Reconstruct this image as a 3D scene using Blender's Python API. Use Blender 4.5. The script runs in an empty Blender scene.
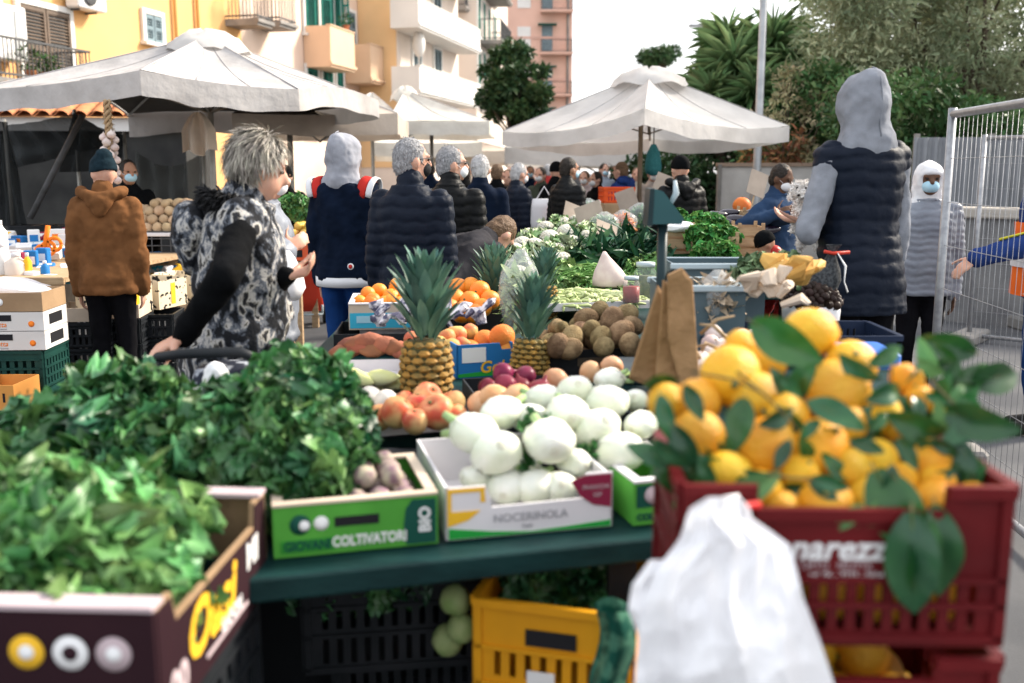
import bpy, math, random
import numpy as np
from mathutils import Vector, Matrix, Euler, Quaternion, noise as mnoise

C = bpy.context.scene
COL = C.collection
R = math.radians
PI = math.pi
rnd = random.Random(7)
nrs = np.random.RandomState(11)

# ------------------------------------------------------------------ camera
F = 996.0                      # focal length in pixels of a 1024 wide picture (35 mm lens)
CAM_H = 1.5
PITCH = math.atan(171.5 / F)
cam_d = bpy.data.cameras.new('Camera')
cam = bpy.data.objects.new('Camera', cam_d)
COL.objects.link(cam)
cam.location = (0, 0, CAM_H)
cam.rotation_euler = (PI / 2 - PITCH, 0, 0)
cam_d.sensor_width = 36
cam_d.lens = 35
cam_d.clip_start = 0.05
cam_d.clip_end = 2000
cam_d.dof.use_dof = True
cam_d.dof.focus_distance = 5.3
cam_d.dof.aperture_fstop = 2.1
cam_d.dof.aperture_blades = 9
C.camera = cam

# ------------------------------------------------------------------ sky and sun
SUN_EL, SUN_AZ = R(35), R(62)     # azimuth clockwise from +Y: the sun stands to the right and ahead
w = bpy.data.worlds.new('World')
C.world = w
w.use_nodes = True
nt = w.node_tree
nt.nodes.clear()
wo = nt.nodes.new('ShaderNodeOutputWorld')
bg = nt.nodes.new('ShaderNodeBackground')
sky = nt.nodes.new('ShaderNodeTexSky')
sky.sky_type = 'NISHITA'
sky.sun_disc = False
sky.sun_elevation = SUN_EL
sky.sun_rotation = SUN_AZ
sky.air_density = 1.0
sky.dust_density = 3.0
sky.ozone_density = 1.0
bg.inputs['Strength'].default_value = 0.15
veil = nt.nodes.new('ShaderNodeMix')          # thin white overcast in front of the blue
veil.data_type = 'RGBA'
veil.inputs[0].default_value = 0.78
veil.inputs[7].default_value = (3.95, 3.95, 3.95, 1)
nt.links.new(sky.outputs[0], veil.inputs[6])
nt.links.new(veil.outputs[2], bg.inputs[0])
nt.links.new(bg.outputs[0], wo.inputs[0])
sun_d = bpy.data.lights.new('Sun', 'SUN')
sun = bpy.data.objects.new('Sun', sun_d)
COL.objects.link(sun)
sun_d.energy = 2.6
sun_d.angle = R(10)
sun_d.color = (1.0, 0.90, 0.76)
sd = Vector((math.sin(SUN_AZ) * math.cos(SUN_EL), math.cos(SUN_AZ) * math.cos(SUN_EL), math.sin(SUN_EL)))
sun.rotation_euler = sd.to_track_quat('Z', 'Y').to_euler()
sun.location = sd * 60

C.view_settings.view_transform = 'Standard'
C.view_settings.look = 'None'
C.view_settings.gamma = 1
C.view_settings.use_curve_mapping = False
C.view_settings.exposure = 1.6
C.render.engine = 'CYCLES'
C.cycles.use_denoising = True
C.cycles.max_bounces = 6
C.cycles.diffuse_bounces = 3
C.cycles.glossy_bounces = 2
C.cycles.transmission_bounces = 4
C.cycles.transparent_max_bounces = 8
C.cycles.caustics_reflective = False
C.cycles.caustics_refractive = False

# ------------------------------------------------------------------ picture geometry -> world points
CP, SP = math.cos(PITCH), math.sin(PITCH)
def ray(px, py):
    u, v = (px - 512) / F, (341.5 - py) / F
    return Vector((u, CP + v * SP, -SP + v * CP))
def at(px, py, d):
    r = ray(px, py); t = d / r.y
    return Vector((r.x * t, d, CAM_H + r.z * t))
def onz(px, py, z):
    r = ray(px, py); t = (z - CAM_H) / r.z
    return Vector((r.x * t, r.y * t, z))
def xat(px, d, z=CAM_H):
    """x of the vertical plane point seen at column px, distance d, height z"""
    return (px - 512) / F * (d * CP - (z - CAM_H) * SP)
# ------------------------------------------------------------------ materials
MATS = {}
def _n(nt, t, x=0, y=0, **kw):
    n = nt.nodes.new(t); n.location = (x, y)
    for k, v in kw.items(): setattr(n, k, v)
    return n
def rgba(c): return (c[0], c[1], c[2], 1)
def M(name, c, c2=None, scale=6.0, rough=0.6, bump=0.0, bscale=None, var=0.0, metal=0.0, spec=0.16, sss=0.0,
      detail=4, transl=0.0, coat=0.0, sheen=0.0, lo=0.38, hi=0.62, tint=False, alpha=1.0, stretch=None, bdist=0.01):
    if name in MATS: return MATS[name]
    m = bpy.data.materials.new(name); m.use_nodes = True
    nt = m.node_tree; nt.nodes.clear()
    out = _n(nt, 'ShaderNodeOutputMaterial', 600)
    p = _n(nt, 'ShaderNodeBsdfPrincipled', 300)
    L = nt.links.new
    p.inputs['Roughness'].default_value = rough
    p.inputs['Metallic'].default_value = metal
    p.inputs['Specular IOR Level'].default_value = spec
    if sss:
        p.inputs['Subsurface Weight'].default_value = sss
        p.inputs['Subsurface Radius'].default_value = (0.6, 0.3, 0.15)
        p.inputs['Subsurface Scale'].default_value = 0.01
    if coat: p.inputs['Coat Weight'].default_value = coat
    if sheen: p.inputs['Sheen Weight'].default_value = sheen
    if alpha < 1: p.inputs['Alpha'].default_value = alpha
    tc = _n(nt, 'ShaderNodeTexCoord', -900)
    vec = tc.outputs['Object']
    if stretch:
        mp = _n(nt, 'ShaderNodeMapping', -750); mp.inputs['Scale'].default_value = stretch
        L(vec, mp.inputs['Vector']); vec = mp.outputs[0]
    base = None
    if c2 is not None:
        no = _n(nt, 'ShaderNodeTexNoise', -600); no.inputs['Scale'].default_value = scale; no.inputs['Detail'].default_value = detail
        L(vec, no.inputs['Vector'])
        mr = _n(nt, 'ShaderNodeMapRange', -420); mr.inputs[1].default_value = lo; mr.inputs[2].default_value = hi
        L(no.outputs[0], mr.inputs[0])
        mx = _n(nt, 'ShaderNodeMix', -240, data_type='RGBA'); mx.inputs[6].default_value = rgba(c); mx.inputs[7].default_value = rgba(c2)
        L(mr.outputs[0], mx.inputs[0]); base = mx.outputs[2]
    if var or tint:
        if base is None:
            rg = _n(nt, 'ShaderNodeRGB', -240); rg.outputs[0].default_value = rgba(c); base = rg.outputs[0]
        hs = _n(nt, 'ShaderNodeHueSaturation', -60)
        L(base, hs.inputs['Color'])
        if tint:
            at_ = _n(nt, 'ShaderNodeAttribute', -420, -300, attribute_name='tint')
            src = at_.outputs['Fac']
        else:
            oi = _n(nt, 'ShaderNodeObjectInfo', -420, -300); src = oi.outputs['Random']
        v = var or 0.3
        m1 = _n(nt, 'ShaderNodeMapRange', -240, -300); m1.inputs[3].default_value = 1 - v; m1.inputs[4].default_value = 1 + v
        L(src, m1.inputs[0]); L(m1.outputs[0], hs.inputs['Value'])
        wn = _n(nt, 'ShaderNodeTexWhiteNoise', -420, -450, noise_dimensions='1D'); L(src, wn.inputs['W'])
        m2 = _n(nt, 'ShaderNodeMapRange', -240, -450); m2.inputs[3].default_value = 0.5 - v * 0.07; m2.inputs[4].default_value = 0.5 + v * 0.07
        L(wn.outputs[0], m2.inputs[0]); L(m2.outputs[0], hs.inputs['Hue'])
        base = hs.outputs[0]
    if base is not None: L(base, p.inputs['Base Color'])
    else: p.inputs['Base Color'].default_value = rgba(c)
    if bump:
        bn = _n(nt, 'ShaderNodeTexNoise', -600, -600); bn.inputs['Scale'].default_value = bscale or scale * 4; bn.inputs['Detail'].default_value = 3
        L(vec, bn.inputs['Vector'])
        bp = _n(nt, 'ShaderNodeBump', -60, -600); bp.inputs['Strength'].default_value = bump; bp.inputs['Distance'].default_value = bdist
        L(bn.outputs[0], bp.inputs['Height']); L(bp.outputs[0], p.inputs['Normal'])
    sh = p.outputs[0]
    if transl:
        tr = _n(nt, 'ShaderNodeBsdfTranslucent', 300, -300)
        if base is not None: L(base, tr.inputs[0])
        else: tr.inputs[0].default_value = rgba(c)
        ms = _n(nt, 'ShaderNodeMixShader', 480); ms.inputs[0].default_value = transl
        L(sh, ms.inputs[1]); L(tr.outputs[0], ms.inputs[2]); sh = ms.outputs[0]
    L(sh, out.inputs[0])
    MATS[name] = m
    return m

def M_clear(name, c, transp=0.5, rough=0.15, bump=0.0, bscale=20):
    """thin clear film, netting or glass: part transparent"""
    if name in MATS: return MATS[name]
    m = M(name, c, rough=rough, bump=bump, bscale=bscale, spec=0.5)
    nt = m.node_tree
    out = [n for n in nt.nodes if n.type == 'OUTPUT_MATERIAL'][0]
    src = out.inputs[0].links[0].from_socket
    tr = _n(nt, 'ShaderNodeBsdfTransparent', 300, -300); ms = _n(nt, 'ShaderNodeMixShader', 480)
    ms.inputs[0].default_value = transp
    nt.links.new(src, ms.inputs[1]); nt.links.new(tr.outputs[0], ms.inputs[2]); nt.links.new(ms.outputs[0], out.inputs[0])
    return m

# ------------------------------------------------------------------ mesh builder
I4 = Matrix.Identity(4)
def TR(x=0, y=0, z=0, rz=0, rx=0, ry=0, s=1):
    return Matrix.Translation((x, y, z)) @ Matrix.Rotation(rz, 4, 'Z') @ Matrix.Rotation(ry, 4, 'Y') @ Matrix.Rotation(rx, 4, 'X') @ (Matrix.Diagonal((s, s, s, 1)) if not isinstance(s, tuple) else Matrix.Diagonal((*s, 1)))
def frame_to(dirv, origin=(0, 0, 0), up=(0, 0, 1)):
    """matrix whose Z axis is dirv"""
    z = Vector(dirv).normalized(); u = Vector(up)
    if abs(z.dot(u)) > 0.98: u = Vector((0, 1, 0))
    x = u.cross(z).normalized(); y = z.cross(x)
    m = Matrix((x, y, z)).transposed().to_4x4(); m.translation = Vector(origin)
    return m

class MB:
    def __init__(s): s.v = []; s.f = []; s.m = []; s.s = []
    def add(s, vs, fs, m=0, smooth=False, X=None):
        o = len(s.v)
        s.v += [tuple(X @ Vector(p)) for p in vs] if X is not None else [tuple(p) for p in vs]
        for f in fs:
            s.f.append(tuple(i + o for i in f)); s.m.append(m); s.s.append(smooth)
        return s
    def box(s, c, d, X=None, m=0, rz=0, taper=1.0):
        hx, hy, hz = d[0] / 2, d[1] / 2, d[2] / 2
        vs = [(sx * hx * (taper if sz > 0 else 1), sy * hy * (taper if sz > 0 else 1), sz * hz) for sz in (-1, 1) for sy in (-1, 1) for sx in (-1, 1)]
        T = Matrix.Translation(c) @ Matrix.Rotation(rz, 4, 'Z')
        if X is not None: T = X @ T
        return s.add(vs, [(0, 2, 3, 1), (4, 5, 7, 6), (0, 1, 5, 4), (2, 6, 7, 3), (0, 4, 6, 2), (1, 3, 7, 5)], m, False, T)
    def bbox(s, c, d, b=0.01, X=None, m=0, rz=0):
        """box with chamfered edges"""
        hx, hy, hz = d[0] / 2, d[1] / 2, d[2] / 2
        b = min(b, hx * .9, hy * .9, hz * .9)
        def ring(hx_, hy_, z):
            c_ = b
            return [(-hx_ + c_, -hy_, z), (hx_ - c_, -hy_, z), (hx_, -hy_ + c_, z), (hx_, hy_ - c_, z), (hx_ - c_, hy_, z), (-hx_ + c_, hy_, z), (-hx_, hy_ - c_, z), (-hx_, -hy_ + c_, z)]
        vs = ring(hx - b * .7, hy - b * .7, -hz) + ring(hx, hy, -hz + b) + ring(hx, hy, hz - b) + ring(hx - b * .7, hy - b * .7, hz)
        fs = [tuple(reversed(range(8))), tuple(range(24, 32))]
        for r in range(3):
            for i in range(8):
                fs.append((r * 8 + i, r * 8 + (i + 1) % 8, r * 8 + 8 + (i + 1) % 8, r * 8 + 8 + i))
        T = Matrix.Translation(c) @ Matrix.Rotation(rz, 4, 'Z')
        if X is not None: T = X @ T
        return s.add(vs, fs, m, False, T)
    def loft(s, rings, m=0, smooth=True, X=None, caps=True, close=True):
        n = len(rings[0]); vs = [p for r in rings for p in r]; fs = []
        for k in range(len(rings) - 1):
            for i in range(n if close else n - 1):
                fs.append((k * n + i, k * n + (i + 1) % n, (k + 1) * n + (i + 1) % n, (k + 1) * n + i))
        if caps and close:
            fs.append(tuple(reversed(range(n)))); fs.append(tuple(range((len(rings) - 1) * n, len(rings) * n)))
        return s.add(vs, fs, m, smooth, X)
    def tube(s, pts, r, n=8, m=0, X=None, smooth=True, flat=1.0):
        pts = [Vector(p) for p in pts]
        rs = r if isinstance(r, (list, tuple)) else [r] * len(pts)
        rings = []; up = None
        for i, p in enumerate(pts):
            t = (pts[min(i + 1, len(pts) - 1)] - pts[max(i - 1, 0)])
            if t.length < 1e-9: t = Vector((0, 0, 1))
            t.normalize()
            if up is None: up = Vector((0, 0, 1)) if abs(t.z) < 0.9 else Vector((0, 1, 0))
            x = up.cross(t)
            if x.length < 1e-4: x = Vector((1, 0, 0)).cross(t)
            x.normalize(); y = t.cross(x); up = y
            rings.append([tuple(p + x * (rs[i] * math.cos(a)) + y * (rs[i] * flat * math.sin(a))) for a in (2 * PI * k / n for k in range(n))])
        return s.loft(rings, m, smooth, X)
    def lathe(s, prof, n=16, m=0, X=None, smooth=True, sx=1, sy=1):
        rings = [[(r * math.cos(2 * PI * k / n) * sx, r * math.sin(2 * PI * k / n) * sy, z) for k in range(n)] for r, z in prof]
        return s.loft(rings, m, smooth, X)
    def ell(s, c, r, n=16, k=10, m=0, X=None, clamp=None):
        rings = []
        for j in range(1, k):
            th = PI * j / k
            rings.append([(c[0] + r[0] * math.sin(th) * math.cos(2 * PI * i / n), c[1] + r[1] * math.sin(th) * math.sin(2 * PI * i / n), c[2] - r[2] * math.cos(th)) for i in range(n)])
        vs = [p for q in rings for p in q]; b = len(vs); vs += [(c[0], c[1], c[2] - r[2]), (c[0], c[1], c[2] + r[2])]
        if clamp: vs = [clamp(p) for p in vs]
        fs = [(q * n + i, q * n + (i + 1) % n, (q + 1) * n + (i + 1) % n, (q + 1) * n + i) for q in range(k - 2) for i in range(n)]
        fs += [(b, (i + 1) % n, i) for i in range(n)] + [(b + 1, (k - 2) * n + i, (k - 2) * n + (i + 1) % n) for i in range(n)]
        return s.add(vs, fs, m, True, X)
    def cap(s, a, b, ra, rb, n=12, m=0, X=None):
        """tapered capsule"""
        a, b = Vector(a), Vector(b); L = (b - a).length
        if L < 1e-6: return s.ell(a, (ra, ra, ra), n, 8, m, X)
        prof = [(ra * math.sin(t), -ra * math.cos(t)) for t in (PI * .08, PI * .2, PI * .35, PI * .5)]
        prof += [(ra + (rb - ra) * t, L * t) for t in (.25, .5, .75)]
        prof += [(rb * math.cos(t), L + rb * math.sin(t)) for t in (0, PI * .15, PI * .3, PI * .42)]
        T = frame_to(b - a, a)
        return s.lathe(prof, n, m, T if X is None else X @ T)
    def prism(s, poly, t, m=0, X=None, smooth=False):
        """polygon in XZ, extruded along Y by t (centred)"""
        n = len(poly)
        vs = [(x, -t / 2, z) for x, z in poly] + [(x, t / 2, z) for x, z in poly]
        fs = [tuple(range(n)), tuple(reversed(range(n, 2 * n)))] + [(i, i + n, (i + 1) % n + n, (i + 1) % n) for i in range(n)]
        return s.add(vs, fs, m, smooth, X)
    def panel(s, xs, zs, hole, t, m=0, X=None):
        """sheet in XZ made of cells, hole(i, j) leaves a cell out; thickness t along Y"""
        nx, nz = len(xs), len(zs); idx = {}; vs = []; fs = []
        def V(i, j, k):
            q = (i, j, k)
            if q not in idx: idx[q] = len(vs); vs.append((xs[i], (-t / 2, t / 2)[k], zs[j]))
            return idx[q]
        full = lambda i, j: 0 <= i < nx - 1 and 0 <= j < nz - 1 and not hole(i, j)
        for i in range(nx - 1):
            for j in range(nz - 1):
                if not full(i, j): continue
                fs.append((V(i, j, 0), V(i + 1, j, 0), V(i + 1, j + 1, 0), V(i, j + 1, 0)))
                fs.append((V(i, j, 1), V(i, j + 1, 1), V(i + 1, j + 1, 1), V(i + 1, j, 1)))
                if not full(i - 1, j): fs.append((V(i, j, 0), V(i, j + 1, 0), V(i, j + 1, 1), V(i, j, 1)))
                if not full(i + 1, j): fs.append((V(i + 1, j, 0), V(i + 1, j, 1), V(i + 1, j + 1, 1), V(i + 1, j + 1, 0)))
                if not full(i, j - 1): fs.append((V(i, j, 0), V(i, j, 1), V(i + 1, j, 1), V(i + 1, j, 0)))
                if not full(i, j + 1): fs.append((V(i, j + 1, 0), V(i + 1, j + 1, 0), V(i + 1, j + 1, 1), V(i, j + 1, 1)))
        return s.add(vs, fs, m, False, X)
    def sheet(s, nu, nv, fn, m=0, smooth=True, thick=0.0):
        vs = [tuple(fn(i / (nu - 1), j / (nv - 1))) for j in range(nv) for i in range(nu)]
        fs = [(j * nu + i, j * nu + i + 1, (j + 1) * nu + i + 1, (j + 1) * nu + i) for j in range(nv - 1) for i in range(nu - 1)]
        return s.add(vs, fs, m, smooth)
    def mesh(s, name, mats):
        me = bpy.data.meshes.new(name)
        me.from_pydata(s.v, [], s.f)
        for mt in (mats if isinstance(mats, (list, tuple)) else [mats]): me.materials.append(mt)
        if s.f:
            me.polygons.foreach_set('material_index', s.m)
            me.polygons.foreach_set('use_smooth', s.s)
        me.update()
        return me
    def build(s, name, mats, parent=None, X=None):
        return link(name, s.mesh(name, mats), parent, X)

def link(name, me, parent=None, X=None):
    o = bpy.data.objects.new(name, me); COL.objects.link(o)
    if parent is not None: o.parent = parent
    if X is not None: o.matrix_local = X
    return o
def tag(o, label=None, cat=None, group=None, kind=None):
    if label: o['label'] = label
    if cat: o['category'] = cat
    if group: o['group'] = group
    if kind: o['kind'] = kind
    return o
def thing(name, label, cat, loc=(0, 0, 0), rz=0, group=None, X=None):
    o = bpy.data.objects.new(name, None); COL.objects.link(o); o.empty_display_size = 0.1
    if X is not None: o.matrix_world = X
    else: o.location = loc; o.rotation_euler = (0, 0, rz)
    return tag(o, label, cat, group)
CHILDREN = {}
def kids(o): return [c for c in o.children]
def dup(o, X=None, loc=None, rz=None, label=None, group=None, parent=None, scale=None, rot=None):
    c = o.copy(); COL.objects.link(c)
    if parent is not None: c.parent = parent
    if X is not None: c.matrix_local = X
    if loc is not None: c.location = loc
    if rz is not None: c.rotation_euler = (0, 0, rz)
    if rot is not None: c.rotation_euler = rot
    if scale is not None: c.scale = scale if isinstance(scale, tuple) else (scale,) * 3
    if label: c['label'] = label
    if group: c['group'] = group
    for k in kids(o): dup(k, parent=c)
    return c
def structure(o, label=None):
    o['kind'] = 'structure'
    if label: o['label'] = label
    return o
def bake(mb, name, mats, parent=None, vox=0.01, smooth=4, wrinkle=0.0, wscale=0.1, quilt=0.0, qamp=0.008, post=None, X=None, w2=0.0, w2scale=0.03):
    """voxel-union of the builder's closed shapes into one continuous skin"""
    tmp = mb.build('tmp', mats)
    for p in tmp.data.polygons: p.use_smooth = True
    md = tmp.modifiers.new('r', 'REMESH'); md.mode = 'VOXEL'; md.voxel_size = vox; md.use_smooth_shade = True
    if smooth:
        sm = tmp.modifiers.new('s', 'SMOOTH'); sm.iterations = smooth; sm.factor = 0.5
    for amp, sc in ((wrinkle, wscale), (w2, w2scale)):
        if amp:
            tx = bpy.data.textures.new('cl', 'CLOUDS'); tx.noise_scale = sc; tx.noise_depth = 2
            dm = tmp.modifiers.new('d', 'DISPLACE'); dm.texture = tx; dm.strength = amp; dm.mid_level = 0.5; dm.texture_coords = 'LOCAL'
    dg = bpy.context.evaluated_depsgraph_get()
    me = bpy.data.meshes.new_from_object(tmp.evaluated_get(dg))
    bpy.data.objects.remove(tmp)
    me.name = name
    if quilt or post:
        n = len(me.vertices); co = np.empty(n * 3, np.float32); no = np.empty(n * 3, np.float32)
        me.vertices.foreach_get('co', co); me.vertices.foreach_get('normal', no)
        co = co.reshape(-1, 3); no = no.reshape(-1, 3)
        if quilt:
            ph = co[:, 2] + 0.008 * np.sin(co[:, 2] * 17 + .5) + 0.004 * np.sin(co[:, 0] * 23) + 0.004 * np.sin(co[:, 0] * 51 + co[:, 1] * 37)
            q = np.abs(np.sin(PI * ph / quilt)) ** 0.6 - 0.75
            ph2 = np.arctan2(co[:, 0], co[:, 1]); md = .72 + .22 * np.sin(5 * ph2 + co[:, 2] * 31) + .18 * np.sin(11 * ph2 - co[:, 2] * 47)
            co = co + no * (q * qamp * md)[:, None]
        if post: co = post(co, no)
        me.vertices.foreach_set('co', np.ascontiguousarray(co, np.float32).ravel())
    me.polygons.foreach_set('use_smooth', [True] * len(me.polygons))
    me.update()
    return link(name, me, parent, X)

# ------------------------------------------------------------------ many small leaves at once
def rand_rot(n, rs):
    q = rs.normal(size=(n, 4)); q /= np.linalg.norm(q, axis=1)[:, None]
    a, b, c, d = q.T
    return np.stack([np.stack([1 - 2 * (c * c + d * d), 2 * (b * c - a * d), 2 * (b * d + a * c)], -1),
                     np.stack([2 * (b * c + a * d), 1 - 2 * (b * b + d * d), 2 * (c * d - a * b)], -1),
                     np.stack([2 * (b * d - a * c), 2 * (c * d + a * b), 1 - 2 * (b * b + c * c)], -1)], 1)
def frames(zdir, ydir):
    """rotation matrices with Y along ydir (leaf length) and Z near zdir (leaf face)"""
    y = ydir / np.linalg.norm(ydir, axis=1)[:, None]
    x = np.cross(y, zdir); x /= np.maximum(np.linalg.norm(x, axis=1), 1e-6)[:, None]
    z = np.cross(x, y)
    return np.stack([x, y, z], -1)
def scatter(name, tv, tf, rot, pos, scale, mat, parent=None, smooth=True, tint=None, X=None):
    """copies of a template (tv, tf: same face size) as one mesh with a 'tint' face attribute"""
    n = len(pos); tv = np.asarray(tv, float); tf = np.asarray(tf, int)
    scale = np.asarray(scale, float)
    if scale.ndim == 1: scale = scale[:, None]
    vs = np.einsum('nij,nkj->nki', rot, tv[None] * scale[:, None, :]) + pos[:, None, :]
    k = len(tv); fs = (tf[None] + (np.arange(n) * k)[:, None, None]).reshape(-1, tf.shape[1])
    me = bpy.data.meshes.new(name)
    me.vertices.add(n * k); me.vertices.foreach_set('co', vs.astype(np.float32).ravel())
    nf = len(fs); c = tf.shape[1]
    me.loops.add(nf * c); me.loops.foreach_set('vertex_index', fs.astype(np.int32).ravel())
    me.polygons.add(nf); me.polygons.foreach_set('loop_start', np.arange(nf, dtype=np.int32) * c)
    me.polygons.foreach_set('loop_total', np.full(nf, c, np.int32))
    me.polygons.foreach_set('use_smooth', [smooth] * nf)
    a = me.attributes.new('tint', 'FLOAT', 'FACE')
    if tint is None: tint = nrs.rand(n)
    a.data.foreach_set('value', np.repeat(tint, len(tf)).astype(np.float32))
    me.materials.append(mat); me.update(calc_edges=True); me.validate()
    return link(name, me, parent, X)
def leaf_tpl(L=1.0, W=0.4, nl=5, droop=0.25, fold=0.2, wave=0.0, lobes=0):
    """a leaf along +Y, face +Z: 3 columns x nl rows of quads"""
    vs = []
    for j in range(nl + 1):
        t = j / nl
        wd = W / 2 * (math.sin(PI * min(1, t * 0.93 + 0.06)) ** 0.8)
        if lobes: wd *= 0.75 + 0.35 * abs(math.sin(PI * lobes * t))
        z = -droop * t * t * L
        for i in (-1, 0, 1):
            vs.append((i * wd, L * t, z + abs(i) * fold * wd + (wave * math.sin(7 * t + 2.1 * i) * W if i else 0)))
    fs = []
    for j in range(nl):
        for i in range(2):
            a = j * 3 + i
            fs.append((a, a + 1, a + 4, a + 3))
    return vs, fs
LEAF_SIMPLE = ([(-.5, 0, 0), (0, .0, -.06), (.5, 0, 0), (-.42, .6, .05), (0, .6, -.02), (.42, .6, .05), (-.1, 1, -.1), (0, 1.05, -.12), (.1, 1, -.1)],
               [(0, 1, 4, 3), (1, 2, 5, 4), (3, 4, 7, 6), (4, 5, 8, 7)])
def crown_points(clumps, n, rs, shell=0.55):
    """points spread through ellipsoid clumps, denser towards their skin"""
    vol = np.array([c[1][0] * c[1][1] * c[1][2] for c in clumps]) ** (2 / 3); pr = vol / vol.sum()
    ci = rs.choice(len(clumps), n, p=pr)
    cen = np.array([c[0] for c in clumps])[ci]; rad = np.array([c[1] for c in clumps])[ci]
    d = rs.normal(size=(n, 3)); d /= np.linalg.norm(d, axis=1)[:, None]
    r = shell + (1 - shell) * rs.rand(n) ** 0.6
    r = r * (1 + 0.16 * np.sin(d[:, 0] * 9 + ci) * np.sin(d[:, 2] * 8 + 2 * ci))
    return cen + d * rad * r[:, None], d, ci
def foliage(name, clumps, n, size, mat, parent=None, seed=0, tpl=LEAF_SIMPLE, aspect=0.45, shell=0.5, up=0.4, X=None):
    rs = np.random.RandomState(seed)
    p, d, ci = crown_points(clumps, n, rs, shell)
    rnd_ = rs.normal(size=(n, 3))
    ydir = d * 0.7 + rnd_ * 0.7 + np.array([0, 0, -0.1])
    zdir = d * 0.5 + rs.normal(size=(n, 3)) * 0.6 + np.array([0, 0, up])
    s = size * (0.7 + 0.6 * rs.rand(n))
    sc = np.stack([s * aspect, s, s], -1)
    cl = rs.rand(len(clumps))
    return scatter(name, tpl[0], tpl[1], frames(zdir, ydir), p, sc, mat, parent, tint=np.clip(0.55 * cl[ci] + 0.45 * rs.rand(n), 0, 1), X=X)

# ------------------------------------------------------------------ lettering
def text(body, size, mat, parent, X, name='lettering', shear=0.0, ext=0.0006, align='CENTER', bold=0.0, sx=1.0):
    cu = bpy.data.curves.new('t', 'FONT'); cu.body = body; cu.size = size; cu.extrude = ext; cu.shear = shear; cu.offset = bold
    cu.align_x = align; cu.align_y = 'CENTER'; cu.resolution_u = 3
    o = bpy.data.objects.new('t', cu); COL.objects.link(o)
    dg = bpy.context.evaluated_depsgraph_get()
    me = bpy.data.meshes.new_from_object(o.evaluated_get(dg)); bpy.data.objects.remove(o)
    me.materials.clear(); me.materials.append(mat)
    if sx != 1.0: me.transform(Matrix.Diagonal((sx, 1, 1, 1)))
    return link(name, me, parent, X)
def face_front(x, y, z): return Matrix.Translation((x, y, z)) @ Matrix.Rotation(PI / 2, 4, 'X')      # text standing, seen from -Y
# ================================================================== ground
asphalt = M('asphalt', (.075, .078, .085), (.12, .12, .125), scale=1.3, rough=.9, bump=.4, bscale=120, detail=8, bdist=.004)
g = MB(); g.add([(-250, -60, 0), (250, -60, 0), (250, 400, 0), (-250, 400, 0)], [(0, 1, 2, 3)])
structure(g.build('ground', asphalt))
pav = M('paving', (.17, .17, .165), (.24, .235, .225), scale=2, rough=.9, bump=.3, bscale=60)
g = MB(); g.bbox((9.5, 25, .06), (10, 60, .12), .02)
structure(g.build('pavement', pav, X=TR(.3, 0, 0)))

# ================================================================== buildings of the street on the left
def plaster(name, c, k=.82): return M(name, c, tuple(x * (k - .06) for x in c), scale=.7, rough=.9, bump=.15, bscale=30, detail=7, lo=.35, hi=.75)
yellow = plaster('yellow_plaster', (.82, .47, .20), .92)
peach = plaster('peach_plaster', (.80, .62, .50), .92)
tan = plaster('tan_plaster', (.72, .50, .34), .92)
orange = plaster('orange_plaster', (.84, .56, .30), .92)
cream = plaster('cream_plaster', (.78, .68, .60), .88)
pinkw = plaster('pink_plaster', (.78, .50, .40), .92)
white = plaster('white_paint', (.78, .76, .73), .92)
whitep = M('white_metal', (.75, .75, .74), (.68, .68, .67), scale=3, rough=.45)
brownsh = M('brown_shutter', (.17, .125, .095), (.13, .10, .08), scale=4, rough=.6)
greensh = M('green_shutter', (.02, .20, .15), (.015, .15, .12), scale=4, rough=.6)
bluesh = M('blue_shutter', (.20, .27, .30), (.16, .22, .25), scale=4, rough=.6)
dark = M('dark_gap', (.02, .02, .022), rough=.6)
glass = M('window_glass', (.03, .04, .05), rough=.08, spec=.6)
iron = M('iron_rail', (.10, .10, .105), (.07, .07, .07), scale=10, rough=.5)
concrete = M('concrete', (.30, .28, .26), (.22, .21, .20), scale=3, rough=.9, bump=.3, bscale=40)
terracotta = M('terracotta', (.52, .22, .10), (.38, .15, .08), scale=5, rough=.85, var=.15)
pot_green = M('plant_green', (.05, .11, .03), (.03, .07, .02), scale=20, rough=.7, tint=True, var=.4)

FAC = math.atan2(.23, 1.0)
def facY(px): return 14.9 / (.23 - (px - 512) / F * CP)
FRZ = PI / 2 - FAC                                  # local X runs along the facades, local -Y faces the street
def facx(px): return (facY(px) - 20) / math.cos(FAC)
ORIG = Vector((-14.9 + .23 * 20, 20, 0))
def facz(px, py): return at(px, py, facY(px)).z

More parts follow.
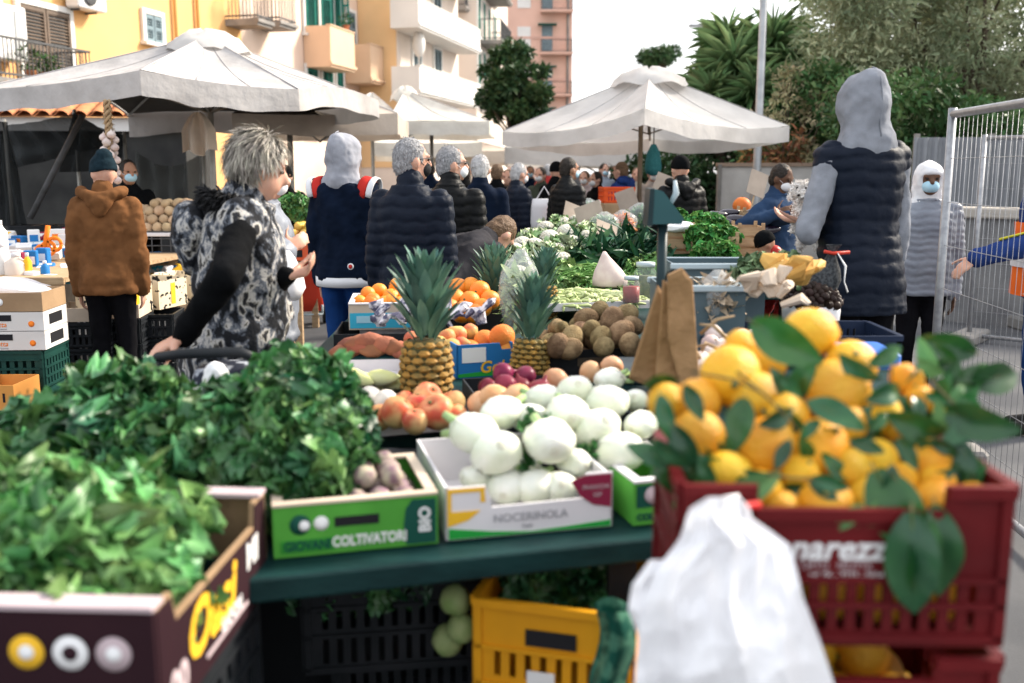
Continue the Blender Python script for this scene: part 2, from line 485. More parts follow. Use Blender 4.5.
def shutters(parent, x, z0, z1, wd, mat, y=-.02, openw=0, surround=None):
    """a window at local x (centre): surround, dark pane, two louvred leaves"""
    f = MB()
    b = .12
    f.box((x, y - .02, z1 + b / 2), (wd + 2 * b, .08, b)); f.box((x - wd / 2 - b / 2, y - .02, (z0 + z1) / 2), (b, .08, z1 - z0)); f.box((x + wd / 2 + b / 2, y - .02, (z0 + z1) / 2), (b, .08, z1 - z0))
    f.box((x, y - .06, z0 - .04), (wd + 2 * b + .1, .2, .08))
    fr = f.build('window', surround or white, parent)
    p = MB(); p.box((x, y + .005, (z0 + z1) / 2), (wd, .02, z1 - z0)); p.build('pane', glass, fr)
    for sgn in (-1, 1):
        s = MB(); lw = wd / 2 - .025; st = .06
        if openw:
            cx = x + sgn * (wd / 2 + lw / 2 * math.cos(openw)); cy = y - .07 - lw / 2 * math.sin(openw); rz = -sgn * openw
        else:
            cx = x + sgn * (wd / 4 + .004); cy = y - .035; rz = 0
        T = TR(cx, cy, 0, rz)
        h = z1 - z0 - .04; zc = (z0 + z1) / 2
        for q in (-1, 1): s.box((q * (lw / 2 - st / 2), 0, zc), (st, .04, h), T)
        for zz in (z0 + .06, zc, z1 - .06): s.box((0, 0, zz), (lw - 2 * st, .04, .08), T)
        n = int(h / .07)
        for k in range(n):
            zz = z0 + .06 + (k + .5) * (h - .1) / n
            s.box((0, 0, 0), (lw - 2 * st, .045, .012), T @ TR(0, 0, zz, rx=R(38)))
        s.build('shutter', mat, fr)
    return fr
def balcony(parent, x0, x1, y0, y1, z, solid=None, h=1.0, slab=white, rail=iron, side=True):
    """slab with a solid parapet or an iron railing on three sides; y0 (wall) > y1 (street)"""
    b = MB(); b.box(((x0 + x1) / 2, (y0 + y1) / 2, z - .09), (x1 - x0, y0 - y1, .18)); b.box(((x0 + x1) / 2, y1 - .03, z - .05), (x1 - x0 + .1, .06, .1))
    bo = b.build('balcony', slab, parent)
    p = MB()
    if solid:
        t = .1
        p.box(((x0 + x1) / 2, y1 + t / 2, z + h / 2), (x1 - x0, t, h)); p.box((x0 + t / 2, (y0 + y1 + t) / 2, z + h / 2), (t, y0 - y1 - t, h)); p.box((x1 - t / 2, (y0 + y1 + t) / 2, z + h / 2), (t, y0 - y1 - t, h))
        p.box(((x0 + x1) / 2, y1 + t / 2, z + h + .02), (x1 - x0 + .04, t + .06, .04))
        p.build('parapet', solid, bo)
    else:
        for zz in (z + .08, z + h): p.box(((x0 + x1) / 2, y1 + .02, zz), (x1 - x0, .04, .04)); p.box((x0 + .02, (y0 + y1) / 2, zz), (.04, y0 - y1, .04)); p.box((x1 - .02, (y0 + y1) / 2, zz), (.04, y0 - y1, .04))
        n = int((x1 - x0) / .11)
        for k in range(n + 1): p.box((x0 + .02 + k * (x1 - x0 - .04) / n, y1 + .02, z + h / 2), (.016, .016, h))
        n = int((y0 - y1) / .11)
        for k in range(1, n):
            for xx in (x0 + .02, x1 - .02): p.box((xx, y1 + k * (y0 - y1) / n, z + h / 2), (.016, .016, h))
        p.build('railing', rail, bo)
    return bo
def potted(parent, x, y, z, seed, r=.22):
    m = MB(); m.lathe([(.08, 0), (.12, .2), (.13, .22), (.10, .22)], 12, X=TR(x, y, z)); po = m.build('flower_pot', terracotta, parent)
    foliage('leaves', [((x, y, z + .22 + r * .7), (r, r, r * .9))], 90, .09, pot_green, po, seed)
def block(name, label, x0, x1, y0, y1, h, mat, rz=FRZ, orig=ORIG):
    t = thing(name, label, 'building', orig, rz)
    b = MB(); b.box(((x0 + x1) / 2, (y0 + y1) / 2, h / 2), (x1 - x0, y1 - y0, h)); b.build('wall', mat, t)
    r = MB(); r.box(((x0 + x1) / 2, (y0 + y1) / 2, h + .1), (x1 - x0 + .5, y1 - y0 + .5, .2)); r.build('roof', concrete, t)
    return t

# --- the yellow house
A = block('apartment_building', 'yellow plastered apartment building with brown louvred shutters above the left parasol', facx(-160), facx(247), 0, 9, 13.5, yellow)
xa, xb = facx(30), facx(78)
shutters(A, (xa + xb) / 2, facz(54, 92), facz(54, 8), xb - xa, brownsh)
shutters(A, (facx(152) + facx(168)) / 2, facz(160, 43), facz(160, 15), facx(168) - facx(152), bluesh)
for k in (-95, 54, 160):
    if k != 160: shutters(A, facx(k), facz(54, 8) + 2.0, facz(54, 8) + 4.2, 1.3, brownsh)
    else: shutters(A, facx(k), facz(160, 15) + 2.2, facz(160, 15) + 3.3, .7, bluesh)
bb = balcony(A, facx(-40), facx(62), 0, -.9, facz(20, 84), None, .75, concrete)
potted(bb, facx(8), -.7, facz(20, 84), 1, .3); potted(bb, facx(22), -.75, facz(20, 84), 2, .25)
m = MB(); m.bbox((facx(3), -.24, facz(8, 34)), (.95, .42, 1.05), .03); bo = m.build('boiler_box', whitep, A)
m = MB(); m.box((facx(3) + .22, -.46, facz(8, 34)), (.22, .02, .85)); m.build('vent', M('grey_vent', (.42, .43, .43), rough=.5), bo)
m = MB(); m.tube([(facx(3), -.24, facz(8, 34) + .5), (facx(3), -.24, facz(8, 34) + .75), (facx(3), -.4, facz(8, 34) + .8)], .06); m.build('flue', whitep, bo)
m = MB(); m.bbox((facx(88), -.25, facz(88, 3) + .15), (1.0, .34, .62), .03); ac = m.build('air_conditioner', whitep, A)
m = MB(); m.lathe([(.2, 0), (.24, .02), (.22, .03)], 20, X=TR(facx(88) - .12, -.43, facz(88, 3) + .15, rx=PI / 2)); m.build('fan_grille', iron, ac)
m = MB(); m.box((facx(88) - .3, -.14, facz(88, 3) - .18), (.04, .28, .04)); m.box((facx(88) + .3, -.14, facz(88, 3) - .18), (.04, .28, .04)); m.build('bracket', iron, ac)
for px in (181, 203):
    m = MB(); m.tube([(facx(px), -.08, 0), (facx(px), -.08, 13.3)], .05, 8); m.build('drainpipe', M('yellow_pipe', (.66, .36, .12), rough=.6), A)
balcony(A, facx(232), facx(247), 0, -1.0, facz(242, 22), None, 1.0, concrete)

# --- the peach house
B = block('apartment_building', 'peach apartment building with green shutters and boxed tan balconies', facx(247), facx(362), 0.02, 9, 15, peach)
for pa, pb, t_, b_ in ((309, 319, -30, 33), (324, 334, -28, 33), (338, 344, -20, 36)):
    x0, x1 = facx(pa), facx(pb)
    shutters(B, (x0 + x1) / 2, facz(pa, b_), facz(pa, b_) + 2.3, min(1.2, x1 - x0), greensh, openw=R(150) if pa != 338 else R(60))
    shutters(B, (x0 + x1) / 2, facz(pa, b_) - 3.3, facz(pa, b_) - 1.1, min(1.2, x1 - x0), greensh)
shutters(B, facx(353.5), facz(353, 45), facz(353, 12), .8, bluesh)
b1 = balcony(B, facx(308), facx(333), 0, -.95, facz(318, 64), tan, 1.15, tan)
potted(b1, facx(329), -.8, facz(318, 64) + 1.17, 4, .25)
b2 = balcony(B, facx(348), facx(362) - .1, 0, -1.0, facz(352, 79), tan, 1.2, tan)
balcony(B, facx(258), facx(275), 0, -.9, facz(262, 22), None, 1.0, concrete)
# --- the white balconied house, stepping out into the street
x0 = facx(362)
Cc = block('apartment_building', 'cream apartment building with long white wraparound balconies and an orange end wall', x0, facx(430) - .4, -1.55, 9, 17, cream)
m = MB(); m.box((x0 - .02, -.75, 5.6), (.04, 1.5, 8.0)); m.build('end_wall', orange, Cc)
zf = at(380, 27, facY(362)).z; zf2 = at(380, 92, facY(362)).z
for z in (zf2, zf, zf + (zf - zf2)):
    balcony(Cc, x0 - .75, facx(426), -1.55, -2.65, z, white, .85, white)
for z in (zf2, zf):
    for kx in (2.2, 5.0): shutters(Cc, x0 + kx, z + .05, z + 2.1, 1.0, bluesh, y=-1.57)
m = MB(); m.tube([(x0 + .6, -2.2, zf2 + .9), (x0 + .6, -2.2, zf2 + 2.2)], .03, 6); m.ell((x0 + .6, -2.2, zf2 + 1.8), (.25, .25, .5), 10, 8)
m.build('folded_parasol', white, Cc)
# --- the beige house
Y4 = 51.0
D = thing('apartment_building', 'beige apartment building with curved white corner balconies and teal shutters', 'building', (xat(432, Y4), Y4, 0), R(84))
m = MB(); m.box((7, 0, 10), (14, 5.4, 20), X=TR(0, .4, 0)); m.build('wall', cream, D)
yw = .4 - 2.7
for py in (28, 118):
    pass
zA, zB, zC = at(440, 46, Y4).z, at(440, 98, Y4).z, at(440, 22, Y4).z
for z in (zB, zA, zA + (zA - zB), zA + 2 * (zA - zB)):
    bo = balcony(D, -1.3, -.02, 2.9, 1.2, z, white, .9, white)
    m = MB(); m.box((-.03, 2.2, z + 1.5), (.05, .9, 1.9)); m.build('awning', greensh, D)
    bo = balcony(D, 1.0, 6.0, yw, yw - 1.1, z + .4, None, 1.0, concrete)
    for kx in (.6, 2.5, 4.6, 7): shutters(D, kx, z + .45, z + 2.4, .9, greensh, y=yw - .02)
balcony(D, -1.0, -.02, .9, -1.9, zC + .6, None, 1.0, concrete)
# --- the pink tower at the end of the street
Y5 = 78.0
xl, xr = xat(503, Y5), xat(571, Y5)
E = thing('apartment_building', 'tall pink apartment tower with small white balconies at the end of the street', 'building', (xl, Y5, 0), 0)
W5 = xr - xl
m = MB(); m.box((W5 / 2, 4, 14), (W5, 8, 28)); m.build('wall', pinkw, E)
for k in range(9):
    m = MB(); m.box((W5 / 2, -.04, 2.2 + 3.05 * k), (W5, .08, .18)); m.build('string_course', plaster('pink_band', (.70, .44, .36)), E)
m = MB(); m.tube([(W5 - .35, -.1, 0), (W5 - .35, -.1, 28)], .09, 6); m.build('drainpipe', concrete, E)
for k in range(8):
    z = 3.9 + 3.05 * k + .5
    bo = balcony(E, W5 - 2.4, W5 - .02, 0, -1.0, z - .3, None, .9, pinkw)
    m = MB(); m.box((W5 - 1.9, -.03, z + .8), (.8, .06, 1.9)); m.build('window', bluesh, E)
    m = MB(); m.box((W5 - 1.9, -.5, z + 1.75), (1.4, 1.0, .05)); m.build('awning', M('green_awning', (.03, .13, .10), rough=.8), E)
    m = MB(); m.box((1.6, -.03, z + .8), (1.0, .06, 1.7)); m.build('window', white, E)

# ================================================================== small kiosk with a tiled roof, far left
K = thing('kiosk', 'low white kiosk with a terracotta tiled roof behind the dark nets', 'kiosk', (-7.6, 15.2, -.10), R(8))
m = MB(); m.box((0, 1.6, 1.1), (5.2, 3, 2.2)); m.build('wall', M('stall_shade', (.05, .05, .048), (.03, .03, .03), scale=2, rough=.9), K)  # dark wall colour stands in for the shade inside the open kiosk
m = MB(); m.box((0, -.02, 2.28), (5.6, .1, .2)); m.build('fascia', white, K)
m = MB()
for k in range(22):
    x = -2.75 + k * .26
    m.loft([[(x + .12 * math.cos(a) * s_, yy, zz + .09 * math.sin(a)) for a in np.linspace(0, PI, 7)] for yy, zz, s_ in ((-.25, 2.38, 1.0), (1.6, 2.95, .85))], close=False, caps=False)
m.add([(-2.8, -.2, 2.38), (2.8, -.2, 2.38), (2.8, 1.6, 2.95), (-2.8, 1.6, 2.95)], [(0, 1, 2, 3)])
m.build('roof', terracotta, K)

# ================================================================== trees and bushes
bark = M('bark', (.10, .075, .055), (.06, .045, .035), scale=14, rough=.9, bump=.6, bscale=40)
olive_m = M('olive_leaves', (.21, .26, .15), (.38, .41, .26), scale=.9, rough=.55, tint=True, var=.45, transl=.25, lo=.4, hi=.6)
dark_m = M('evergreen_leaves', (.030, .065, .028), (.05, .095, .035), scale=1.2, rough=.4, tint=True, var=.5, transl=.15)
mid_m = M('laurel_leaves', (.05, .11, .038), (.085, .155, .055), scale=1.2, rough=.4, tint=True, var=.5, transl=.2)
yuc_m = M('yucca_leaves', (.15, .26, .11), (.23, .33, .15), scale=2, rough=.45, tint=True, var=.4, transl=.15)
dry_m = M('dry_leaves', (.46, .42, .27), (.30, .28, .15), scale=2, rough=.7, tint=True, var=.4, transl=.2)
brown_m = M('withered_leaves', (.30, .14, .06), (.20, .10, .05), scale=3, rough=.8, tint=True, var=.4)

def limbs(m, base, tips, r0, split=.45):
    base = Vector(base)
    for t in tips:
        t = Vector(t); k = base.lerp(t, split) + Vector((rnd.uniform(-.25, .25), rnd.uniform(-.25, .25), .1))
        m.tube([base, base.lerp(k, .5) + Vector((rnd.uniform(-.06, .06), 0, 0)), k, k.lerp(t, .6) + Vector((rnd.uniform(-.1, .1), 0, .1)), t], [r0, r0 * .8, r0 * .6, r0 * .35, r0 * .12], 7)
def tree(name, label, loc, clumps, n, size, mat, trunk_h, r0, seed, aspect=.42, shell=.45, group=None):
    t = thing(name, label, 'tree', loc, 0, group)
    m = MB(); m.tube([(0, 0, -.1), (.05, 0, trunk_h * .5), (0, .03, trunk_h)], [r0 * 1.3, r0, r0 * .9], 10)
    limbs(m, (0, .03, trunk_h), [(c[0][0], c[0][1] + .3, c[0][2]) for c in clumps[:14]], r0 * .4)
    m.build('trunk', bark, t)
    foliage('crown', clumps, n, size, mat, t, seed, aspect=aspect, shell=shell)
    return t
def rclumps(n, cx, cz, wx, wz, r, seed, wy=1.2):
    q = random.Random(seed); out = []
    for _ in range(n):
        a = q.uniform(0, 2 * PI); u = math.sqrt(q.random()); b = q.uniform(0, 2 * PI)
        out.append(((cx + wx * u * math.cos(a), wy * q.uniform(-1, 1), cz + wz * u * math.sin(a)), (r * q.uniform(.7, 1.3), r * q.uniform(.7, 1.2), r * q.uniform(.55, .95))))
    return out
tree('olive_tree', 'large silvery olive tree filling the upper right corner behind the fence', (6.8, 15.5, 0), rclumps(70, 0.2, 3.9, 2.8, 2.1, .62, 3, 1.3), 52000, .10, olive_m, 1.9, .16, 5, aspect=.3)
tree('olive_tree', 'second olive tree rising behind the yucca and the hooded vendor', (6.4, 18.5, 0), rclumps(34, 0.2, 3.5, 1.7, 1.6, .55, 8, 1.0), 24000, .10, olive_m, 1.6, .13, 6, aspect=.3)
tree('magnolia_tree', 'dark round tree in front of the beige and pink apartment buildings', (xat(514, 38), 38, 0), rclumps(30, 0, 4.5, 1.15, 1.35, .42, 4, .9), 6200, .22, dark_m, 2.6, .14, 9, aspect=.5)
tree('pine_tree', 'small distant pine above the white parasol', (xat(662, 62), 62, 0), rclumps(9, 0, 8.25, 1.2, .3, .55, 5, .9), 1500, .34, dark_m, 7.6, .16, 10, aspect=.3)
def bush(name, label, loc, clumps, n, size, mat, seed, aspect=.45, group=None, shell=.4):
    t = thing(name, label, 'bush', loc, 0, group)
    m = MB()
    limbs(m, (0, 0, 0), [c[0] for c in clumps], .03, .5)
    m.build('stem', bark, t)
    foliage('foliage', clumps, n, size, mat, t, seed, aspect=aspect, shell=shell)
    return t
bush('laurel_bush', 'dense green laurel bush above the grey sheet fence', (6.0, 13.4, 0), rclumps(16, -.3, 2.0, 1.25, .8, .5, 31, .5), 9000, .095, mid_m, 21)
bush('laurel_bush', 'dark laurel bush beside the hooded vendor and the yucca', (4.55, 15.2, 0), rclumps(14, 0, 2.1, .8, .9, .5, 32, .5), 7000, .10, mid_m, 22)
bush('laurel_bush', 'leafy laurel bush hanging over the low wall at the right edge', (6.55, 10.6, 0), rclumps(12, 0.3, 1.7, .75, .65, .38, 33, .4), 7500, .085, mid_m, 23)
bush('dry_bush', 'thin pale dry bush between the yucca and the hooded vendor', (xat(795, 14.6), 14.6, 0), rclumps(16, 0, 2.3, .45, .75, .22, 34, .3), 1500, .075, dry_m, 24, aspect=.35, shell=.2)
bush('withered_bush', 'withered brown shrub rising over the white wall', (xat(776, 14.4), 14.4, 0), rclumps(10, 0, 1.75, .35, .3, .2, 35, .2), 420, .10, brown_m, 25, aspect=.3, shell=.2)
bush('hedge', 'dark hedge in shade behind the white wall panels', (4.2, 16.6, 0), rclumps(22, 0, 1.4, 2.3, .65, .5, 36, .5), 7000, .12, dark_m, 26)

# --- yucca with several heads of sword leaves
def yucca():
    t = thing('yucca_tree', 'tall yucca with several spiky heads behind the white parasol', 'tree', (xat(748, 17.0), 17.0, 0))
    heads = []
    for px, py, dd, r in ((735, 72, 0, .95), (772, 52, .4, 1.0), (712, 100, -.3, .8), (798, 80, .2, .85), (755, 98, -.6, .85), (785, 112, -.3, .7), (728, 45, .8, .7)):
        p = at(px, py, 17.0 + dd) - t.location; heads.append((p, r))
    m = MB()
    for p, r in heads: m.tube([(p.x * .15, p.y * .2, 0), (p.x * .45, p.y * .5, p.z * .45), (p.x * .9, p.y, p.z * .8), tuple(p)], [.13, .10, .08, .07], 8)
    m.build('trunk', bark, t)
    rs = np.random.RandomState(4)
    pos = []; yd = []; zd = []; sc = []
    for p, r in heads:
        n = 190
        d = rs.normal(size=(n, 3)); d[:, 2] = d[:, 2] * .75 + .28
        d /= np.linalg.norm(d, axis=1)[:, None]
        pos.append(np.array(p)[None] + d * .06); yd.append(d); zd.append(np.cross(np.cross(d, [0, 0, 1.]), d) + 1e-3)
        s = r * (.62 + .36 * rs.rand(n)); sc.append(np.stack([s * .055, s, s], -1))
    tv, tf = leaf_tpl(1, 1, 5, .22, .25)
    scatter('crown', tv, tf, frames(np.concatenate(zd), np.concatenate(yd)), np.concatenate(pos), np.concatenate(sc), yuc_m, t, tint=rs.rand(190 * len(heads)))
    return t
yucca()

# ================================================================== walls, fences, lamp post on the right
wallm = M('wall_panels', (.62, .60, .57), (.48, .46, .44), scale=2.5, rough=.85, bump=.2, bscale=30)
W = thing('boundary_wall', 'low white panelled wall behind the vendor in the blue jacket', 'wall', (xat(720, 14.2), 14.2, 0), R(-3))
for k in range(3):
    m = MB(); m.bbox((.44 + k * .92, 0, .8), (.90, .08, 1.5), .01); m.build('slab', wallm, W)
m = MB()
for k in range(4): m.box((-.01 + k * .92, -.02, .8), (.05, .14, 1.56))
m.build('post', concrete, W)
m = MB(); m.box((1.4, 0, 1.575), (2.9, .14, .05)); m.build('coping', M('coping_brown', (.34, .25, .19), rough=.8), W)

L = thing('lamp_post', 'tall grey metal lamp post rising beside the yucca', 'lamp post', (xat(757, 13.6), 13.6, 0))
m = MB(); m.tube([(0, 0, 0), (0, 0, 1.2), (0, 0, 1.25), (0, 0, 7.5)], [.085, .08, .055, .045], 12); m.build('pole', M('galvanised', (.38, .39, .40), (.30, .31, .32), scale=6, rough=.45, metal=.4), L)
m = MB(); m.tube([(0, 0, 7.5), (.1, 0, 7.8), (.6, 0, 7.9)], .035, 8); m.bbox((.85, 0, 7.9), (.6, .22, .1), .03); m.build('lamp_head', M('galvanised', (0, 0, 0)), L)
L2 = thing('lamp_post', 'distant thin street lamp seen over the ridge of the white parasol', 'lamp post', (xat(713, 48), 48, 0))
m = MB(); m.tube([(0, 0, 0), (0, 0, 7.9)], .06, 8); m.build('pole', M('galvanised', (0, 0, 0)), L2)
m = MB(); m.tube([(0, 0, 7.9), (-.3, 0, 8.05), (-.8, 0, 8.1)], .05, 8); m.bbox((-1.0, 0, 8.1), (.7, .3, .12), .03); m.build('lamp_head', M('galvanised', (0, 0, 0)), L2)

gal = M('fence_steel', (.36, .37, .39), (.28, .29, .31), scale=30, rough=.42, metal=.5)
def mesh_fence(label, p0, p1, h, lean=0.0, step=.056, zb=.06):
    p0, p1 = Vector((*p0, 0)), Vector((*p1, 0)); d = p1 - p0; Ln = d.length
    t = thing('mesh_fence', label, 'fence', p0, math.atan2(d.y, d.x), 'wire mesh fence panels on the right')
    t.rotation_euler = (lean, 0, math.atan2(d.y, d.x))
    m = MB()
    for x in (0, Ln): m.tube([(x, 0, 0), (x, 0, h)], .021, 10)
    m.tube([(.02, 0, h - .03), (Ln - .02, 0, h - .03)], .02, 10); m.tube([(.02, 0, zb), (Ln - .02, 0, zb)], .018, 10)
    m.build('frame', gal, t)
    m = MB(); n = int(Ln / step)
    for k in range(1, n):
        x = k * Ln / n; m.tube([(x, 0, zb), (x, 0, h - .03)], .0012, 5)
    for k in range(1, 8):
        z = zb + k * (h - .09) / 8; m.tube([(.02, .004, z), (Ln - .02, .004, z)], .0017, 5)
    m.build('wire_mesh', gal, t)
    m = MB()
    for x in (0, Ln):
        m = MB(); m.bbox((x, 0, .04), (.22, .55, .1), .02); m.build('foot_block', concrete, t)
    return t
mesh_fence('upright wire mesh fence panel nearest to the crate of lemons', (2.16, 5.0), (1.90, 1.9), 1.80)
mesh_fence('wire mesh fence panel further back in front of the grey sheets', (4.05, 8.7), (5.6, 7.4), 1.80)
sheet_m = M('grey_sheet', (.24, .25, .27), (.20, .21, .23), scale=3, rough=.6)
S = thing('sheet_fence', 'grey corrugated sheet fence behind the masked person in the white hood', 'fence', (xat(912, 12), 12, 0), R(-6))
m = MB(); n = 60
prof = [(i * .03, (.02 if (i // 2) % 2 else -.02)) for i in range(n)]
m.loft([[(x, y, 0) for x, y in prof], [(x, y, 1.88) for x, y in prof]], close=False, caps=False, smooth=False); m.build('sheet', sheet_m, S)
m = MB(); [m.box((x, .06, .95), (.06, .06, 1.95)) for x in (.05, .9, 1.75)]; m.build('post', concrete, S)
Wl = thing('stone_wall', 'low concrete wall with a pale stone coping behind the mesh fence', 'wall', (4.35, 9.9, 0), R(-38))
m = MB(); m.box((2, .12, .52), (4, .24, 1.04)); m.build('body', M('wall_grey', (.20, .20, .20), (.14, .14, .145), scale=4, rough=.9, bump=.4, bscale=30), Wl)
m = MB(); m.bbox((2, .12, 1.09), (4.1, .36, .1), .015); m.build('coping', M('pale_stone', (.46, .42, .37), (.38, .35, .31), scale=5, rough=.85), Wl)
# ================================================================== parasols
def cloth(name, c, c2, transl=.3, scale=2.2): return M(name, c, tuple(x * .86 for x in c2), scale=scale, rough=.9, bump=.5, bscale=7, transl=transl, spec=.1, detail=9, lo=.42, hi=.75, bdist=.03)
cl_grey = cloth('canvas_grey', (.50, .48, .47), (.41, .39, .38), .08)
cl_white = cloth('canvas_white', (.78, .755, .73), (.70, .675, .65), .40)
cl_beige = cloth('canvas_beige', (.62, .54, .46), (.50, .42, .35), .22)
cl_cream = cloth('canvas_cream', (.80, .77, .70), (.72, .68, .60), .28)
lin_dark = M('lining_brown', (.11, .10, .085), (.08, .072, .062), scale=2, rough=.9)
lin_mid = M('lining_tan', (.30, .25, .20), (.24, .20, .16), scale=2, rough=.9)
seam_m = M('canvas_seam', (.42, .40, .40), rough=.9)
pole_m = M('parasol_pole', (.42, .40, .36), (.32, .30, .27), scale=5, rough=.45, metal=.3)
wood_pole = M('pole_wood', (.20, .15, .10), (.14, .10, .07), scale=8, rough=.7, stretch=(8, 8, 1))

def parasol(label, pts, apex, val, mat, lining=None, droop=.06, arch=None, pole=None, pole_r=.03, pole_mat=None, cap_r=.5, n=12, cap_mat=None, belly=.08, group='market parasols'):
    """canopy over the polygon pts (eave corners, world), apex, hanging valance val; arch {edge: lift}"""
    apex = Vector(apex); base = Vector((pole[0], pole[1], 0)) if pole else Vector((apex.x, apex.y, 0))
    t = thing('market_parasol', label, 'parasol', base, 0, group)
    pts = [Vector(p) for p in pts]; N = len(pts); arch = arch or {}
    def edge(e, u):
        a, b = pts[e], pts[(e + 1) % N]; p = a.lerp(b, u)
        p.z += (arch.get(e, 0) - droop) * 4 * u * (1 - u)
        return p
    top = MB(); inn = MB(); v = MB()
    for e in range(N):
        def fn(i, j, off=0.0):
            p = apex.lerp(edge(e, i), j) - base
            k = math.sin(PI * j) * belly * 4 * i * (1 - i)
            wr = .012 * mnoise.noise(Vector((p.x * 3, p.y * 3, e))) * j
            return (p.x, p.y, p.z - k + wr - off)
        top.sheet(n, n, lambda i, j: fn(i, .02 + .98 * j))
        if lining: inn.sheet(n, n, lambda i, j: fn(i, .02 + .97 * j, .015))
        def vf(i, j):
            p = edge(e, i) - base
            q = p + Vector((p.x, p.y, 0)).normalized() * (.008 + .016 * mnoise.noise(Vector((i * 6, e * 3.1, p.x))) * j) - Vector((0, 0, val[e] if isinstance(val, (list, tuple)) else val)) * j
            q.z -= .03 * j * mnoise.noise(Vector((i * 5 + e, .3, p.y)))
            return q
        v.sheet(24, 6, vf)
    c = top.build('canopy', mat, t)
    for e in range(N):
        for u in (0.0, .33, .67):
            sq = MB(); pts_ = []
            for j in np.linspace(.04, 1, 9):
                p = apex.lerp(edge(e, u), float(j)) - base; k = math.sin(PI * j) * belly * 4 * u * (1 - u); pts_.append((p.x, p.y, p.z - k + .004))
            sq.tube(pts_, .0055 if u == 0 else .0035, 5); sq.build('seam', seam_m, c)
    v.build('valance', mat, c)
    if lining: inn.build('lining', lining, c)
    if cap_r:
        m = MB(); a = apex - base
        rng = [(cap_r * r_, z_) for r_, z_ in ((1.0, -.17), (.93, -.10), (.72, -.03), (.42, .03), (.12, .05))]
        m.loft([[(a.x + r_ * math.cos(q) * (1 + .06 * math.sin(3 * q)), a.y + r_ * math.sin(q), a.z + z_ + .025 * math.sin(5 * q + z_ * 30)) for q in (2 * PI * k / 28 for k in range(28))] for r_, z_ in rng], caps=False)
        m.build('vent_cap', cap_mat or mat, c)
    m = MB(); a = apex - base
    for k, p in enumerate(pts):
        q = p - base; m.tube([(a.x, a.y, a.z - .05), (q.x * .995, q.y * .995, q.z - .03)], .014, 6)
        h = Vector((a.x, a.y, a.z - .75)); mid = a.lerp(q, .55) - Vector((0, 0, .06))
        m.tube([h, mid], .01, 6)
    m.build('rib', pole_mat or pole_m, t)
    m = MB(); m.tube([(0, 0, 0), (0, 0, a.z - .06 - .35 * math.hypot(a.x, a.y))], pole_r, 12); m.build('pole', pole_mat or pole_m, t)
    m = MB(); m.bbox((0, 0, .05), (.55, .55, .1), .03); m.build('base', concrete, t)
    return t

# left grey parasol, the biggest
PL = [at(-22, 89, 9.6), at(140, 70, 8.1), at(298, 89, 9.0), at(378, 101, 11.0), at(268, 112, 13.2), at(128, 113, 12.6)]
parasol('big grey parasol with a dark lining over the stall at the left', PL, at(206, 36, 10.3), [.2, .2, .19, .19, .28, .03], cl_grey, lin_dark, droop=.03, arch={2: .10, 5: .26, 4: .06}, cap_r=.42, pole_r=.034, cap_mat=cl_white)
# beige parasol behind it
Y = 11.8
PB = [at(232, 113, Y), at(397, 113, Y), at(408, 122, Y + 2.6), at(250, 122, Y + 2.6)]
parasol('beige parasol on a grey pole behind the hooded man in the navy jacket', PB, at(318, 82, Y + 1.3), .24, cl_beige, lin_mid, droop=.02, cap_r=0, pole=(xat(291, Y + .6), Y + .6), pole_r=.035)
# bright white awning with a deep pale valance
Y = 15
PW = [at(388, 121, Y), at(489, 121, Y), at(496, 128, Y + 3), at(400, 128, Y + 3)]
parasol('white parasol with a deep pale valance above the grey haired men', PW, at(405, 90, Y + 1.6), .2, cl_cream, lin_dark, droop=.0, cap_r=.25, pole=(xat(432, Y + 1.5), Y + 1.5))
Y = 14
PW2 = [at(352, 110, Y), at(395, 108, Y), at(397, 117, Y + 2), at(352, 117, Y + 2)]
parasol('narrow white parasol between the beige and the white ones', [at(330, 112, 16.5), at(396, 112, 16.5), at(400, 118, 19), at(330, 118, 19)], at(372, 92, 17.6), .3, cl_cream, None, cap_r=0, pole=(xat(373, 17), 17))
# main white parasol on the right
Y = 10.6
PR = [at(503, 131, 12.6), at(645, 108, Y), at(789, 126, 12.6), at(650, 138, 14.8)]
parasol('large white parasol with a drooping valance over the middle of the stalls', PR, at(650, 72, 12.7), [.17, .17, .17, .17], cl_white, None, droop=.10, cap_r=.48, pole=(xat(640, 12.7), 12.7), pole_r=.03, pole_mat=wood_pole)
# pale canopies further back
for (a, b, yt, yb, Yd, ap, nm, mt) in ((505, 690, 147, 152, 17.0, (600, 132), 'pale canopy just beneath the large white parasol', cl_white),
                                       (560, 735, 146, 152, 19.0, (650, 134), 'white canopy with its eave over the rear wall on the right', cl_cream),
                                       (372, 482, 142, 149, 21.0, (430, 130), 'cream canopy over the heads of the grey haired men', cl_cream),
                                       (420, 512, 150, 155, 24.0, (470, 139), 'dull cream canopy deep in the market behind the crowd', cl_beige),
                                       (530, 625, 153, 158, 27.0, (575, 143), 'farthest white canopy above the crowd in the middle', cl_white)):
    parasol(nm, [at(a, yt, Yd), at(b, yt, Yd), at(b - 4, yb, Yd + 3), at(a + 4, yb, Yd + 3)], at(ap[0], ap[1], Yd + 1.5), .28, mt, None, droop=.03, cap_r=0, pole=(xat(ap[0], Yd + 1.5), Yd + 1.5))

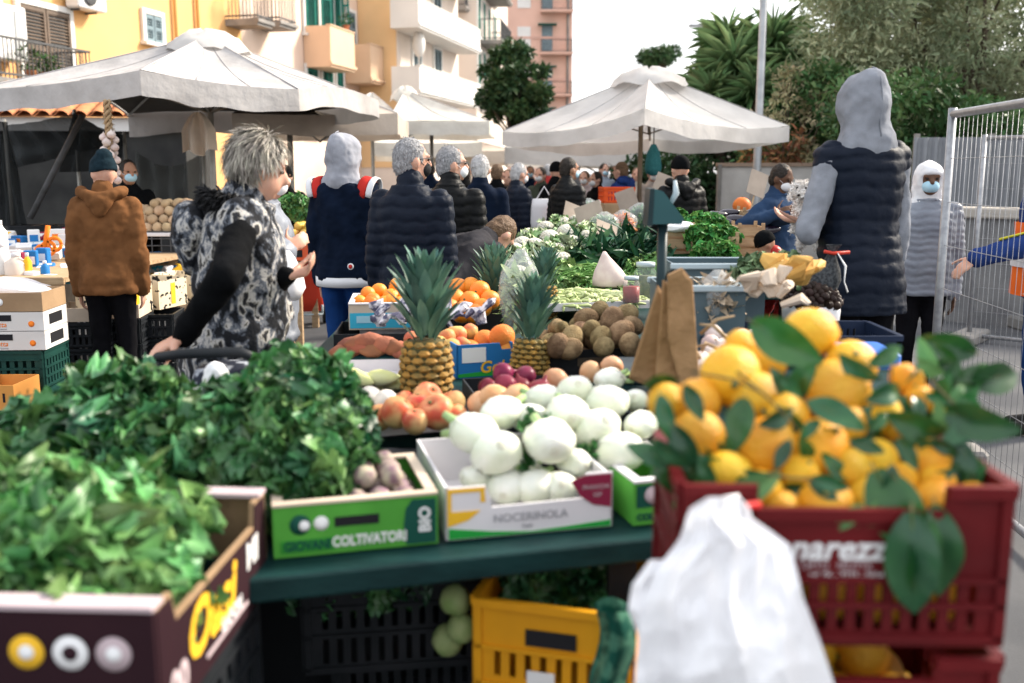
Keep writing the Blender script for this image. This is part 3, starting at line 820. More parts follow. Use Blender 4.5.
# ================================================================== nets of the left stall
net_m = M_clear('shade_net', (.012, .016, .018), .12, rough=.9)
net2_m = M_clear('shade_mesh', (.07, .075, .07), .22, rough=.9)
def net(label, corners, name='shade_net', mat=net_m, sag=.12, nu=22, nv=14, seed=0):
    a, b, c, d = [Vector(p) for p in corners]     # a-b top edge, d-c bottom edge
    o = a.copy(); m = MB()
    def fn(i, j):
        p = a.lerp(b, i).lerp(d.lerp(c, i), j)
        p.z -= sag * 4 * i * (1 - i) * (1 - j * .6)
        p.y += .06 * mnoise.noise(Vector((i * 5 + seed, j * 3, seed))) + .03 * math.sin(i * 26 + seed)
        return p - o
    m.sheet(nu, nv, fn)
    x = m.build(name, mat); x.location = o
    return tag(x, label, 'net')
net('black shade net sagging from its peak over the left stall', (at(4, 125, 11), at(74, 113, 10.4), at(122, 142, 10.8), at(14, 168, 11.2)), sag=.02, seed=1)
net('black shade net falling from the peak towards the hanging garlic', (at(74, 113, 10.4), at(124, 135, 10.9), at(122, 168, 11), at(60, 172, 10.8)), sag=.03, seed=5)
net('black net curtain tied at the far left of the stall', (at(-14, 120, 10.2), at(7, 122, 10.2), at(27, 226, 10.4), at(-14, 226, 10.2)), sag=0, seed=2)
net('dark green see-through mesh hung behind the masked vendor', (at(135, 150, 11.6), at(203, 150, 11.4), at(204, 212, 11.5), at(138, 212, 11.6)), 'shade_mesh', net2_m, .18, seed=3)
m = MB()
for px, pt in ((4, 122), (74, 112), (124, 134), (203, 148)):
    p = at(px, pt, 10.9); 
    pl = MB(); pl.tube([(0, 0, 0), (0, 0, p.z + .03)], .02, 8)
    o = pl.build('stall_pole', pole_m); o.location = (p.x, p.y, 0)
    tag(o, {4: 'thin pole holding the net at the far left', 74: 'thin pole under the peak of the black net', 124: 'thin pole beside the hanging garlic braid', 203: 'thin pole at the end of the green mesh'}[px], 'pole')
# ================================================================== people
skin_a = M('skin_fair', (.60, .36, .27), (.52, .28, .20), scale=14, rough=.5, sss=.15)
skin_b = M('skin_dark', (.13, .07, .045), (.10, .052, .033), scale=14, rough=.5, sss=.1)
skin_c = M('skin_tan', (.42, .24, .16), (.35, .18, .115), scale=14, rough=.5, sss=.15)
eye_m = M('eye', (.02, .015, .012), rough=.15)
def fabric(name, c, k=.7, sc=9, bump=.35, bs=180, rough=.9, sheen=.0): return M(name, c, tuple(x * k for x in c), scale=sc, rough=rough, bump=bump, bscale=bs, spec=.06, sheen=sheen, bdist=.004)
navy = fabric('navy_fabric', (.005, .010, .024)); black = fabric('black_fabric', (.004, .0045, .0055)); puff_navy = M('puffer_navy', (.006, .010, .020), (.008, .012, .023), scale=5, rough=.55, spec=.10, bump=.25, bscale=45)
puff_black = M('puffer_black', (.0045, .0052, .006), (.007, .0072, .0078), scale=5, rough=.5, spec=.12, bump=.25, bscale=45)
puff_red = M('puffer_red', (.42, .025, .02), (.30, .02, .018), scale=5, rough=.4, bump=.25, bscale=45)
puff_grey = M('puffer_grey', (.22, .24, .28), (.16, .175, .21), scale=5, rough=.4, bump=.25, bscale=45)
grey_sw = fabric('grey_sweatshirt', (.25, .265, .30), .8, 14)
grey_sw2 = fabric('pale_grey_cotton', (.31, .32, .36), .85, 14)
rust = fabric('rust_canvas', (.17, .075, .030), .65, 7)
slate = fabric('slate_lining', (.07, .085, .11), .8)
teal_knit = fabric('dark_teal_knit', (.012, .026, .036), .7, 40, .6, 220)
jeans = fabric('blue_jeans', (.010, .045, .17), .7, 5)
dark_tr = fabric('dark_trousers', (.006, .006, .008)); grey_tr = fabric('grey_trousers', (.06, .062, .07))
shoe_m = M('shoe_leather', (.02, .018, .016), rough=.5)
red_trim = fabric('red_trim', (.50, .035, .028), .85); white_trim = fabric('white_trim', (.70, .70, .72), .92)
mask_blue = M('mask_blue', (.36, .58, .70), (.42, .63, .74), scale=20, rough=.8); mask_white = M('mask_white', (.74, .75, .77), (.68, .69, .71), scale=20, rough=.8); mask_black = M('mask_black', (.012, .012, .014), rough=.8)
hair_white = M('hair_white', (.50, .49, .49), (.30, .30, .31), scale=30, rough=.5, bump=.8, bscale=90, stretch=(1, 1, .3)); hair_grey = M('hair_grey', (.32, .32, .33), (.20, .20, .21), scale=60, rough=.55, bump=.8, bscale=120)
hair_dark = M('hair_dark', (.018, .014, .012), (.03, .024, .02), scale=60, rough=.5, bump=.8, bscale=110); hair_brown = M('hair_brown', (.16, .10, .06), (.10, .06, .035), scale=50, rough=.5, bump=.8, bscale=110)
fur_black = M('fur_black', (.012, .012, .013), (.022, .022, .024), scale=60, rough=.8, bump=1, bscale=150)
orange_hv = M('hi_vis_orange', (.85, .16, .02), (.75, .13, .02), scale=8, rough=.7); yellow_hv = M('hi_vis_yellow', (.68, .62, .05), rough=.6)
royal = fabric('royal_blue_fabric', (.02, .045, .17), .7, 5)
blue_jk = fabric('blue_jacket', (.022, .045, .095), .75, 6)

def camo():
    m = M('camo_print', (.5, .5, .5), rough=.8, bump=.3, bscale=120, spec=.2)
    nt = m.node_tree; p = [n for n in nt.nodes if n.type == 'BSDF_PRINCIPLED'][0]
    tc = [n for n in nt.nodes if n.type == 'TEX_COORD'][0]
    n1 = _n(nt, 'ShaderNodeTexNoise'); n1.inputs['Scale'].default_value = 17; n1.inputs['Detail'].default_value = 6; n1.inputs['Distortion'].default_value = .35; n1.inputs['Roughness'].default_value = .62
    mp = _n(nt, 'ShaderNodeMapping'); mp.inputs['Scale'].default_value = (1, 1, .75); nt.links.new(tc.outputs['Object'], mp.inputs[0]); nt.links.new(mp.outputs[0], n1.inputs['Vector'])
    cr = _n(nt, 'ShaderNodeValToRGB'); e = cr.color_ramp; e.interpolation = 'LINEAR'
    for pos, col in ((0, (.012, .013, .016)), (.46, (.008, .009, .012)), (.48, (.07, .08, .10)), (.515, (.12, .13, .15)), (.535, (.34, .33, .32)), (.575, (.46, .44, .41)), (.59, (.16, .15, .13)), (.62, (.012, .012, .015))):
        x = e.elements.new(pos) if pos else e.elements[0]; x.color = (*col, 1)
    e.elements[-1].position = 1.0; e.elements[-1].color = (.10, .10, .11, 1)
    nt.links.new(n1.outputs[0], cr.inputs[0]); nt.links.new(cr.outputs[0], p.inputs['Base Color'])
    return m
camo_m = camo()

def short_hair(t, info, mat, L=.015, n=2200, seed=1):
    o = [c for c in t.children if c.name.startswith('hair')][0]; me = o.data; rs = np.random.RandomState(seed)
    co = np.empty(len(me.vertices) * 3, np.float32); me.vertices.foreach_get('co', co); co = co.reshape(-1, 3); no = np.empty_like(co).ravel(); me.vertices.foreach_get('normal', no); no = no.reshape(-1, 3)
    ix = rs.choice(len(co), n); nn = no[ix]; down = np.array([0, -.15, -1.0]) - nn * (nn @ np.array([0, -.15, -1.0]))[:, None]
    yd = down + nn * .35 + rs.normal(size=(n, 3)) * .25; s = L * (.6 + .8 * rs.rand(n))
    tv, tf = leaf_tpl(1, .22, 3, .25, .2)
    scatter('strands', tv, tf, frames(nn, yd), co[ix] - nn * .002, np.stack([s, s, s], -1), M(mat.name + '_strand', tuple(mat.node_tree.nodes['Mix'].inputs[6].default_value[:3]), rough=.55, tint=True, var=.16), o, tint=rs.rand(n))
def ik(a, b, l1, l2, pole):
    a, b, pole = Vector(a), Vector(b), Vector(pole)
    d = b - a; L = min(d.length, (l1 + l2) * .995); u = d.normalized(); b = a + u * L
    c = (l1 * l1 - l2 * l2 + L * L) / (2 * L); h = math.sqrt(max(l1 * l1 - c * c, 0))
    pv = pole - u * pole.dot(u)
    pv = pv.normalized() if pv.length > 1e-5 else Vector((0, -1, 0))
    return a + u * c + pv * h, b

def hand(m, w, d, nrm, S, side, curl=.5, spread=.2, thumb=.6):
    """palm, four unequal bent fingers and a thumb; d: direction of the hand, nrm: direction the palm faces"""
    w = Vector(w); d = Vector(d).normalized(); nrm = Vector(nrm); nrm = (nrm - d * nrm.dot(d)).normalized(); x = d.cross(nrm) * side    # x: towards the thumb
    k = S / 1.75
    pl = .088 * k
    for q in (-.028, -.010, .010, .026):
        m.cap(w + x * q * .6 * k, w + d * pl + x * q * k, .0135 * k, .0125 * k, 8)
    for q, L, i in ((.029, .070, 0), (.010, .080, 1), (-.009, .074, 2), (-.027, .058, 3)):
        p = w + d * pl * .96 + x * q * k; dd = d.copy(); r = .0088 * k
        dd = (dd + x * (q * spread * 8)).normalized()
        for seg, fr in ((0, .45), (1, .32), (2, .25)):
            ang = curl * (.55, .9, .7)[seg]
            dd = (dd * math.cos(ang) + nrm * math.sin(ang)).normalized()
            n = p + dd * L * fr * k; m.cap(p, n, r, r * .92, 8); p = n; r *= .92
    p = w + d * .022 * k + x * .028 * k; dd = (d * .65 + x * .75 + nrm * .25 * thumb).normalized()
    for L, r in ((.042, .0125), (.034, .0105), (.026, .009)):
        n = p + dd * L * k; m.cap(p, n, r * k, r * .92 * k, 8); p = n
        dd = (dd + d * .25 + nrm * .35 * thumb).normalized()

def person(label, x, y, yaw, h, jacket, trousers, head=('hair', None), skin=skin_a, mask=None, jl=.46, lean=0, quilt=0, puff=.012, sleeve=None, vest=False,
           hands=(None, None), hy=0, hp=0, collar=True, vox=.011, hood_down=None, glasses=False, wr=.012, group=None, z=0, w=1.0, poles=((.4, -1, -.3), (-.4, -1, -.3)), seat=False, hand_kw=({}, {}), stance=0.0, legs=True, belly=0.0, coat=False, ears=True, shz=.795):
    """standing figure facing local +Y; hands: world points to reach or None for arms hanging"""
    t = thing('person', label, 'person', (x, y, z), R(yaw), group)
    inv = (Matrix.Translation((x, y, z)) @ Matrix.Rotation(R(yaw), 4, 'Z')).inverted()
    piv = Vector((0, 0, .52 * h)); LM = Matrix.Translation(piv) @ Matrix.Rotation(-R(lean), 4, 'X') @ Matrix.Translation(-piv)
    def U(p): return LM @ Vector((p[0] * h * (w if abs(p[0]) > .045 else 1), p[1] * h, p[2] * h))
    def D(p): return Vector((p[0] * h, p[1] * h, p[2] * h))
    def rings(spec, infl, n=20, up=True):
        out = []
        for zz, wd, dp, yo in spec:
            f = U if (up and zz > .5) else D
            a = wd * w + infl; b = dp + infl
            r_ = []
            for k in range(n):
                q = 2 * PI * k / n; c_, s_ = math.cos(q), math.sin(q)
                e = .82
                r_.append(tuple(f((a / (w if a > .045 else 1) * math.copysign(abs(c_) ** e, c_), yo + b * math.copysign(abs(s_) ** e, s_), zz))))
            out.append(r_)
        return out
    TORSO = [(.455, .070, .055, -.004), (.49, .093, .066, -.006), (.53, .096, .068, -.006), (.58, .086, .060 + belly * .6, .004 + belly * .5), (.63, .086, .061 + belly, .006 + belly * .7), (.68, .093, .064 + belly * .5, .004), (.73, .099, .066, .002), (.765, .100, .062, -.002), (.798, .096, .055, -.006), (.815, .080, .047, -.010), (.828, .058, .041, -.010), (.840, .042, .038, -.010), (.855, .038, .036, -.008)]
    body = MB()
    body.loft(rings(TORSO, -.004))
    body.cap(U((0, -.008, .83)), U((0, .004, .90)), .036 * h, .033 * h)
    # head with its own turn and nod
    HC = U((0, .012, .926)); HM = Matrix.Translation(HC) @ Matrix.Rotation(-R(lean), 4, 'X') @ Matrix.Rotation(R(hy), 4, 'Z') @ Matrix.Rotation(-R(hp), 4, 'X')
    def E(c, r, mb, n=18, k=12, clamp=None): mb.ell((c[0] * h, c[1] * h, c[2] * h), (r[0] * h, r[1] * h, r[2] * h), n, k, X=HM, clamp=clamp)
    E((0, -.004, .006), (.043, .054, .060), body); E((0, .014, -.026), (.035, .040, .041), body); E((0, .030, -.050), (.018, .018, .014), body)
    body.cap(HM @ Vector((0, .047 * h, .008 * h)), HM @ Vector((0, .060 * h, -.014 * h)), .0055 * h, .0095 * h, 8)
    body.cap(HM @ Vector((-.010 * h, .049 * h, -.034 * h)), HM @ Vector((.010 * h, .049 * h, -.034 * h)), .005 * h, .005 * h, 8)
    body.cap(HM @ Vector((-.026 * h, .043 * h, .012 * h)), HM @ Vector((.026 * h, .043 * h, .012 * h)), .0075 * h, .0075 * h, 8)
    if ears:
        for s_ in (-1, 1): E((s_ * .044, -.004, -.008), (.008, .014, .019), body, 10, 8)
    sh, el, wrp, hd = [], [], [], []
    for i, s_ in enumerate((1, -1)):
        a = U((s_ * .096, -.004, shz))
        if hands[i] is not None:
            b = inv @ Vector(hands[i]); e, b = ik(a, b, .185 * h, .165 * h, Vector((poles[i][0], poles[i][1], poles[i][2])))
        else:
            e = D((s_ * (.121 * w), -.014, .618)) + (U((s_ * .096, -.004, shz)) - D((s_ * .096, -.004, shz))) * .9
            b = e + Vector((s_ * -.002 * h, .028 * h + (.03 * h if lean > 20 else 0), -.150 * h))
        sh.append(a); el.append(e); wrp.append(b)
        body.cap(a, e, .028 * h, .022 * h); body.cap(e, b, .022 * h, .0165 * h)
        dd = (b - e).normalized(); kw = dict(curl=.45); kw.update(hand_kw[i])
        dd = kw.pop('dir', dd); nn = kw.pop('nrm', Vector((-s_, .15, 0)))
        dd = inv.to_3x3() @ Vector(dd) if 'world' in kw else dd
        nn = inv.to_3x3() @ Vector(nn) if 'world' in kw else nn
        kw.pop('world', 0)
        hand(body, b, dd, nn, h, s_, **kw)
    hips, knees, ank = [], [], []
    if legs:
        for i, s_ in enumerate((1, -1)):
            st = stance * s_
            a = D((s_ * .046, -.004, .49)); k = D((s_ * .050, .012 + st * .4, .275)); b = D((s_ * .054, -.012 + st, .045))
            hips.append(a); knees.append(k); ank.append(b)
            body.cap(a, k, .046 * h, .030 * h); body.cap(k, b, .029 * h, .019 * h)
    body_o = bake(body, 'body', skin, t, vox=min(vox, .010), smooth=2)
    eb = MB()
    for s_ in (-1, 1): E((s_ * .0185, .046, .002), (.0072, .005, .0045), eb, 10, 8)
    eb.build('eyes', eye_m, t)
    if legs:
        tr = MB()
        tr.loft(rings([(.445, .070, .055, -.004)] + TORSO[1:4], .006))
        for i in range(2):
            tr.cap(hips[i], knees[i], .054 * h, .038 * h); tr.cap(knees[i], ank[i] + Vector((0, 0, .0)), .038 * h, .029 * h)
        bake(tr, 'trousers', trousers, t, vox=max(vox, .011), smooth=3, wrinkle=.02, wscale=.12)
        for i in range(2):
            s = MB(); b = ank[i]; s.cap(b + Vector((0, -.012 * h, -.012 * h)), b + Vector((0, .075 * h, -.026 * h)), .027 * h, .021 * h); s.cap(b + Vector((0, 0, .0)), b + Vector((0, 0, .02 * h)), .024 * h, .026 * h)
            bake(s, 'shoe', shoe_m, t, vox=.011, smooth=2, post=lambda co, no: np.stack([co[:, 0], co[:, 1], np.maximum(co[:, 2], .004)], -1))
    # jacket
    jk = MB()
    spec = [q for q in TORSO if q[0] > jl + .015]
    if jl < .5:
        first = (jl, .098, .072, -.004)
        spec = [first, (jl + .02, .101, .074, -.004)] + [(a, max(b, .096) if a < .6 else b, max(c, .068) if a < .6 else c, d) for a, b, c, d in spec]
    if coat: spec = [(.30, .108, .082, 0), (.36, .107, .08, 0), (.42, .104, .077, 0)] + spec
    spec = spec[:-1] + [(.850, .044, .042, -.008)]
    jk.loft(rings(spec, puff))
    for i in range(2):
        if not vest: 
            jk.cap(sh[i], el[i], .031 * h + puff * h * .8, .027 * h + puff * h * .7); jk.cap(el[i], wrp[i], .027 * h + puff * h * .7, .023 * h + puff * h * .5)
        else:
            jk.cap(sh[i], sh[i].lerp(el[i], .06), .033 * h + puff * h * .7, .031 * h + puff * h * .6)
    if collar:
        jk.cap(U((0, -.012, .838)), U((0, -.010, .862)), .040 * h + puff * h * .3, .040 * h + puff * h * .25)
    bake(jk, 'vest' if vest else 'jacket', jacket, t, vox=vox, smooth=4, wrinkle=wr if not quilt else wr * .6, wscale=.09, quilt=quilt, qamp=.0115 if quilt else 0, w2=.004, w2scale=.03)
    if vest:
        for i in range(2):
            s = MB(); s.cap(sh[i], el[i], .034 * h, .030 * h); s.cap(el[i], wrp[i], .030 * h, .024 * h)
            bake(s, 'sleeve', sleeve, t, vox=vox, smooth=3, wrinkle=.02, wscale=.07)
    # head cover
    kind, hm = head[0], head[1]
    hb = MB()
    if kind == 'hair':
        E((0, -.010, .012), (.0475, .054, .058), hb); E((0, -.026, -.012), (.040, .038, .045), hb)
        cut = lambda co, no: co
        bake(hb, 'hair', hm, t, vox=.008, smooth=2, w2=.012, w2scale=.02)
    elif kind == 'beanie':
        E((0, -.006, .020), (.050, .061, .058), hb, clamp=lambda p: (p[0], p[1], max(p[2], .012 * h)))
        hb.loft([[(c_[0] * h, c_[1] * h, zz * h) for c_ in ((.051 * math.cos(q), -.005 + .061 * math.sin(q)) for q in (2 * PI * k / 24 for k in range(24)))] for zz in (-.002, .020)], X=HM)
        if len(head) > 2: E((0, -.03, .055), (.034, .036, .036), hb)
        bake(hb, 'beanie', hm, t, vox=.009, smooth=3, w2=.006, w2scale=.02)
    elif kind == 'hood':
        fl = .024 * h
        rg = []
        for zz, a_, b_, yo in ((.79, .084, .056, -.012), (.815, .080, .060, -.014), (.838, .068, .060, -.016), (.858, .058, .058, -.014), (.88, .057, .062, -.010), (.905, .060, .070, -.006), (.93, .060, .072, -.006), (.95, .057, .072, -.003), (.968, .049, .065, -.006), (.984, .036, .051, -.012), (.995, .020, .032, -.018), (1.0, .007, .012, -.022)):
            ct = U((0, yo, zz)); q0 = R(hy) * min(1, max(0, (zz - .84) / .06)); ring = []
            for k in range(26):
                q = 2 * PI * k / 26; x_, y_ = a_ * math.cos(q) * h, b_ * math.sin(q) * h
                if .86 < zz < .945: y_ = min(y_, (.043 - yo) * h)
                v_ = LM.to_3x3() @ (Matrix.Rotation(q0, 3, 'Z') @ Vector((x_, y_, 0))); ring.append(tuple(ct + v_))
            rg.append(ring)
        hb.loft(rg)
        sm = MB(); sm.tube([(Vector(q[19]) + Vector(q[20])) / 2 + Vector((0, 0, .002)) for q in rg[2:]], .0035, 6)
        ho = bake(hb, 'hood', hm, t, vox=.009, smooth=4, wrinkle=.030, wscale=.10, w2=.003, w2scale=.03); sm.build('seam', hm, ho)
    if hood_down is not None:
        q = MB()
        for k in range(9):
            a = PI * (1.08 + .84 * k / 8); p = U((.078 * math.cos(a), -.012 + .062 * math.sin(a), .845 + .012 * math.cos(a * 2)))
            q.ell(tuple(p), (.026 * h, .026 * h, .024 * h), 12, 8)
        p = U((0, -.078, .815)); q.ell(tuple(p), (.052 * h, .030 * h, .036 * h), 14, 10); p = U((0, -.085, .785)); q.ell(tuple(p), (.032 * h, .02 * h, .026 * h), 14, 10)
        bake(q, 'hood', hood_down, t, vox=.011, smooth=4, wrinkle=.02, wscale=.06)
    if mask:
        q = MB(); E((0, .0235, -.028), (.034, .040, .030), q, clamp=lambda p: (p[0], max(p[1], .018 * h), p[2]))
        E((0, .052, -.022), (.010, .010, .018), q)
        mo = bake(q, 'face_mask', mask, t, vox=.007, smooth=3)
        s = MB()
        for s_ in (-1, 1): s.tube([HM @ Vector((s_ * .031 * h, .028 * h, -.016 * h)), HM @ Vector((s_ * .042 * h, .010 * h, -.004 * h)), HM @ Vector((s_ * .046 * h, -.010 * h, -.004 * h))], .0018, 5)
        s.build('ear_loop', mask, mo)
    if glasses:
        s = MB()
        for s_ in (-1, 1):
            s.tube([HM @ Vector((s_ * .045 * h, -.002 * h, .002 * h)), HM @ Vector((s_ * .041 * h, .046 * h, .006 * h))], .0022, 6)
            s.tube([HM @ Vector(((s_ * .021 + .014 * math.cos(q)) * h, .055 * h, (.002 + .011 * math.sin(q)) * h)) for q in (2 * PI * k / 14 for k in range(15))], .0018, 5)
        s.build('glasses', iron, t)
    return t, dict(h=h, U=U, HM=HM, inv=inv, sh=sh, el=el, wr=wrp)
# ------------------------------------------------------------------ 1 brown jacket
d = 6.3
person('person in a rust brown jacket and dark beanie looking down at the left stall', xat(102, d), d, 8, 1.60, rust, dark_tr, ('beanie', teal_knit, 1), skin_a, hy=38, hp=14, hood_down=rust, jl=.455, puff=.016, wr=.03, vox=.010, w=1.0)
# ------------------------------------------------------------------ 2 woman in the printed vest
d = 3.4
hx = xat(221, d)
wt, wi = person('woman with short silver hair in a black and white printed long vest by a cart', hx, d, -76, 1.645, camo_m, dark_tr, ('none', None), skin_a, jl=.40, puff=.026, vest=True, sleeve=black, coat=True,
    shz=.812, hands=(at(183, 336, 3.06), at(284, 277, 3.3)), poles=((1, -.12, -.4), (-.3, -.2, -1)), vox=.009, w=1.16, belly=.016, hp=8, hy=4, wr=.03,
    hand_kw=(dict(dir=(-.75, -.25, -.42), nrm=(.1, .25, -1), world=1, curl=.35, spread=.3), dict(dir=(.9, -.1, .25), nrm=(-.2, -.3, 1), world=1, curl=.95)), lean=9)
def wild_hair(t, info, n=5200, L=.062):
    """layered short hair: many thin strands flowing down and back from the crown"""
    h, HM = info['h'], info['HM']; rs = np.random.RandomState(3); m = MB()
    m.ell((0, -.008 * h, .012 * h), (.047 * h, .055 * h, .057 * h), 18, 12, X=HM)
    hair = m.build('hair', M('hair_under', (.22, .20, .18), (.12, .11, .10), scale=40, rough=.6), t)
    nn = rs.normal(size=(n * 2, 3)); nn /= np.linalg.norm(nn, axis=1)[:, None]
    keep = ~((nn[:, 1] > .42) & (nn[:, 2] < .62)) & ~((nn[:, 2] < -.6)) & ~((nn[:, 1] > .02) & (nn[:, 2] < .12)); nn = nn[keep][:n]; n = len(nn)
    p = np.array([0, -.008, .012]) * h + nn * np.array([.047, .056, .059]) * h
    out = nn - np.array([0, -.25, .85]); tang = out - nn * np.sum(out * nn, axis=1)[:, None]; tang = tang + np.array([0, -.45, -.1]) * (nn[:, 2:3] > .55); tang = tang - nn * np.sum(tang * nn, axis=1)[:, None]; tang /= np.maximum(np.linalg.norm(tang, axis=1), .15)[:, None]
    yd = tang + nn * (.22 + .3 * rs.rand(n))[:, None] + rs.normal(size=(n, 3)) * .22
    s = L * (.55 + .7 * rs.rand(n)); Rm = np.array(HM.to_3x3()); T0 = np.array(HM.translation)
    tv, tf = leaf_tpl(1, .055, 6, .42, .3)
    scatter('strands', tv, tf, frames(nn @ Rm.T, yd @ Rm.T), p @ Rm.T + T0, np.stack([s, s, s], -1), M('hair_silver', (.46, .42, .36), (.20, .18, .155), scale=26, rough=.42, tint=True, var=.45), hair, tint=rs.rand(n))
wild_hair(wt, wi)
def fur_collar(t, info):
    m = MB(); rs = random.Random(5); U, h = info['U'], info['h']
    for k in range(420):
        a = rs.uniform(-.2, PI + .2) + PI; rr = rs.uniform(.9, 1.1)
        c = Vector((.070 * math.cos(a) * rr, -.018 + .062 * math.sin(a) * rr, .842 + rs.uniform(-.014, .02)))
        d = Vector((math.cos(a) + rs.uniform(-.5, .5), math.sin(a) + rs.uniform(-.5, .5), rs.uniform(-.4, .9))).normalized()
        p = U(c); m.tube([p, p + d * .028, p + d * .05 + Vector((0, 0, -.012))], [.008, .006, .001], 4, flat=.6)
    m.build('fur_collar', fur_black, t)
    q = MB()
    p = U((0, -.105, .785)); q.ell(tuple(p), (.075 * h, .042 * h, .055 * h), 16, 12); p = U((0, -.10, .74)); q.ell(tuple(p), (.058 * h, .035 * h, .055 * h), 16, 12)
    bake(q, 'hood', camo_m, t, vox=.011, smooth=5, wrinkle=.03, wscale=.07)
    st = MB()
    pts = [U((.075, .045, .80)), U((.02, .085, .70)), U((-.07, .098, .58)), U((-.10, .07, .48))]
    st.tube(pts, .018, 8, flat=.4); st.build('strap', black, t)
fur_collar(wt, wi)
# ------------------------------------------------------------------ 3 woman behind her
d = 4.5
person('woman in a pale grey jacket and white mask half hidden behind the silver haired woman', xat(262, d), d, -75, 1.60, puff_grey, dark_tr, ('hair', hair_white), skin_a, mask=mask_white, quilt=0, puff=.018, vox=.012, hp=10, hands=(at(286, 250, 4.35), None), wr=.03)
# ------------------------------------------------------------------ 4 navy jacket with red and white shoulders
d = 6.2
nt_, ni = person('man in a navy jacket with red and white shoulder bands and a grey hood', xat(344, d), d, -16, 1.73, navy, jeans, ('hood', grey_sw2), skin_a, mask=mask_white, jl=.475, puff=.014, vox=.010, hy=-8, wr=.03, w=.96)
def shoulder_bands(t, info):
    h = info['h']
    for i, s_ in enumerate((1, -1)):
        a, e = info['sh'][i], info['el'][i]
        for (o, mt, nm, rr) in ((-.012, red_trim, 'red_band', .0575), (.022, white_trim, 'white_band', .0565)):
            m = MB(); pts = []
            for k in range(15):
                q = PI * (-.10 + 1.2 * k / 14)
                base = a + Vector((s_ * (.002 + o * .9) * h, 0, 0))
                pts.append(base + Vector((s_ * .012 * h * math.sin(q), -.045 * h * math.cos(q), .045 * h * math.sin(q) - .006 * h * (1 - math.sin(q)))))
            m.tube(pts, .019 * h if mt is red_trim else .012 * h, 8, flat=.32); m.build(nm, mt, t)
    m = MB()
    rg = []
    for zz in (.458, .492):
        rg.append([(.118 * .96 * h * math.cos(q), -.004 * h + .094 * h * math.sin(q), zz * h) for q in (2 * PI * k / 28 for k in range(28))])
    m.loft(rg); m.build('waistband', white_trim, t)
    m = MB(); m.lathe([(0.0, 0), (.020, 0), (.020, .006), (0.0, .006)], 18, X=TR(.062 * h, -.098 * h, .535 * h, rx=PI / 2)); m.lathe([(0.0, 0), (.013, 0), (.013, .003), (0.0, .003)], 18, m=1, X=TR(.062 * h, -.1015 * h, .535 * h, rx=PI / 2))
    m.build('badge', [white_trim, red_trim], t)
shoulder_bands(nt_, ni)
# ------------------------------------------------------------------ 5, 6, 7 men in dark coats
d = 5.3
person('man with cropped grey hair and glasses in a navy quilted jacket', xat(411, d), d, -14, 1.675, puff_navy, dark_tr, ('hair', hair_grey), skin_a, mask=mask_black, jl=.45, quilt=.062, puff=.015, vox=.009, hy=-48, glasses=True, w=.99)
d = 6.4
person('grey haired man in white mask and black quilted jacket behind the one in glasses', xat(451, d), d, -18, 1.66, puff_black, dark_tr, ('hair', hair_grey), skin_a, mask=mask_white, jl=.45, quilt=.058, puff=.014, vox=.010, hy=-55, glasses=True)
d = 8.0
person('man with white hair in a plain dark coat seen from behind', xat(480, d), d, -5, 1.63, navy, dark_tr, ('hair', hair_white), skin_a, jl=.44, coat=True, puff=.016, vox=.012)
# ------------------------------------------------------------------ 8 white haired man in profile
d = 10.2
person('white haired man in a navy puffer jacket and mask standing sideways at the stall', xat(518, d), d, -62, 1.58, puff_navy, dark_tr, ('hair', hair_white), skin_a, mask=mask_white, jl=.45, quilt=.07, puff=.02, vox=.013, hp=8)
for o_ in [o for o in bpy.data.objects if o.name.startswith('person') and 'hair' in o['label'] and o is not wt and any(c.name.startswith('hair') for c in o.children) and 'jacket half' not in o['label']]:
    k_ = [c for c in o_.children if c.name.startswith('hair')][0]
    if 'Mix' in k_.data.materials[0].node_tree.nodes: short_hair(o_, None, k_.data.materials[0])
# ------------------------------------------------------------------ 9 stooping figure
d = 5.25
person('person in a dark grey jacket bending low beside the oranges', xat(418, d), d, -48, 1.60, fabric('charcoal_fabric', (.045, .043, .048)), dark_tr, ('hair', hair_brown), skin_a, lean=60, puff=.016, vox=.012, wr=.03)
# ------------------------------------------------------------------ 10, 11, 12
d = 9.6
person('dark haired man in long black quilted coat and blue mask behind the tomatoes', xat(568, d), d, -50, 1.63, puff_black, dark_tr, ('hair', hair_dark), skin_c, mask=mask_blue, quilt=.055, coat=True, puff=.014, vox=.013, hy=-12)
d = 12.3
person('man with cropped ginger hair in a bright navy hooded jacket near the red crate', xat(622, d), d, 55, 1.61, royal, dark_tr, ('hair', hair_brown), skin_a, hood_down=royal, vox=.014, puff=.018)
d = 9.0
person('person in a black beanie and black puffer jacket behind the weighing scale', xat(681, d), d, 18, 1.63, puff_black, dark_tr, ('beanie', black), skin_a, hood_down=puff_black, quilt=.07, puff=.015, vox=.012, w=1.08)
# ------------------------------------------------------------------ 13 vendor in blue, 14 stooping in red
d = 7.6
person('dark haired vendor in a blue jacket and white mask serving behind the aubergines', xat(780, d), d, -130, 1.555, blue_jk, dark_tr, ('hair', hair_dark), skin_b, mask=mask_white, vox=.012, puff=.016, hp=18, hands=(at(776, 214, 7.35), at(790, 216, 7.3)), wr=.03)
d = 6.5
person('person in a black cap and red puffer jacket stooping behind the wooden crates', xat(804, d), d, 88, 1.17, puff_red, dark_tr, ('beanie', black), skin_c, lean=27, quilt=.06, puff=.018, vox=.012, w=1.1)
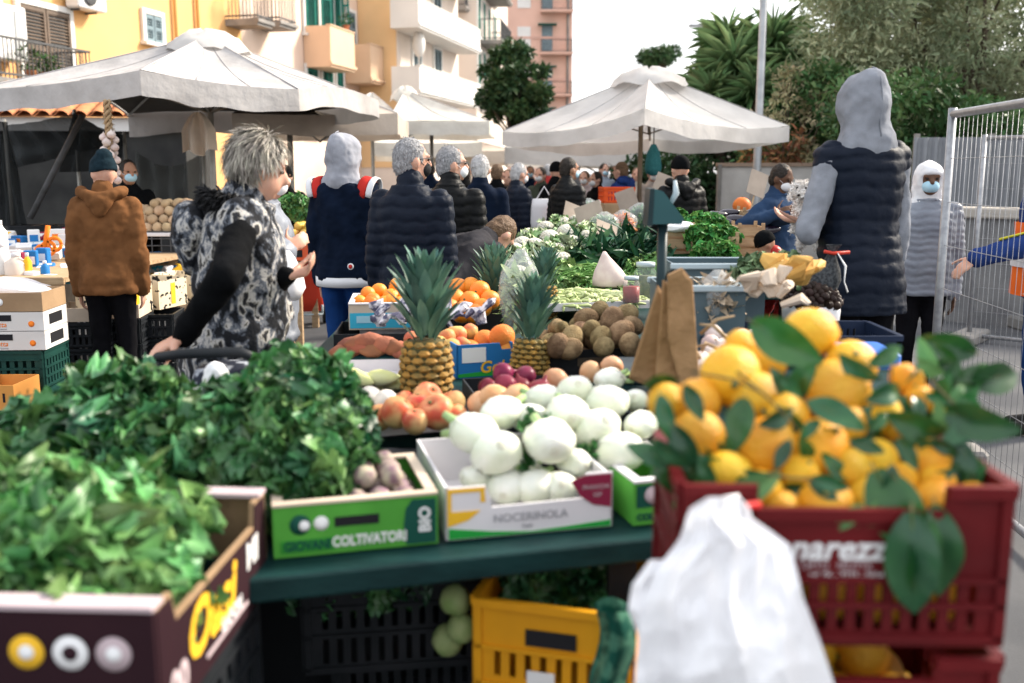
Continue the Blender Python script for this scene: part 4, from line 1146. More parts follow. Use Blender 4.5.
# ------------------------------------------------------------------ 15 hooded vendor
d = 4.3
person('tall man in a grey hooded top and black quilted vest standing behind the chestnuts', xat(866, d), d, 14, 1.80, puff_navy, dark_tr, ('hood', grey_sw), skin_a, jl=.43, vest=True, sleeve=grey_sw, quilt=.062, puff=.012, vox=.009, hy=0, z=.12, lean=4, hands=(None, at(806, 222, 4.5)), poles=((.4, -1, -.3), (-.6, -.6, -1)), w=.90, hand_kw=({}, dict(dir=(-.8, .5, .1), nrm=(.1, .1, 1), world=1, curl=.6)))
# ------------------------------------------------------------------ 17 masked person by the fence
d = 6.3
person('person in white hood and pale puffer with blue mask facing us beside the fence', xat(930, d), d, 168, 1.56, puff_grey, dark_tr, ('hood', white_trim), skin_b, mask=mask_blue, quilt=.045, puff=.018, vox=.010, ears=False)
m = MB()
# ------------------------------------------------------------------ 18 worker at the right edge
d = 5.6
vt, vi = person('worker in blue jacket and orange high visibility vest behind the mesh fence', xat(1054, d), d, 62, 1.76, royal, jeans, ('hair', hair_dark), skin_a, hands=(at(1040, 330, 5.3), at(976, 258, 5.45)), vox=.011, puff=.016, wr=.03, poles=((.3, 0, -1), (-.3, 0, -1)), hand_kw=({}, dict(dir=(-.8, 0, -.6), nrm=(0, .4, -1), world=1)))
m = MB(); h = vi['h']
rg = [[(a * h * math.cos(q), b * h * math.sin(q), zz * h) for q in (2 * PI * k / 28 for k in range(28))] for zz, a, b in ((.46, .124, .098), (.55, .122, .096), (.62, .118, .094), (.69, .120, .098))]
m.loft(rg, caps=False); vv = m.build('hi_vis_vest', orange_hv, vt)
m = MB(); m.loft([[(.127 * h * math.cos(q), .101 * h * math.sin(q), zz * h) for q in (2 * PI * k / 28 for k in range(28))] for zz in (.55, .585)], caps=False); m.build('reflective_band', white_trim, vv)
m = MB()
for i in (0, 1):
    a, e, b = vi['sh'][i], vi['el'][i], vi['wr'][i]
    up = Vector((0, 0, .051 * h)); m.tube([a + up * .95, a.lerp(e, .5) + up * .95, e + up * .86, e.lerp(b, .6) + up * .80], .014, 6, flat=.5)
m.build('yellow_stripe', yellow_hv, vt)
# ------------------------------------------------------------------ 19, 20 vendors under the left parasols
d = 8.9
person('masked vendor in black standing in the shade beside the hanging garlic', xat(128, d), d, -150, 1.60, black, dark_tr, ('hair', hair_dark), skin_c, mask=mask_blue, vox=.013, hy=10)
d = 9.8
person('masked vendor in black behind the fruit boxes under the beige parasol', xat(284, d), d, -160, 1.55, black, dark_tr, ('beanie', black), skin_c, mask=mask_white, vox=.013)
# ------------------------------------------------------------------ the crowd deep in the market
CR = [ # px, d, yaw, h, jacket, head, skin, mask, label
    (463, 9.5, 20, 1.60, black, ('hair', hair_dark), skin_a, None, 'person with dark hair squeezed between the grey haired men'),
    (497, 11.5, -20, 1.58, black, ('hair', hair_brown), skin_a, None, 'person with brown hair left of the white haired man in profile'),
    (508, 13.0, 170, 1.52, fabric('dull_brown', (.10, .07, .05)), ('hair', hair_brown), skin_a, None, 'pink faced person in brown just behind the white haired man'),
    (541, 13.5, 150, 1.55, fabric('dull_green', (.05, .06, .045)), ('hair', hair_dark), skin_a, mask_white, 'masked person in olive facing the camera in the crowd'),
    (548, 15.5, 10, 1.60, puff_red, ('hair', hair_white), skin_a, None, 'white haired person in a dark red jacket in the crowd'),
    (556, 12.0, -30, 1.60, black, ('beanie', black), skin_a, None, 'person in a black cap close behind the man in the quilted coat'),
    (585, 14.0, 160, 1.50, fabric('pale_pink', (.55, .45, .45)), ('hair', hair_brown), skin_a, mask_white, 'masked person in a pale top right of the man in the quilted coat'),
    (597, 12.8, 120, 1.49, black, ('hair', hair_dark), skin_a, mask_white, 'masked woman in black with dark hair left of the bright navy jacket'),
    (604, 16.5, 200, 1.62, fabric('pale_blue', (.35, .40, .48)), ('hair', hair_dark), skin_a, mask_blue, 'person in pale blue deep in the crowd above the red crate'),
    (530, 17.5, 180, 1.58, navy, ('hair', hair_dark), skin_c, mask_blue, 'person in navy with a blue mask far back in the crowd'),
    (576, 18.5, 10, 1.66, grey_sw, ('hair', hair_grey), skin_a, None, 'grey haired person in a grey top far back in the crowd'),
    (637, 15.5, 170, 1.55, fabric('cream_wool', (.50, .44, .36)), ('hair', hair_brown), skin_a, None, 'person in cream beside the wooden parasol pole'),
    (653, 14.0, 185, 1.56, fabric('pale_wool', (.52, .46, .42)), ('hair', hair_grey), skin_a, mask_white, 'person in a pale wool coat right of the wooden parasol pole'),
    (430, 15.0, 0, 1.62, navy, ('hair', hair_dark), skin_a, None, 'person in navy far behind the man in glasses'),
    (614, 19.5, 180, 1.60, black, ('hair', hair_dark), skin_a, mask_white, 'farthest masked person in black above the red crate'),
]
for px, d, yaw, h, jk, hd, sk, mk, lb in CR:
    person(lb, xat(px, d), d, yaw, h, jk, dark_tr, hd, sk, mask=mk, vox=.018, group='crowd deep in the market')

# ------------------------------------------------------------------ the white dog in the vendor's arm
def dog():
    p = at(808, 212, 4.6)
    t = thing('dog', 'small fluffy white dog held on the arm of the hooded vendor', 'dog', p, R(150)); t.scale = (.82,) * 3
    m = MB()
    m.cap((0, -.10, -.10), (0, .06, .0), .075, .07); m.cap((0, .05, .0), (0, .10, .09), .05, .045)
    m.ell((0, .12, .12), (.052, .058, .054)); m.cap((0, .15, .11), (0, .20, .095), .028, .020)
    for s_ in (-1, 1):
        m.cap((s_ * .04, .07, .0), (s_ * .045, .12, -.10), .024, .018); m.cap((s_ * .05, -.12, -.12), (s_ * .05, -.06, -.20), .03, .02)
        m.cap((s_ * .045, .11, .15), (s_ * .07, .10, .08), .022, .016)
    m.cap((0, -.16, -.10), (0, -.22, -.04), .022, .03)
    fur = M('dog_fur', (.78, .75, .72), (.62, .58, .54), scale=30, rough=.9, bump=.8, bscale=80)
    b = bake(m, 'body', fur, t, vox=.008, smooth=3, w2=.02, w2scale=.02)
    co = np.array([v.co for v in b.data.vertices]); no = np.array([v.normal for v in b.data.vertices]); rs = np.random.RandomState(2)
    ix = rs.choice(len(co), 2600); yd = no[ix] + rs.normal(size=(2600, 3)) * .7
    s = .017 * (.6 + .7 * rs.rand(2600))
    scatter('coat', LEAF_SIMPLE[0], LEAF_SIMPLE[1], frames(rs.normal(size=(2600, 3)), yd), co[ix], np.stack([s * .45, s, s], -1), M('dog_tuft', (.82, .79, .76), tint=True, var=.2, rough=.9), b)
    e = MB(); e.ell((0, .221, .098), (.009, .007, .007), 8, 6)
    for s_ in (-1, 1): e.ell((s_ * .024, .166, .135), (.007, .006, .007), 8, 6)
    e.build('eyes_and_nose', eye_m, t)
dog()
# ================================================================== goods: materials
card = M('cardboard', (.36, .24, .14), (.29, .19, .11), scale=6, rough=.9, bump=.15, bscale=60)
card_pale = M('cardboard_pale', (.60, .50, .40), (.52, .43, .34), scale=6, rough=.9)
paper_w = M('paper_white', (.72, .70, .72), (.66, .64, .66), scale=4, rough=.8)
pl_black = M('plastic_black', (.012, .015, .018), (.02, .022, .026), scale=8, rough=.5)
pl_green = M('plastic_dark_green', (.012, .055, .045), (.008, .04, .034), scale=4, rough=.5)
pl_navy = M('plastic_navy', (.012, .022, .05), (.02, .03, .06), scale=5, rough=.45)
pl_red = M('plastic_red', (.13, .009, .011), (.095, .007, .009), scale=5, rough=.5, bump=.2, bscale=30)
pl_yellow = M('plastic_yellow', (.72, .33, .012), (.60, .27, .012), scale=4, rough=.5)
pl_orange = M('plastic_orange', (.72, .10, .02), (.62, .08, .02), scale=4, rough=.5)
pl_blue = M('plastic_blue', (.05, .16, .55), rough=.45)
table_g = M('table_green_paint', (.004, .022, .023), (.008, .036, .036), scale=3, rough=.5, bump=.2, bscale=25, stretch=(1, 6, 6))
wood = M('crate_wood', (.46, .33, .20), (.33, .22, .13), scale=5, rough=.85, bump=.3, bscale=40, stretch=(1, 8, 8))
pr_green = M('print_green', (.09, .36, .05), (.07, .29, .04), scale=8, rough=.7); pr_dgreen = M('print_dark_green', (.008, .07, .05), rough=.7); pr_white = M('print_white', (.76, .76, .76), rough=.7)
pr_yellow = M('print_yellow', (.80, .46, .03), rough=.7); pr_maroon = M('print_maroon', (.22, .018, .05), rough=.7); pr_leaf = M('print_leaf_green', (.02, .32, .05), rough=.7); pr_grey = M('print_grey', (.36, .36, .38), rough=.8)
pr_purple = M('print_purple', (.026, .008, .012), (.020, .006, .010), scale=5, rough=.7); pr_mauve = M('print_mauve', (.52, .42, .44), (.45, .36, .38), scale=6, rough=.8); pr_blue = M('print_blue', (.02, .16, .42), rough=.6); pr_cyan = M('print_cyan', (.05, .42, .60), rough=.6); pr_orange = M('print_orange', (.80, .20, .02), rough=.6); pr_black = M('print_black', (.015, .015, .018), rough=.7)
green1 = M('greens_leaf', (.016, .090, .026), (.085, .235, .07), scale=6, rough=.42, tint=True, var=.55, transl=.18, spec=.5)
green2 = M('greens_leaf_pale', (.055, .19, .045), (.20, .38, .13), scale=6, rough=.42, tint=True, var=.5, transl=.22, spec=.5)
lemon_m = M('lemon_peel', (.76, .325, .008), (.80, .44, .025), scale=14, rough=.45, bump=.8, bscale=170, var=.18, spec=.4, sss=.05, bdist=.006, detail=6)
orange_m = M('orange_peel', (.83, .23, .012), (.80, .29, .02), scale=6, rough=.42, bump=.5, bscale=230, var=.12, spec=.45, bdist=.004)
cit_leaf = M('citrus_leaf', (.010, .070, .022), (.035, .13, .035), scale=9, rough=.30, var=.4, spec=.5, transl=.15)
cit_leaf2 = M('citrus_leaf_back', (.10, .24, .085), (.14, .29, .11), scale=9, rough=.5, var=.2, transl=.15)
stem_m = M('stem_green', (.10, .16, .05), (.14, .12, .06), scale=12, rough=.7)
film_w = M('film_white', (.90, .90, .92), (.86, .86, .89), scale=3, rough=.35, transl=.12, bump=.25, bscale=14, spec=.3)
clear_bag = M_clear('clear_bag', (.70, .74, .76), .72, .2, .5, 25)

# ================================================================== goods: builders
def put(mb_or_mesh, name, mats, label, cat, X, group=None):
    o = mb_or_mesh.build(name, mats) if isinstance(mb_or_mesh, MB) else link(name, mb_or_mesh)
    o.matrix_world = X
    return tag(o, label, cat, group)
def line(pL, pR, z, zr=None):
    """frame with origin at the world point under pixel pL, X towards the one under pR, Y away from the camera"""
    a, b = onz(*pL, z), onz(*pR, z)
    return TR(a.x, a.y, z, math.atan2(b.y - a.y, b.x - a.x)), (b - a).length
class Fruits:
    """copies of one kind of fruit; the first placed is the original"""
    def __init__(s, name, label, cat, group, mesh_fn, n=3):
        s.p = []; s.k = 0; s.info = (name, label, cat, group); s.fn = mesh_fn; s.n = n
    def at(s, loc, rot=None, sc=1.0, label=None):
        name, lb, cat, group = s.info
        if len(s.p) < s.n:
            o = s.fn(name, len(s.p)); tag(o, label or lb, cat, group); s.p.append(o)
        else:
            o = dup(s.p[s.k % s.n], label=label or lb, group=group); s.k += 1
        o.location = loc
        o.rotation_euler = rot if rot is not None else (rnd.uniform(0, 6.3), rnd.uniform(0, 6.3), rnd.uniform(0, 6.3))
        o.scale = (sc * rnd.uniform(.93, 1.07),) * 3
        return o
def noisy(mesh, amp, sc, seed=0):
    for v in mesh.vertices:
        n = mnoise.noise(v.co * sc + Vector((seed * 7.1, seed * 3.3, 0)))
        v.co += v.co.normalized() * n * amp
    return mesh
def ball_fn(r, mat, prof=None, amp=.03, sc=1.4, stalk=None, sq=1.0):
    def fn(name, i):
        m = MB()
        if prof: m.lathe([(a * r, b * r) for a, b in prof], 20)
        else: m.ell((0, 0, 0), (r, r, r * sq), 20, 14)
        me = noisy(m.mesh(name, mat), amp * r, sc / r, i)
        o = link(name, me)
        if stalk is not None:
            q = MB(); zt = max(v.co.z for v in me.vertices); q.lathe([(.0, -.04 * r), (.11 * r, -.02 * r), (.12 * r, .03 * r), (.0, .05 * r)], 7, X=TR(0, 0, zt)); q.build('stalk', stalk, o)
        return o
    return fn
LEMON = [(.02, -1.22), (.12, -1.20), (.20, -1.10), (.42, -.97), (.70, -.75), (.90, -.42), (.98, -.05), (.95, .32), (.80, .66), (.55, .90), (.30, 1.02), (.15, 1.10), (.02, 1.12)]
ROUND = [(.02, -.98), (.3, -.94), (.62, -.76), (.88, -.44), (1, -.05), (.95, .32), (.76, .64), (.48, .86), (.2, .93), (.02, .92)]
APPLE = [(.02, -.78), (.2, -.86), (.45, -.85), (.75, -.6), (.95, -.18), (1, .2), (.88, .6), (.62, .84), (.35, .88), (.12, .74), (.02, .66)]
ONION = [(.02, -.86), (.12, -.84), (.4, -.76), (.78, -.5), (.99, -.08), (.96, .26), (.72, .62), (.38, .84), (.16, 1.0), (.09, 1.25), (.02, 1.3)]
def pile(fr, X, w, d, r, layers, x0=0, y0=0, z0=0, sp=1.92, jit=.12, sc=1.0):
    for k in range(layers):
        mx = k * r * .95
        nx = max(1, int((w - 2 * mx) / (sp * r))); ny = max(1, int((d - 2 * mx) / (sp * r)))
        for j in range(ny):
            for i in range(nx):
                px = x0 + mx + (i + .5) * (w - 2 * mx) / nx + rnd.uniform(-jit, jit) * r; py = y0 + mx + (j + .5) * (d - 2 * mx) / ny + rnd.uniform(-jit, jit) * r
                fr.at(X @ Vector((px, py, z0 + r + k * r * 1.5 + rnd.uniform(-.1, .1) * r)), sc=sc)

def tray(name, label, cat, X, w, d, h, mo, mi=None, t=.006, group=None, front=None, front_h=None, lip=None):
    """open carton: base and four walls; origin at the front left bottom corner"""
    T = thing(name, label, cat, X=X, group=group); mi = mi or mo
    m = MB(); m.box((w / 2, d / 2, t / 2), (w - 2 * t, d - 2 * t, t)); m.build('base', mi, T)
    for nm, c, s in (('side_panel', (t / 2, d / 2, h / 2), (t, d, h)), ('side_panel', (w - t / 2, d / 2, h / 2), (t, d, h)), ('back_panel', (w / 2, d - t / 2, h / 2), (w - 2 * t, t, h))):
        m = MB(); m.box(c, s); m.build(nm, mo, T)
    m = MB(); fh = front_h or h
    if front: m.prism(front, t, X=TR(0, t / 2, 0))
    else: m.box((w / 2, t / 2, fh / 2), (w - 2 * t, t, fh))
    f = m.build('front_panel', mo, T)
    if lip:
        m = MB(); q = .022
        m.box((w / 2, q / 2 - .004, h + .003), (w, q, .006)); m.box((w / 2, d - q / 2, h + .003), (w, q, .006)); m.box((q / 2, d / 2, h + .0031), (q, d - 2 * q, .006)); m.box((w - q / 2, d / 2, h + .0031), (q, d - 2 * q, .006))
        m.build('rim', lip, T)
    return T, f
def crate(name, label, X, w, d, h, mat, t=.007, slots=9, rows=((.12, .42), (.52, .74)), group=None, front_cut=None, cat='crate', solid_front=None, solid=0):
    """slotted plastic crate; origin at the front left bottom corner"""
    T = thing(name, label, cat, X=X, group=group)
    m = MB(); m.box((w / 2, d / 2, t / 2 + .004), (w - 2 * t, d - 2 * t, t)); m.build('base', mat, T)
    def wall(nm, L, Xw, n, rows_, cut=None):
        m = MB(); bd = .035
        xs = [0, bd]
        g = (L - 2 * bd) / n
        for k in range(n): xs += [bd + k * g + g * .28, bd + k * g + g * .72]
        xs += [L - bd, L]
        zs = [0] + [f * h for r_ in rows_ for f in r_] + [h * .86, h]
        def hole(i, j):
            inrow = any(abs(zs[j] - r_[0] * h) < 1e-6 for r_ in rows_)
            sl = 2 <= i < len(xs) - 3 and (i % 2 == 0)
            if cut and j == len(zs) - 2 and cut[0] * L <= xs[i] and xs[i + 1] <= cut[1] * L: return True
            return inrow and sl
        m.panel(xs, zs, hole, t, X=Xw @ TR(0, t / 2, 0))
        for z_ in ([.015] + [r_[1] * h + .006 for r_ in rows_]): m.box((L / 2, -.0035, z_), (L - .004, .007, .010), Xw)
        if not cut: m.box((L / 2, -.004, h - .008), (L + .004, .012, .018), Xw)
        else:
            a, b = cut[0] * L, cut[1] * L
            m.box((a / 2, -.004, h - .008), (a, .012, .018), Xw); m.box(((b + L) / 2, -.004, h - .008), (L - b, .012, .018), Xw); m.box(((a + b) / 2, -.004, h * .86 - .008), (b - a, .012, .018), Xw)
        for x_ in (.010, L - .010): m.box((x_, -.003, h / 2), (.016, .008, h - .01), Xw)
        return m.build(nm, mat, T)
    fr = wall('front_panel', w, I4, slots, solid_front or rows, front_cut)
    wall('back_panel', w, TR(w, d, 0, PI), slots, rows)
    n2 = max(3, int(slots * d / w))
    wall('side_panel', d - 2 * t, TR(0, d - t, 0, -PI / 2), n2, rows); wall('side_panel', d - 2 * t, TR(w, t, 0, PI / 2), n2, rows)
    return T, fr
def wood_crate(label, X, w, d, h, group='wooden slatted crates'):
    T = thing('wooden_crate', label, 'crate', X=X, group=group)
    m = MB(); m.box((w / 2, d / 2, .006), (w - .04, d - .04, .008)); m.build('base', wood, T)
    for nm, L, Xw in (('front_panel', w, I4), ('back_panel', w, TR(w, d, 0, PI)), ('side_panel', d, TR(0, d, 0, -PI / 2)), ('side_panel', d, TR(w, 0, 0, PI / 2))):
        m = MB(); n = 3
        for k in range(n): m.box((L / 2, .005, h * (k + .5) / n), (L - .008, .007, h / n - .018), Xw)
        m.build(nm, wood, T)
    for x, y in ((.014, .014), (w - .014, .014), (.014, d - .014), (w - .014, d - .014)):
        m = MB(); m.box((x, y, h / 2 + .01), (.022, .022, h + .02)); m.build('corner_post', wood, T)
    return T
def ruffle(W, droop, fold, amp, freq, seed, nl=10):
    q = random.Random(seed); vs = []; a0 = q.uniform(0, 6)
    for j in range(nl + 1):
        t = j / nl; wd = W / 2 * (.12 + .88 * min(1, max(0, (t - .18) / .25)) ** .7) * (1 - max(0, t - .72) ** 2 * 9.5) * (1 + .09 * math.sin(freq * 1.7 * t + a0))
        for i in (-2, -1, 0, 1, 2):
            u = i / 2; z = -droop * t * t + fold * abs(u) * wd + amp * W * (abs(u) ** 1.6) * math.sin(freq * t * 3.1 + a0 + 1.9 * i)
            vs.append((u * wd + .03 * math.sin(5 * t + a0), t + amp * .25 * W * abs(u) * math.cos(freq * t * 3.1 + i), z))
    return vs, [(j * 5 + i, j * 5 + i + 1, (j + 1) * 5 + i + 1, (j + 1) * 5 + i) for j in range(nl) for i in range(4)]
CURLY = [ruffle(.80, .6, .30, .34, 7.5, 1, 14), ruffle(.62, .9, .45, .30, 9, 2, 14), ruffle(1.0, .25, .5, .38, 7, 3, 14)]
def greens(name, label, cat, blobs, n, size, mat, seed, flat=.35, X=None, kind='stuff', aspect=1.0, tplset=None, stems=0):
    """heap of crinkled leaves over ellipsoid blobs: three leaf shapes joined in one mesh"""
    rs = np.random.RandomState(seed); parts = []
    for q, tp in enumerate(tplset or CURLY):
        k = n // 3
        p, d, ci = crown_points(blobs, k, rs, .62)
        yd = d * .55 + rs.normal(size=(k, 3)) * .55 + np.array([0, 0, .05]); zd = d * .9 + rs.normal(size=(k, 3)) * .5 + np.array([0, 0, flat])
        s = size * (.6 + .8 * rs.rand(k))
        o = scatter('tmp', tp[0], tp[1], frames(zd, yd), p - 0.3 * s[:, None] * yd / np.linalg.norm(yd, axis=1)[:, None], np.stack([s * aspect, s, s], -1), mat, tint=rs.rand(k))
        parts.append(o)
    base = parts[0]
    vs = []; fs = []; tn = []; off = 0
    for o in parts:
        me = o.data; nv = len(me.vertices); co = np.empty(nv * 3, np.float32); me.vertices.foreach_get('co', co)
        ix = np.empty(len(me.loops), np.int32); me.loops.foreach_get('vertex_index', ix); tt = np.empty(len(me.polygons), np.float32); me.attributes['tint'].data.foreach_get('value', tt)
        vs.append(co); fs.append(ix + off); tn.append(tt); off += nv
        bpy.data.objects.remove(o)
    vs = np.concatenate(vs); fs = np.concatenate(fs); tn = np.concatenate(tn)
    me = bpy.data.meshes.new(name); me.vertices.add(off); me.vertices.foreach_set('co', vs); me.loops.add(len(fs)); me.loops.foreach_set('vertex_index', fs)
    nf = len(fs) // 4; me.polygons.add(nf); me.polygons.foreach_set('loop_start', np.arange(nf, dtype=np.int32) * 4); me.polygons.foreach_set('loop_total', np.full(nf, 4, np.int32)); me.polygons.foreach_set('use_smooth', [True] * nf)
    a = me.attributes.new('tint', 'FLOAT', 'FACE'); a.data.foreach_set('value', tn); me.materials.append(mat); me.update(calc_edges=True)
    o = link(name, me, X=X); tag(o, label, cat)
    if stems:
        q = random.Random(seed); sm = MB()
        for k in range(stems):
            b = q.choice(blobs); c = Vector(b[0]); dv = Vector((q.gauss(0, 1), q.gauss(0, 1) - .3, q.gauss(.3, .6))).normalized(); r_ = b[1][0]; p0 = c + dv * r_ * .55; p1 = c + dv * r_ * 1.02 + Vector((q.uniform(-.03, .03), 0, q.uniform(-.02, .02)))
            sm.tube([p0, p0.lerp(p1, .5) + Vector((0, 0, .008)), p1], [.0042, .0034, .002], 6)
        so = sm.build('stems', M('stem_pale', (.30, .42, .18), (.42, .52, .30), scale=9, rough=.5), o); so['kind'] = 'stuff'
    if kind: o['kind'] = kind
    return o

# ================================================================== tables
def board(label, corners, z, leg_h=None, mat=table_g, lip=.05):
    """table over a ground quadrilateral (front left, front right, back right, back left)"""
    c = [Vector(p) for p in corners]; o = c[0].copy(); o.z = 0
    T = thing('market_table', label, 'table', o)
    q = [p - o for p in c]; m = MB()
    vs = [(p.x, p.y, z - .03) for p in q] + [(p.x, p.y, z) for p in q]
    m.add(vs, [(3, 2, 1, 0), (4, 5, 6, 7), (0, 1, 5, 4), (1, 2, 6, 5), (2, 3, 7, 6), (3, 0, 4, 7)]); m.build('table_top', mat, T)
    m = MB(); a, b = q[0], q[1]; dv = (b - a).normalized(); nv = Vector((dv.y, -dv.x, 0))
    ang = math.atan2(dv.y, dv.x); mid = (a + b) / 2 + nv * .014; L_ = (b - a).length
    m.bbox((mid.x, mid.y, z - lip / 2 + .004), (L_, .026, lip), .005, rz=ang); m.build('edge_board', mat, T)
    ctr = sum(q, Vector()) / 4
    for p in q:
        l = p.lerp(ctr, .12); m = MB(); m.box((l.x, l.y, (z - .03) / 2), (.06, .06, z - .03)); m.build('leg', pl_black if mat is table_g else mat, T)
    return T
A, B = onz(248, 577, .72), onz(664, 534.5, .72)
ux = (B - A).normalized(); uy = Vector((-ux.y, ux.x, 0))
FA = A - ux * .75
board('dark green front table under the greens and the fennel cartons', (FA, B + ux * .02, B + ux * .02 + uy * .62, FA + uy * .95), .72)
board('long dark green table under the pineapples and orange boxes', ((-.82, 2.86, 0), (.52, 2.86, 0), (.95, 5.6, 0), (-.86, 5.6, 0)), .74)
board('table under the garlic and the chestnuts beside the lemons', ((.40, 2.30, 0), (.95, 2.30, 0), (1.48, 3.75, 0), (.55, 3.75, 0)), .84)
board('rear table carrying the cauliflowers and green beans', ((-.62, 5.75, 0), (1.35, 5.75, 0), (1.15, 12.2, 0), (.0, 12.2, 0)), .80)
board('table under the wooden crates of parsley and aubergines', ((1.0, 6.1, 0), (1.75, 6.1, 0), (2.45, 9.2, 0), (1.3, 9.2, 0)), .76)

# ================================================================== purple carton with greens, front left
zt = .86; h = .20
pC = onz(152, 612, zt); pD = onz(264, 492, zt)
ang = math.atan2(pD.y - pC.y, pD.x - pC.x) - PI / 2
W_, D_ = .62, (pD - pC).length
X = TR(pC.x, pC.y, zt - h, ang) @ TR(-W_, 0, 0)
T = thing('vegetable_carton', 'big dark purple cardboard carton with brown edges full of leafy greens', 'carton', X=X)
t = .010
m = MB(); m.box((W_ / 2, D_ / 2, .005), (W_ - .02, D_ - .02, .01)); m.build('base', card, T)
m = MB(); m.box((W_ / 2, t / 2, h / 2), (W_, t, h)); fr = m.build('front_panel', pr_purple, T)
m = MB(); m.box((W_ / 2, .016, h + .004), (W_ + .004, .042, .008)); m.build('rim', pr_mauve, fr)
for k, (cx, mt, m2) in enumerate(((W_ - .195, pr_yellow, pr_white), (W_ - .128, pr_white, pr_purple), (W_ - .062, pr_mauve, pr_white))):
    m = MB(); m.lathe([(0, 0), (.027, 0), (.027, .0016), (0, .0016)], 28, X=TR(cx, -.0002, .132, rx=PI / 2)); m.lathe([(0, 0), (.012, 0), (.012, .0028), (0, .0028)], 20, m=1, X=TR(cx, -.0002, .132, rx=PI / 2)); m.build('round_emblem', [mt, m2], fr)
m = MB(); m.box((W_ / 2, D_ - t / 2, h / 2), (W_, t, h)); bp = m.build('back_panel', card, T)
m = MB(); m.box((W_ / 2, D_ - .018, h + .004), (W_ + .004, .045, .008)); m.build('rim', pr_mauve, bp)
for sx in (0, 1):
    m = MB(); m.prism([(0, 0), (D_ - 2 * t, 0), (D_ - 2 * t, h), (D_ - .075, h), (D_ - .085, h - .045), (.075, h - .045), (.060, h), (0, h)], t, X=TR(W_ * sx + (-t / 2 if sx else t / 2), t, 0, PI / 2))
    sp = m.build('side_panel', [card], T)
    m = MB(); m.prism([(0, 0), (D_ - 2 * t, 0), (D_ - 2 * t, h - .006), (D_ - .080, h - .006), (D_ - .088, h - .052), (.070, h - .052), (.055, h - .006), (0, h - .006)], .002, X=TR(W_ + .001 if sx else -.001, t, 0, PI / 2)); m.build('print', pr_purple, sp)
    if sx:
        Xt = TR(W_ + .003, D_ * .52, .085) @ Matrix.Rotation(PI / 2, 4, 'Z') @ Matrix.Rotation(PI / 2, 4, 'X')
        text('Oasi', .125, pr_yellow, sp, Xt @ TR(-.06, .005, 0), shear=.3, bold=.004)
        text('MI', .07, pr_white, sp, Xt @ TR(.165, .025, 0), shear=.1, bold=.002)
        text('SAPORI', .034, pr_white, sp, Xt @ TR(.04, -.040, 0), bold=.001); text('00', .07, pr_mauve, sp, Xt @ TR(-.21, -.04, 0), bold=.003)
        m = MB(); m.box((D_ * .55, -.0005, .028), (.22, .001, .008), TR(W_ + .003, 0, 0, PI / 2)); m.build('print', pr_mauve, sp)
bl = []
for (x, y, z, r) in ((.12, .14, .15, .075), (.28, .14, .15, .075), (.42, .15, .13, .07), (.15, .25, .18, .10), (.33, .24, .18, .10), (.10, .40, .19, .10), (.27, .40, .19, .11), (.43, .38, .18, .085), (.42, .24, .19, .085), (.52, .15, .10, .045), (.52, .22, .13, .055)):
    p = X @ Vector((x, y, z)); bl.append((tuple(p), (r, r, r * .75)))
greens('leafy_greens', 'bright green leafy greens overflowing the purple carton', 'greens', bl, 1500, .085, green2, 3, stems=90)
# support below: stack of crates
for k in range(3):
    crate('plastic_crate', ('black crate directly under the purple carton', 'second black crate under the purple carton', 'bottom black crate under the purple carton')[k], X @ TR(.02, .01, -.215 * (k + 1) - .003), .58, D_ - .02, .21, pl_black, group='black crates under the front stall')

# ================================================================== heaps of dark greens behind it
def heap(label, pts, n, seed, size=.066, mat=green1, r0=.10):
    bl = []
    for px, py, d, r in pts: bl.append((tuple(at(px, py, d)), (r, r, r * .8)))
    return greens('leafy_greens', label, 'greens', bl, n, size, mat, seed, stems=120)
heap('tall heap of dark curly greens behind the purple carton at the left', [(110, 408, 2.42, .11), (70, 435, 2.35, .12), (150, 425, 2.35, .12), (40, 465, 2.3, .12), (105, 460, 2.25, .14), (170, 460, 2.25, .13), (200, 440, 2.4, .10), (120, 395, 2.5, .08), (20, 480, 2.25, .10), (75, 480, 2.2, .12), (140, 480, 2.2, .12)], 2900, 11)
heap('heap of dark curly greens on the table behind the green carton', [(265, 415, 2.3, .11), (300, 395, 2.38, .10), (325, 405, 2.4, .08), (240, 440, 2.2, .12), (290, 440, 2.2, .13), (330, 440, 2.25, .085), (215, 465, 2.15, .11), (265, 470, 2.1, .11), (310, 468, 2.1, .10), (285, 385, 2.5, .07), (340, 465, 2.15, .05)], 2900, 12)
# one long pale rib leaf lying in front
m = MB(); a, b = at(258, 500, 1.98), at(352, 478, 2.06)
def fn(i, j):
    p = a.lerp(b, i); q = math.sin(PI * min(1, i * .9 + .12)); 
    return p + Vector((0, -.02 * q, .055 * q * (j - .5))) + Vector((0, (j - .5) ** 2 * .08, .012 * math.sin(i * 14 + j * 4)))
m.sheet(16, 7, fn); o = m.build('cabbage_leaf', M('pale_leaf', (.13, .30, .12), (.09, .22, .08), scale=8, rough=.45, transl=.2)); tag(o, 'long pale cabbage leaf drooping over the edge behind the green carton', 'leaf')

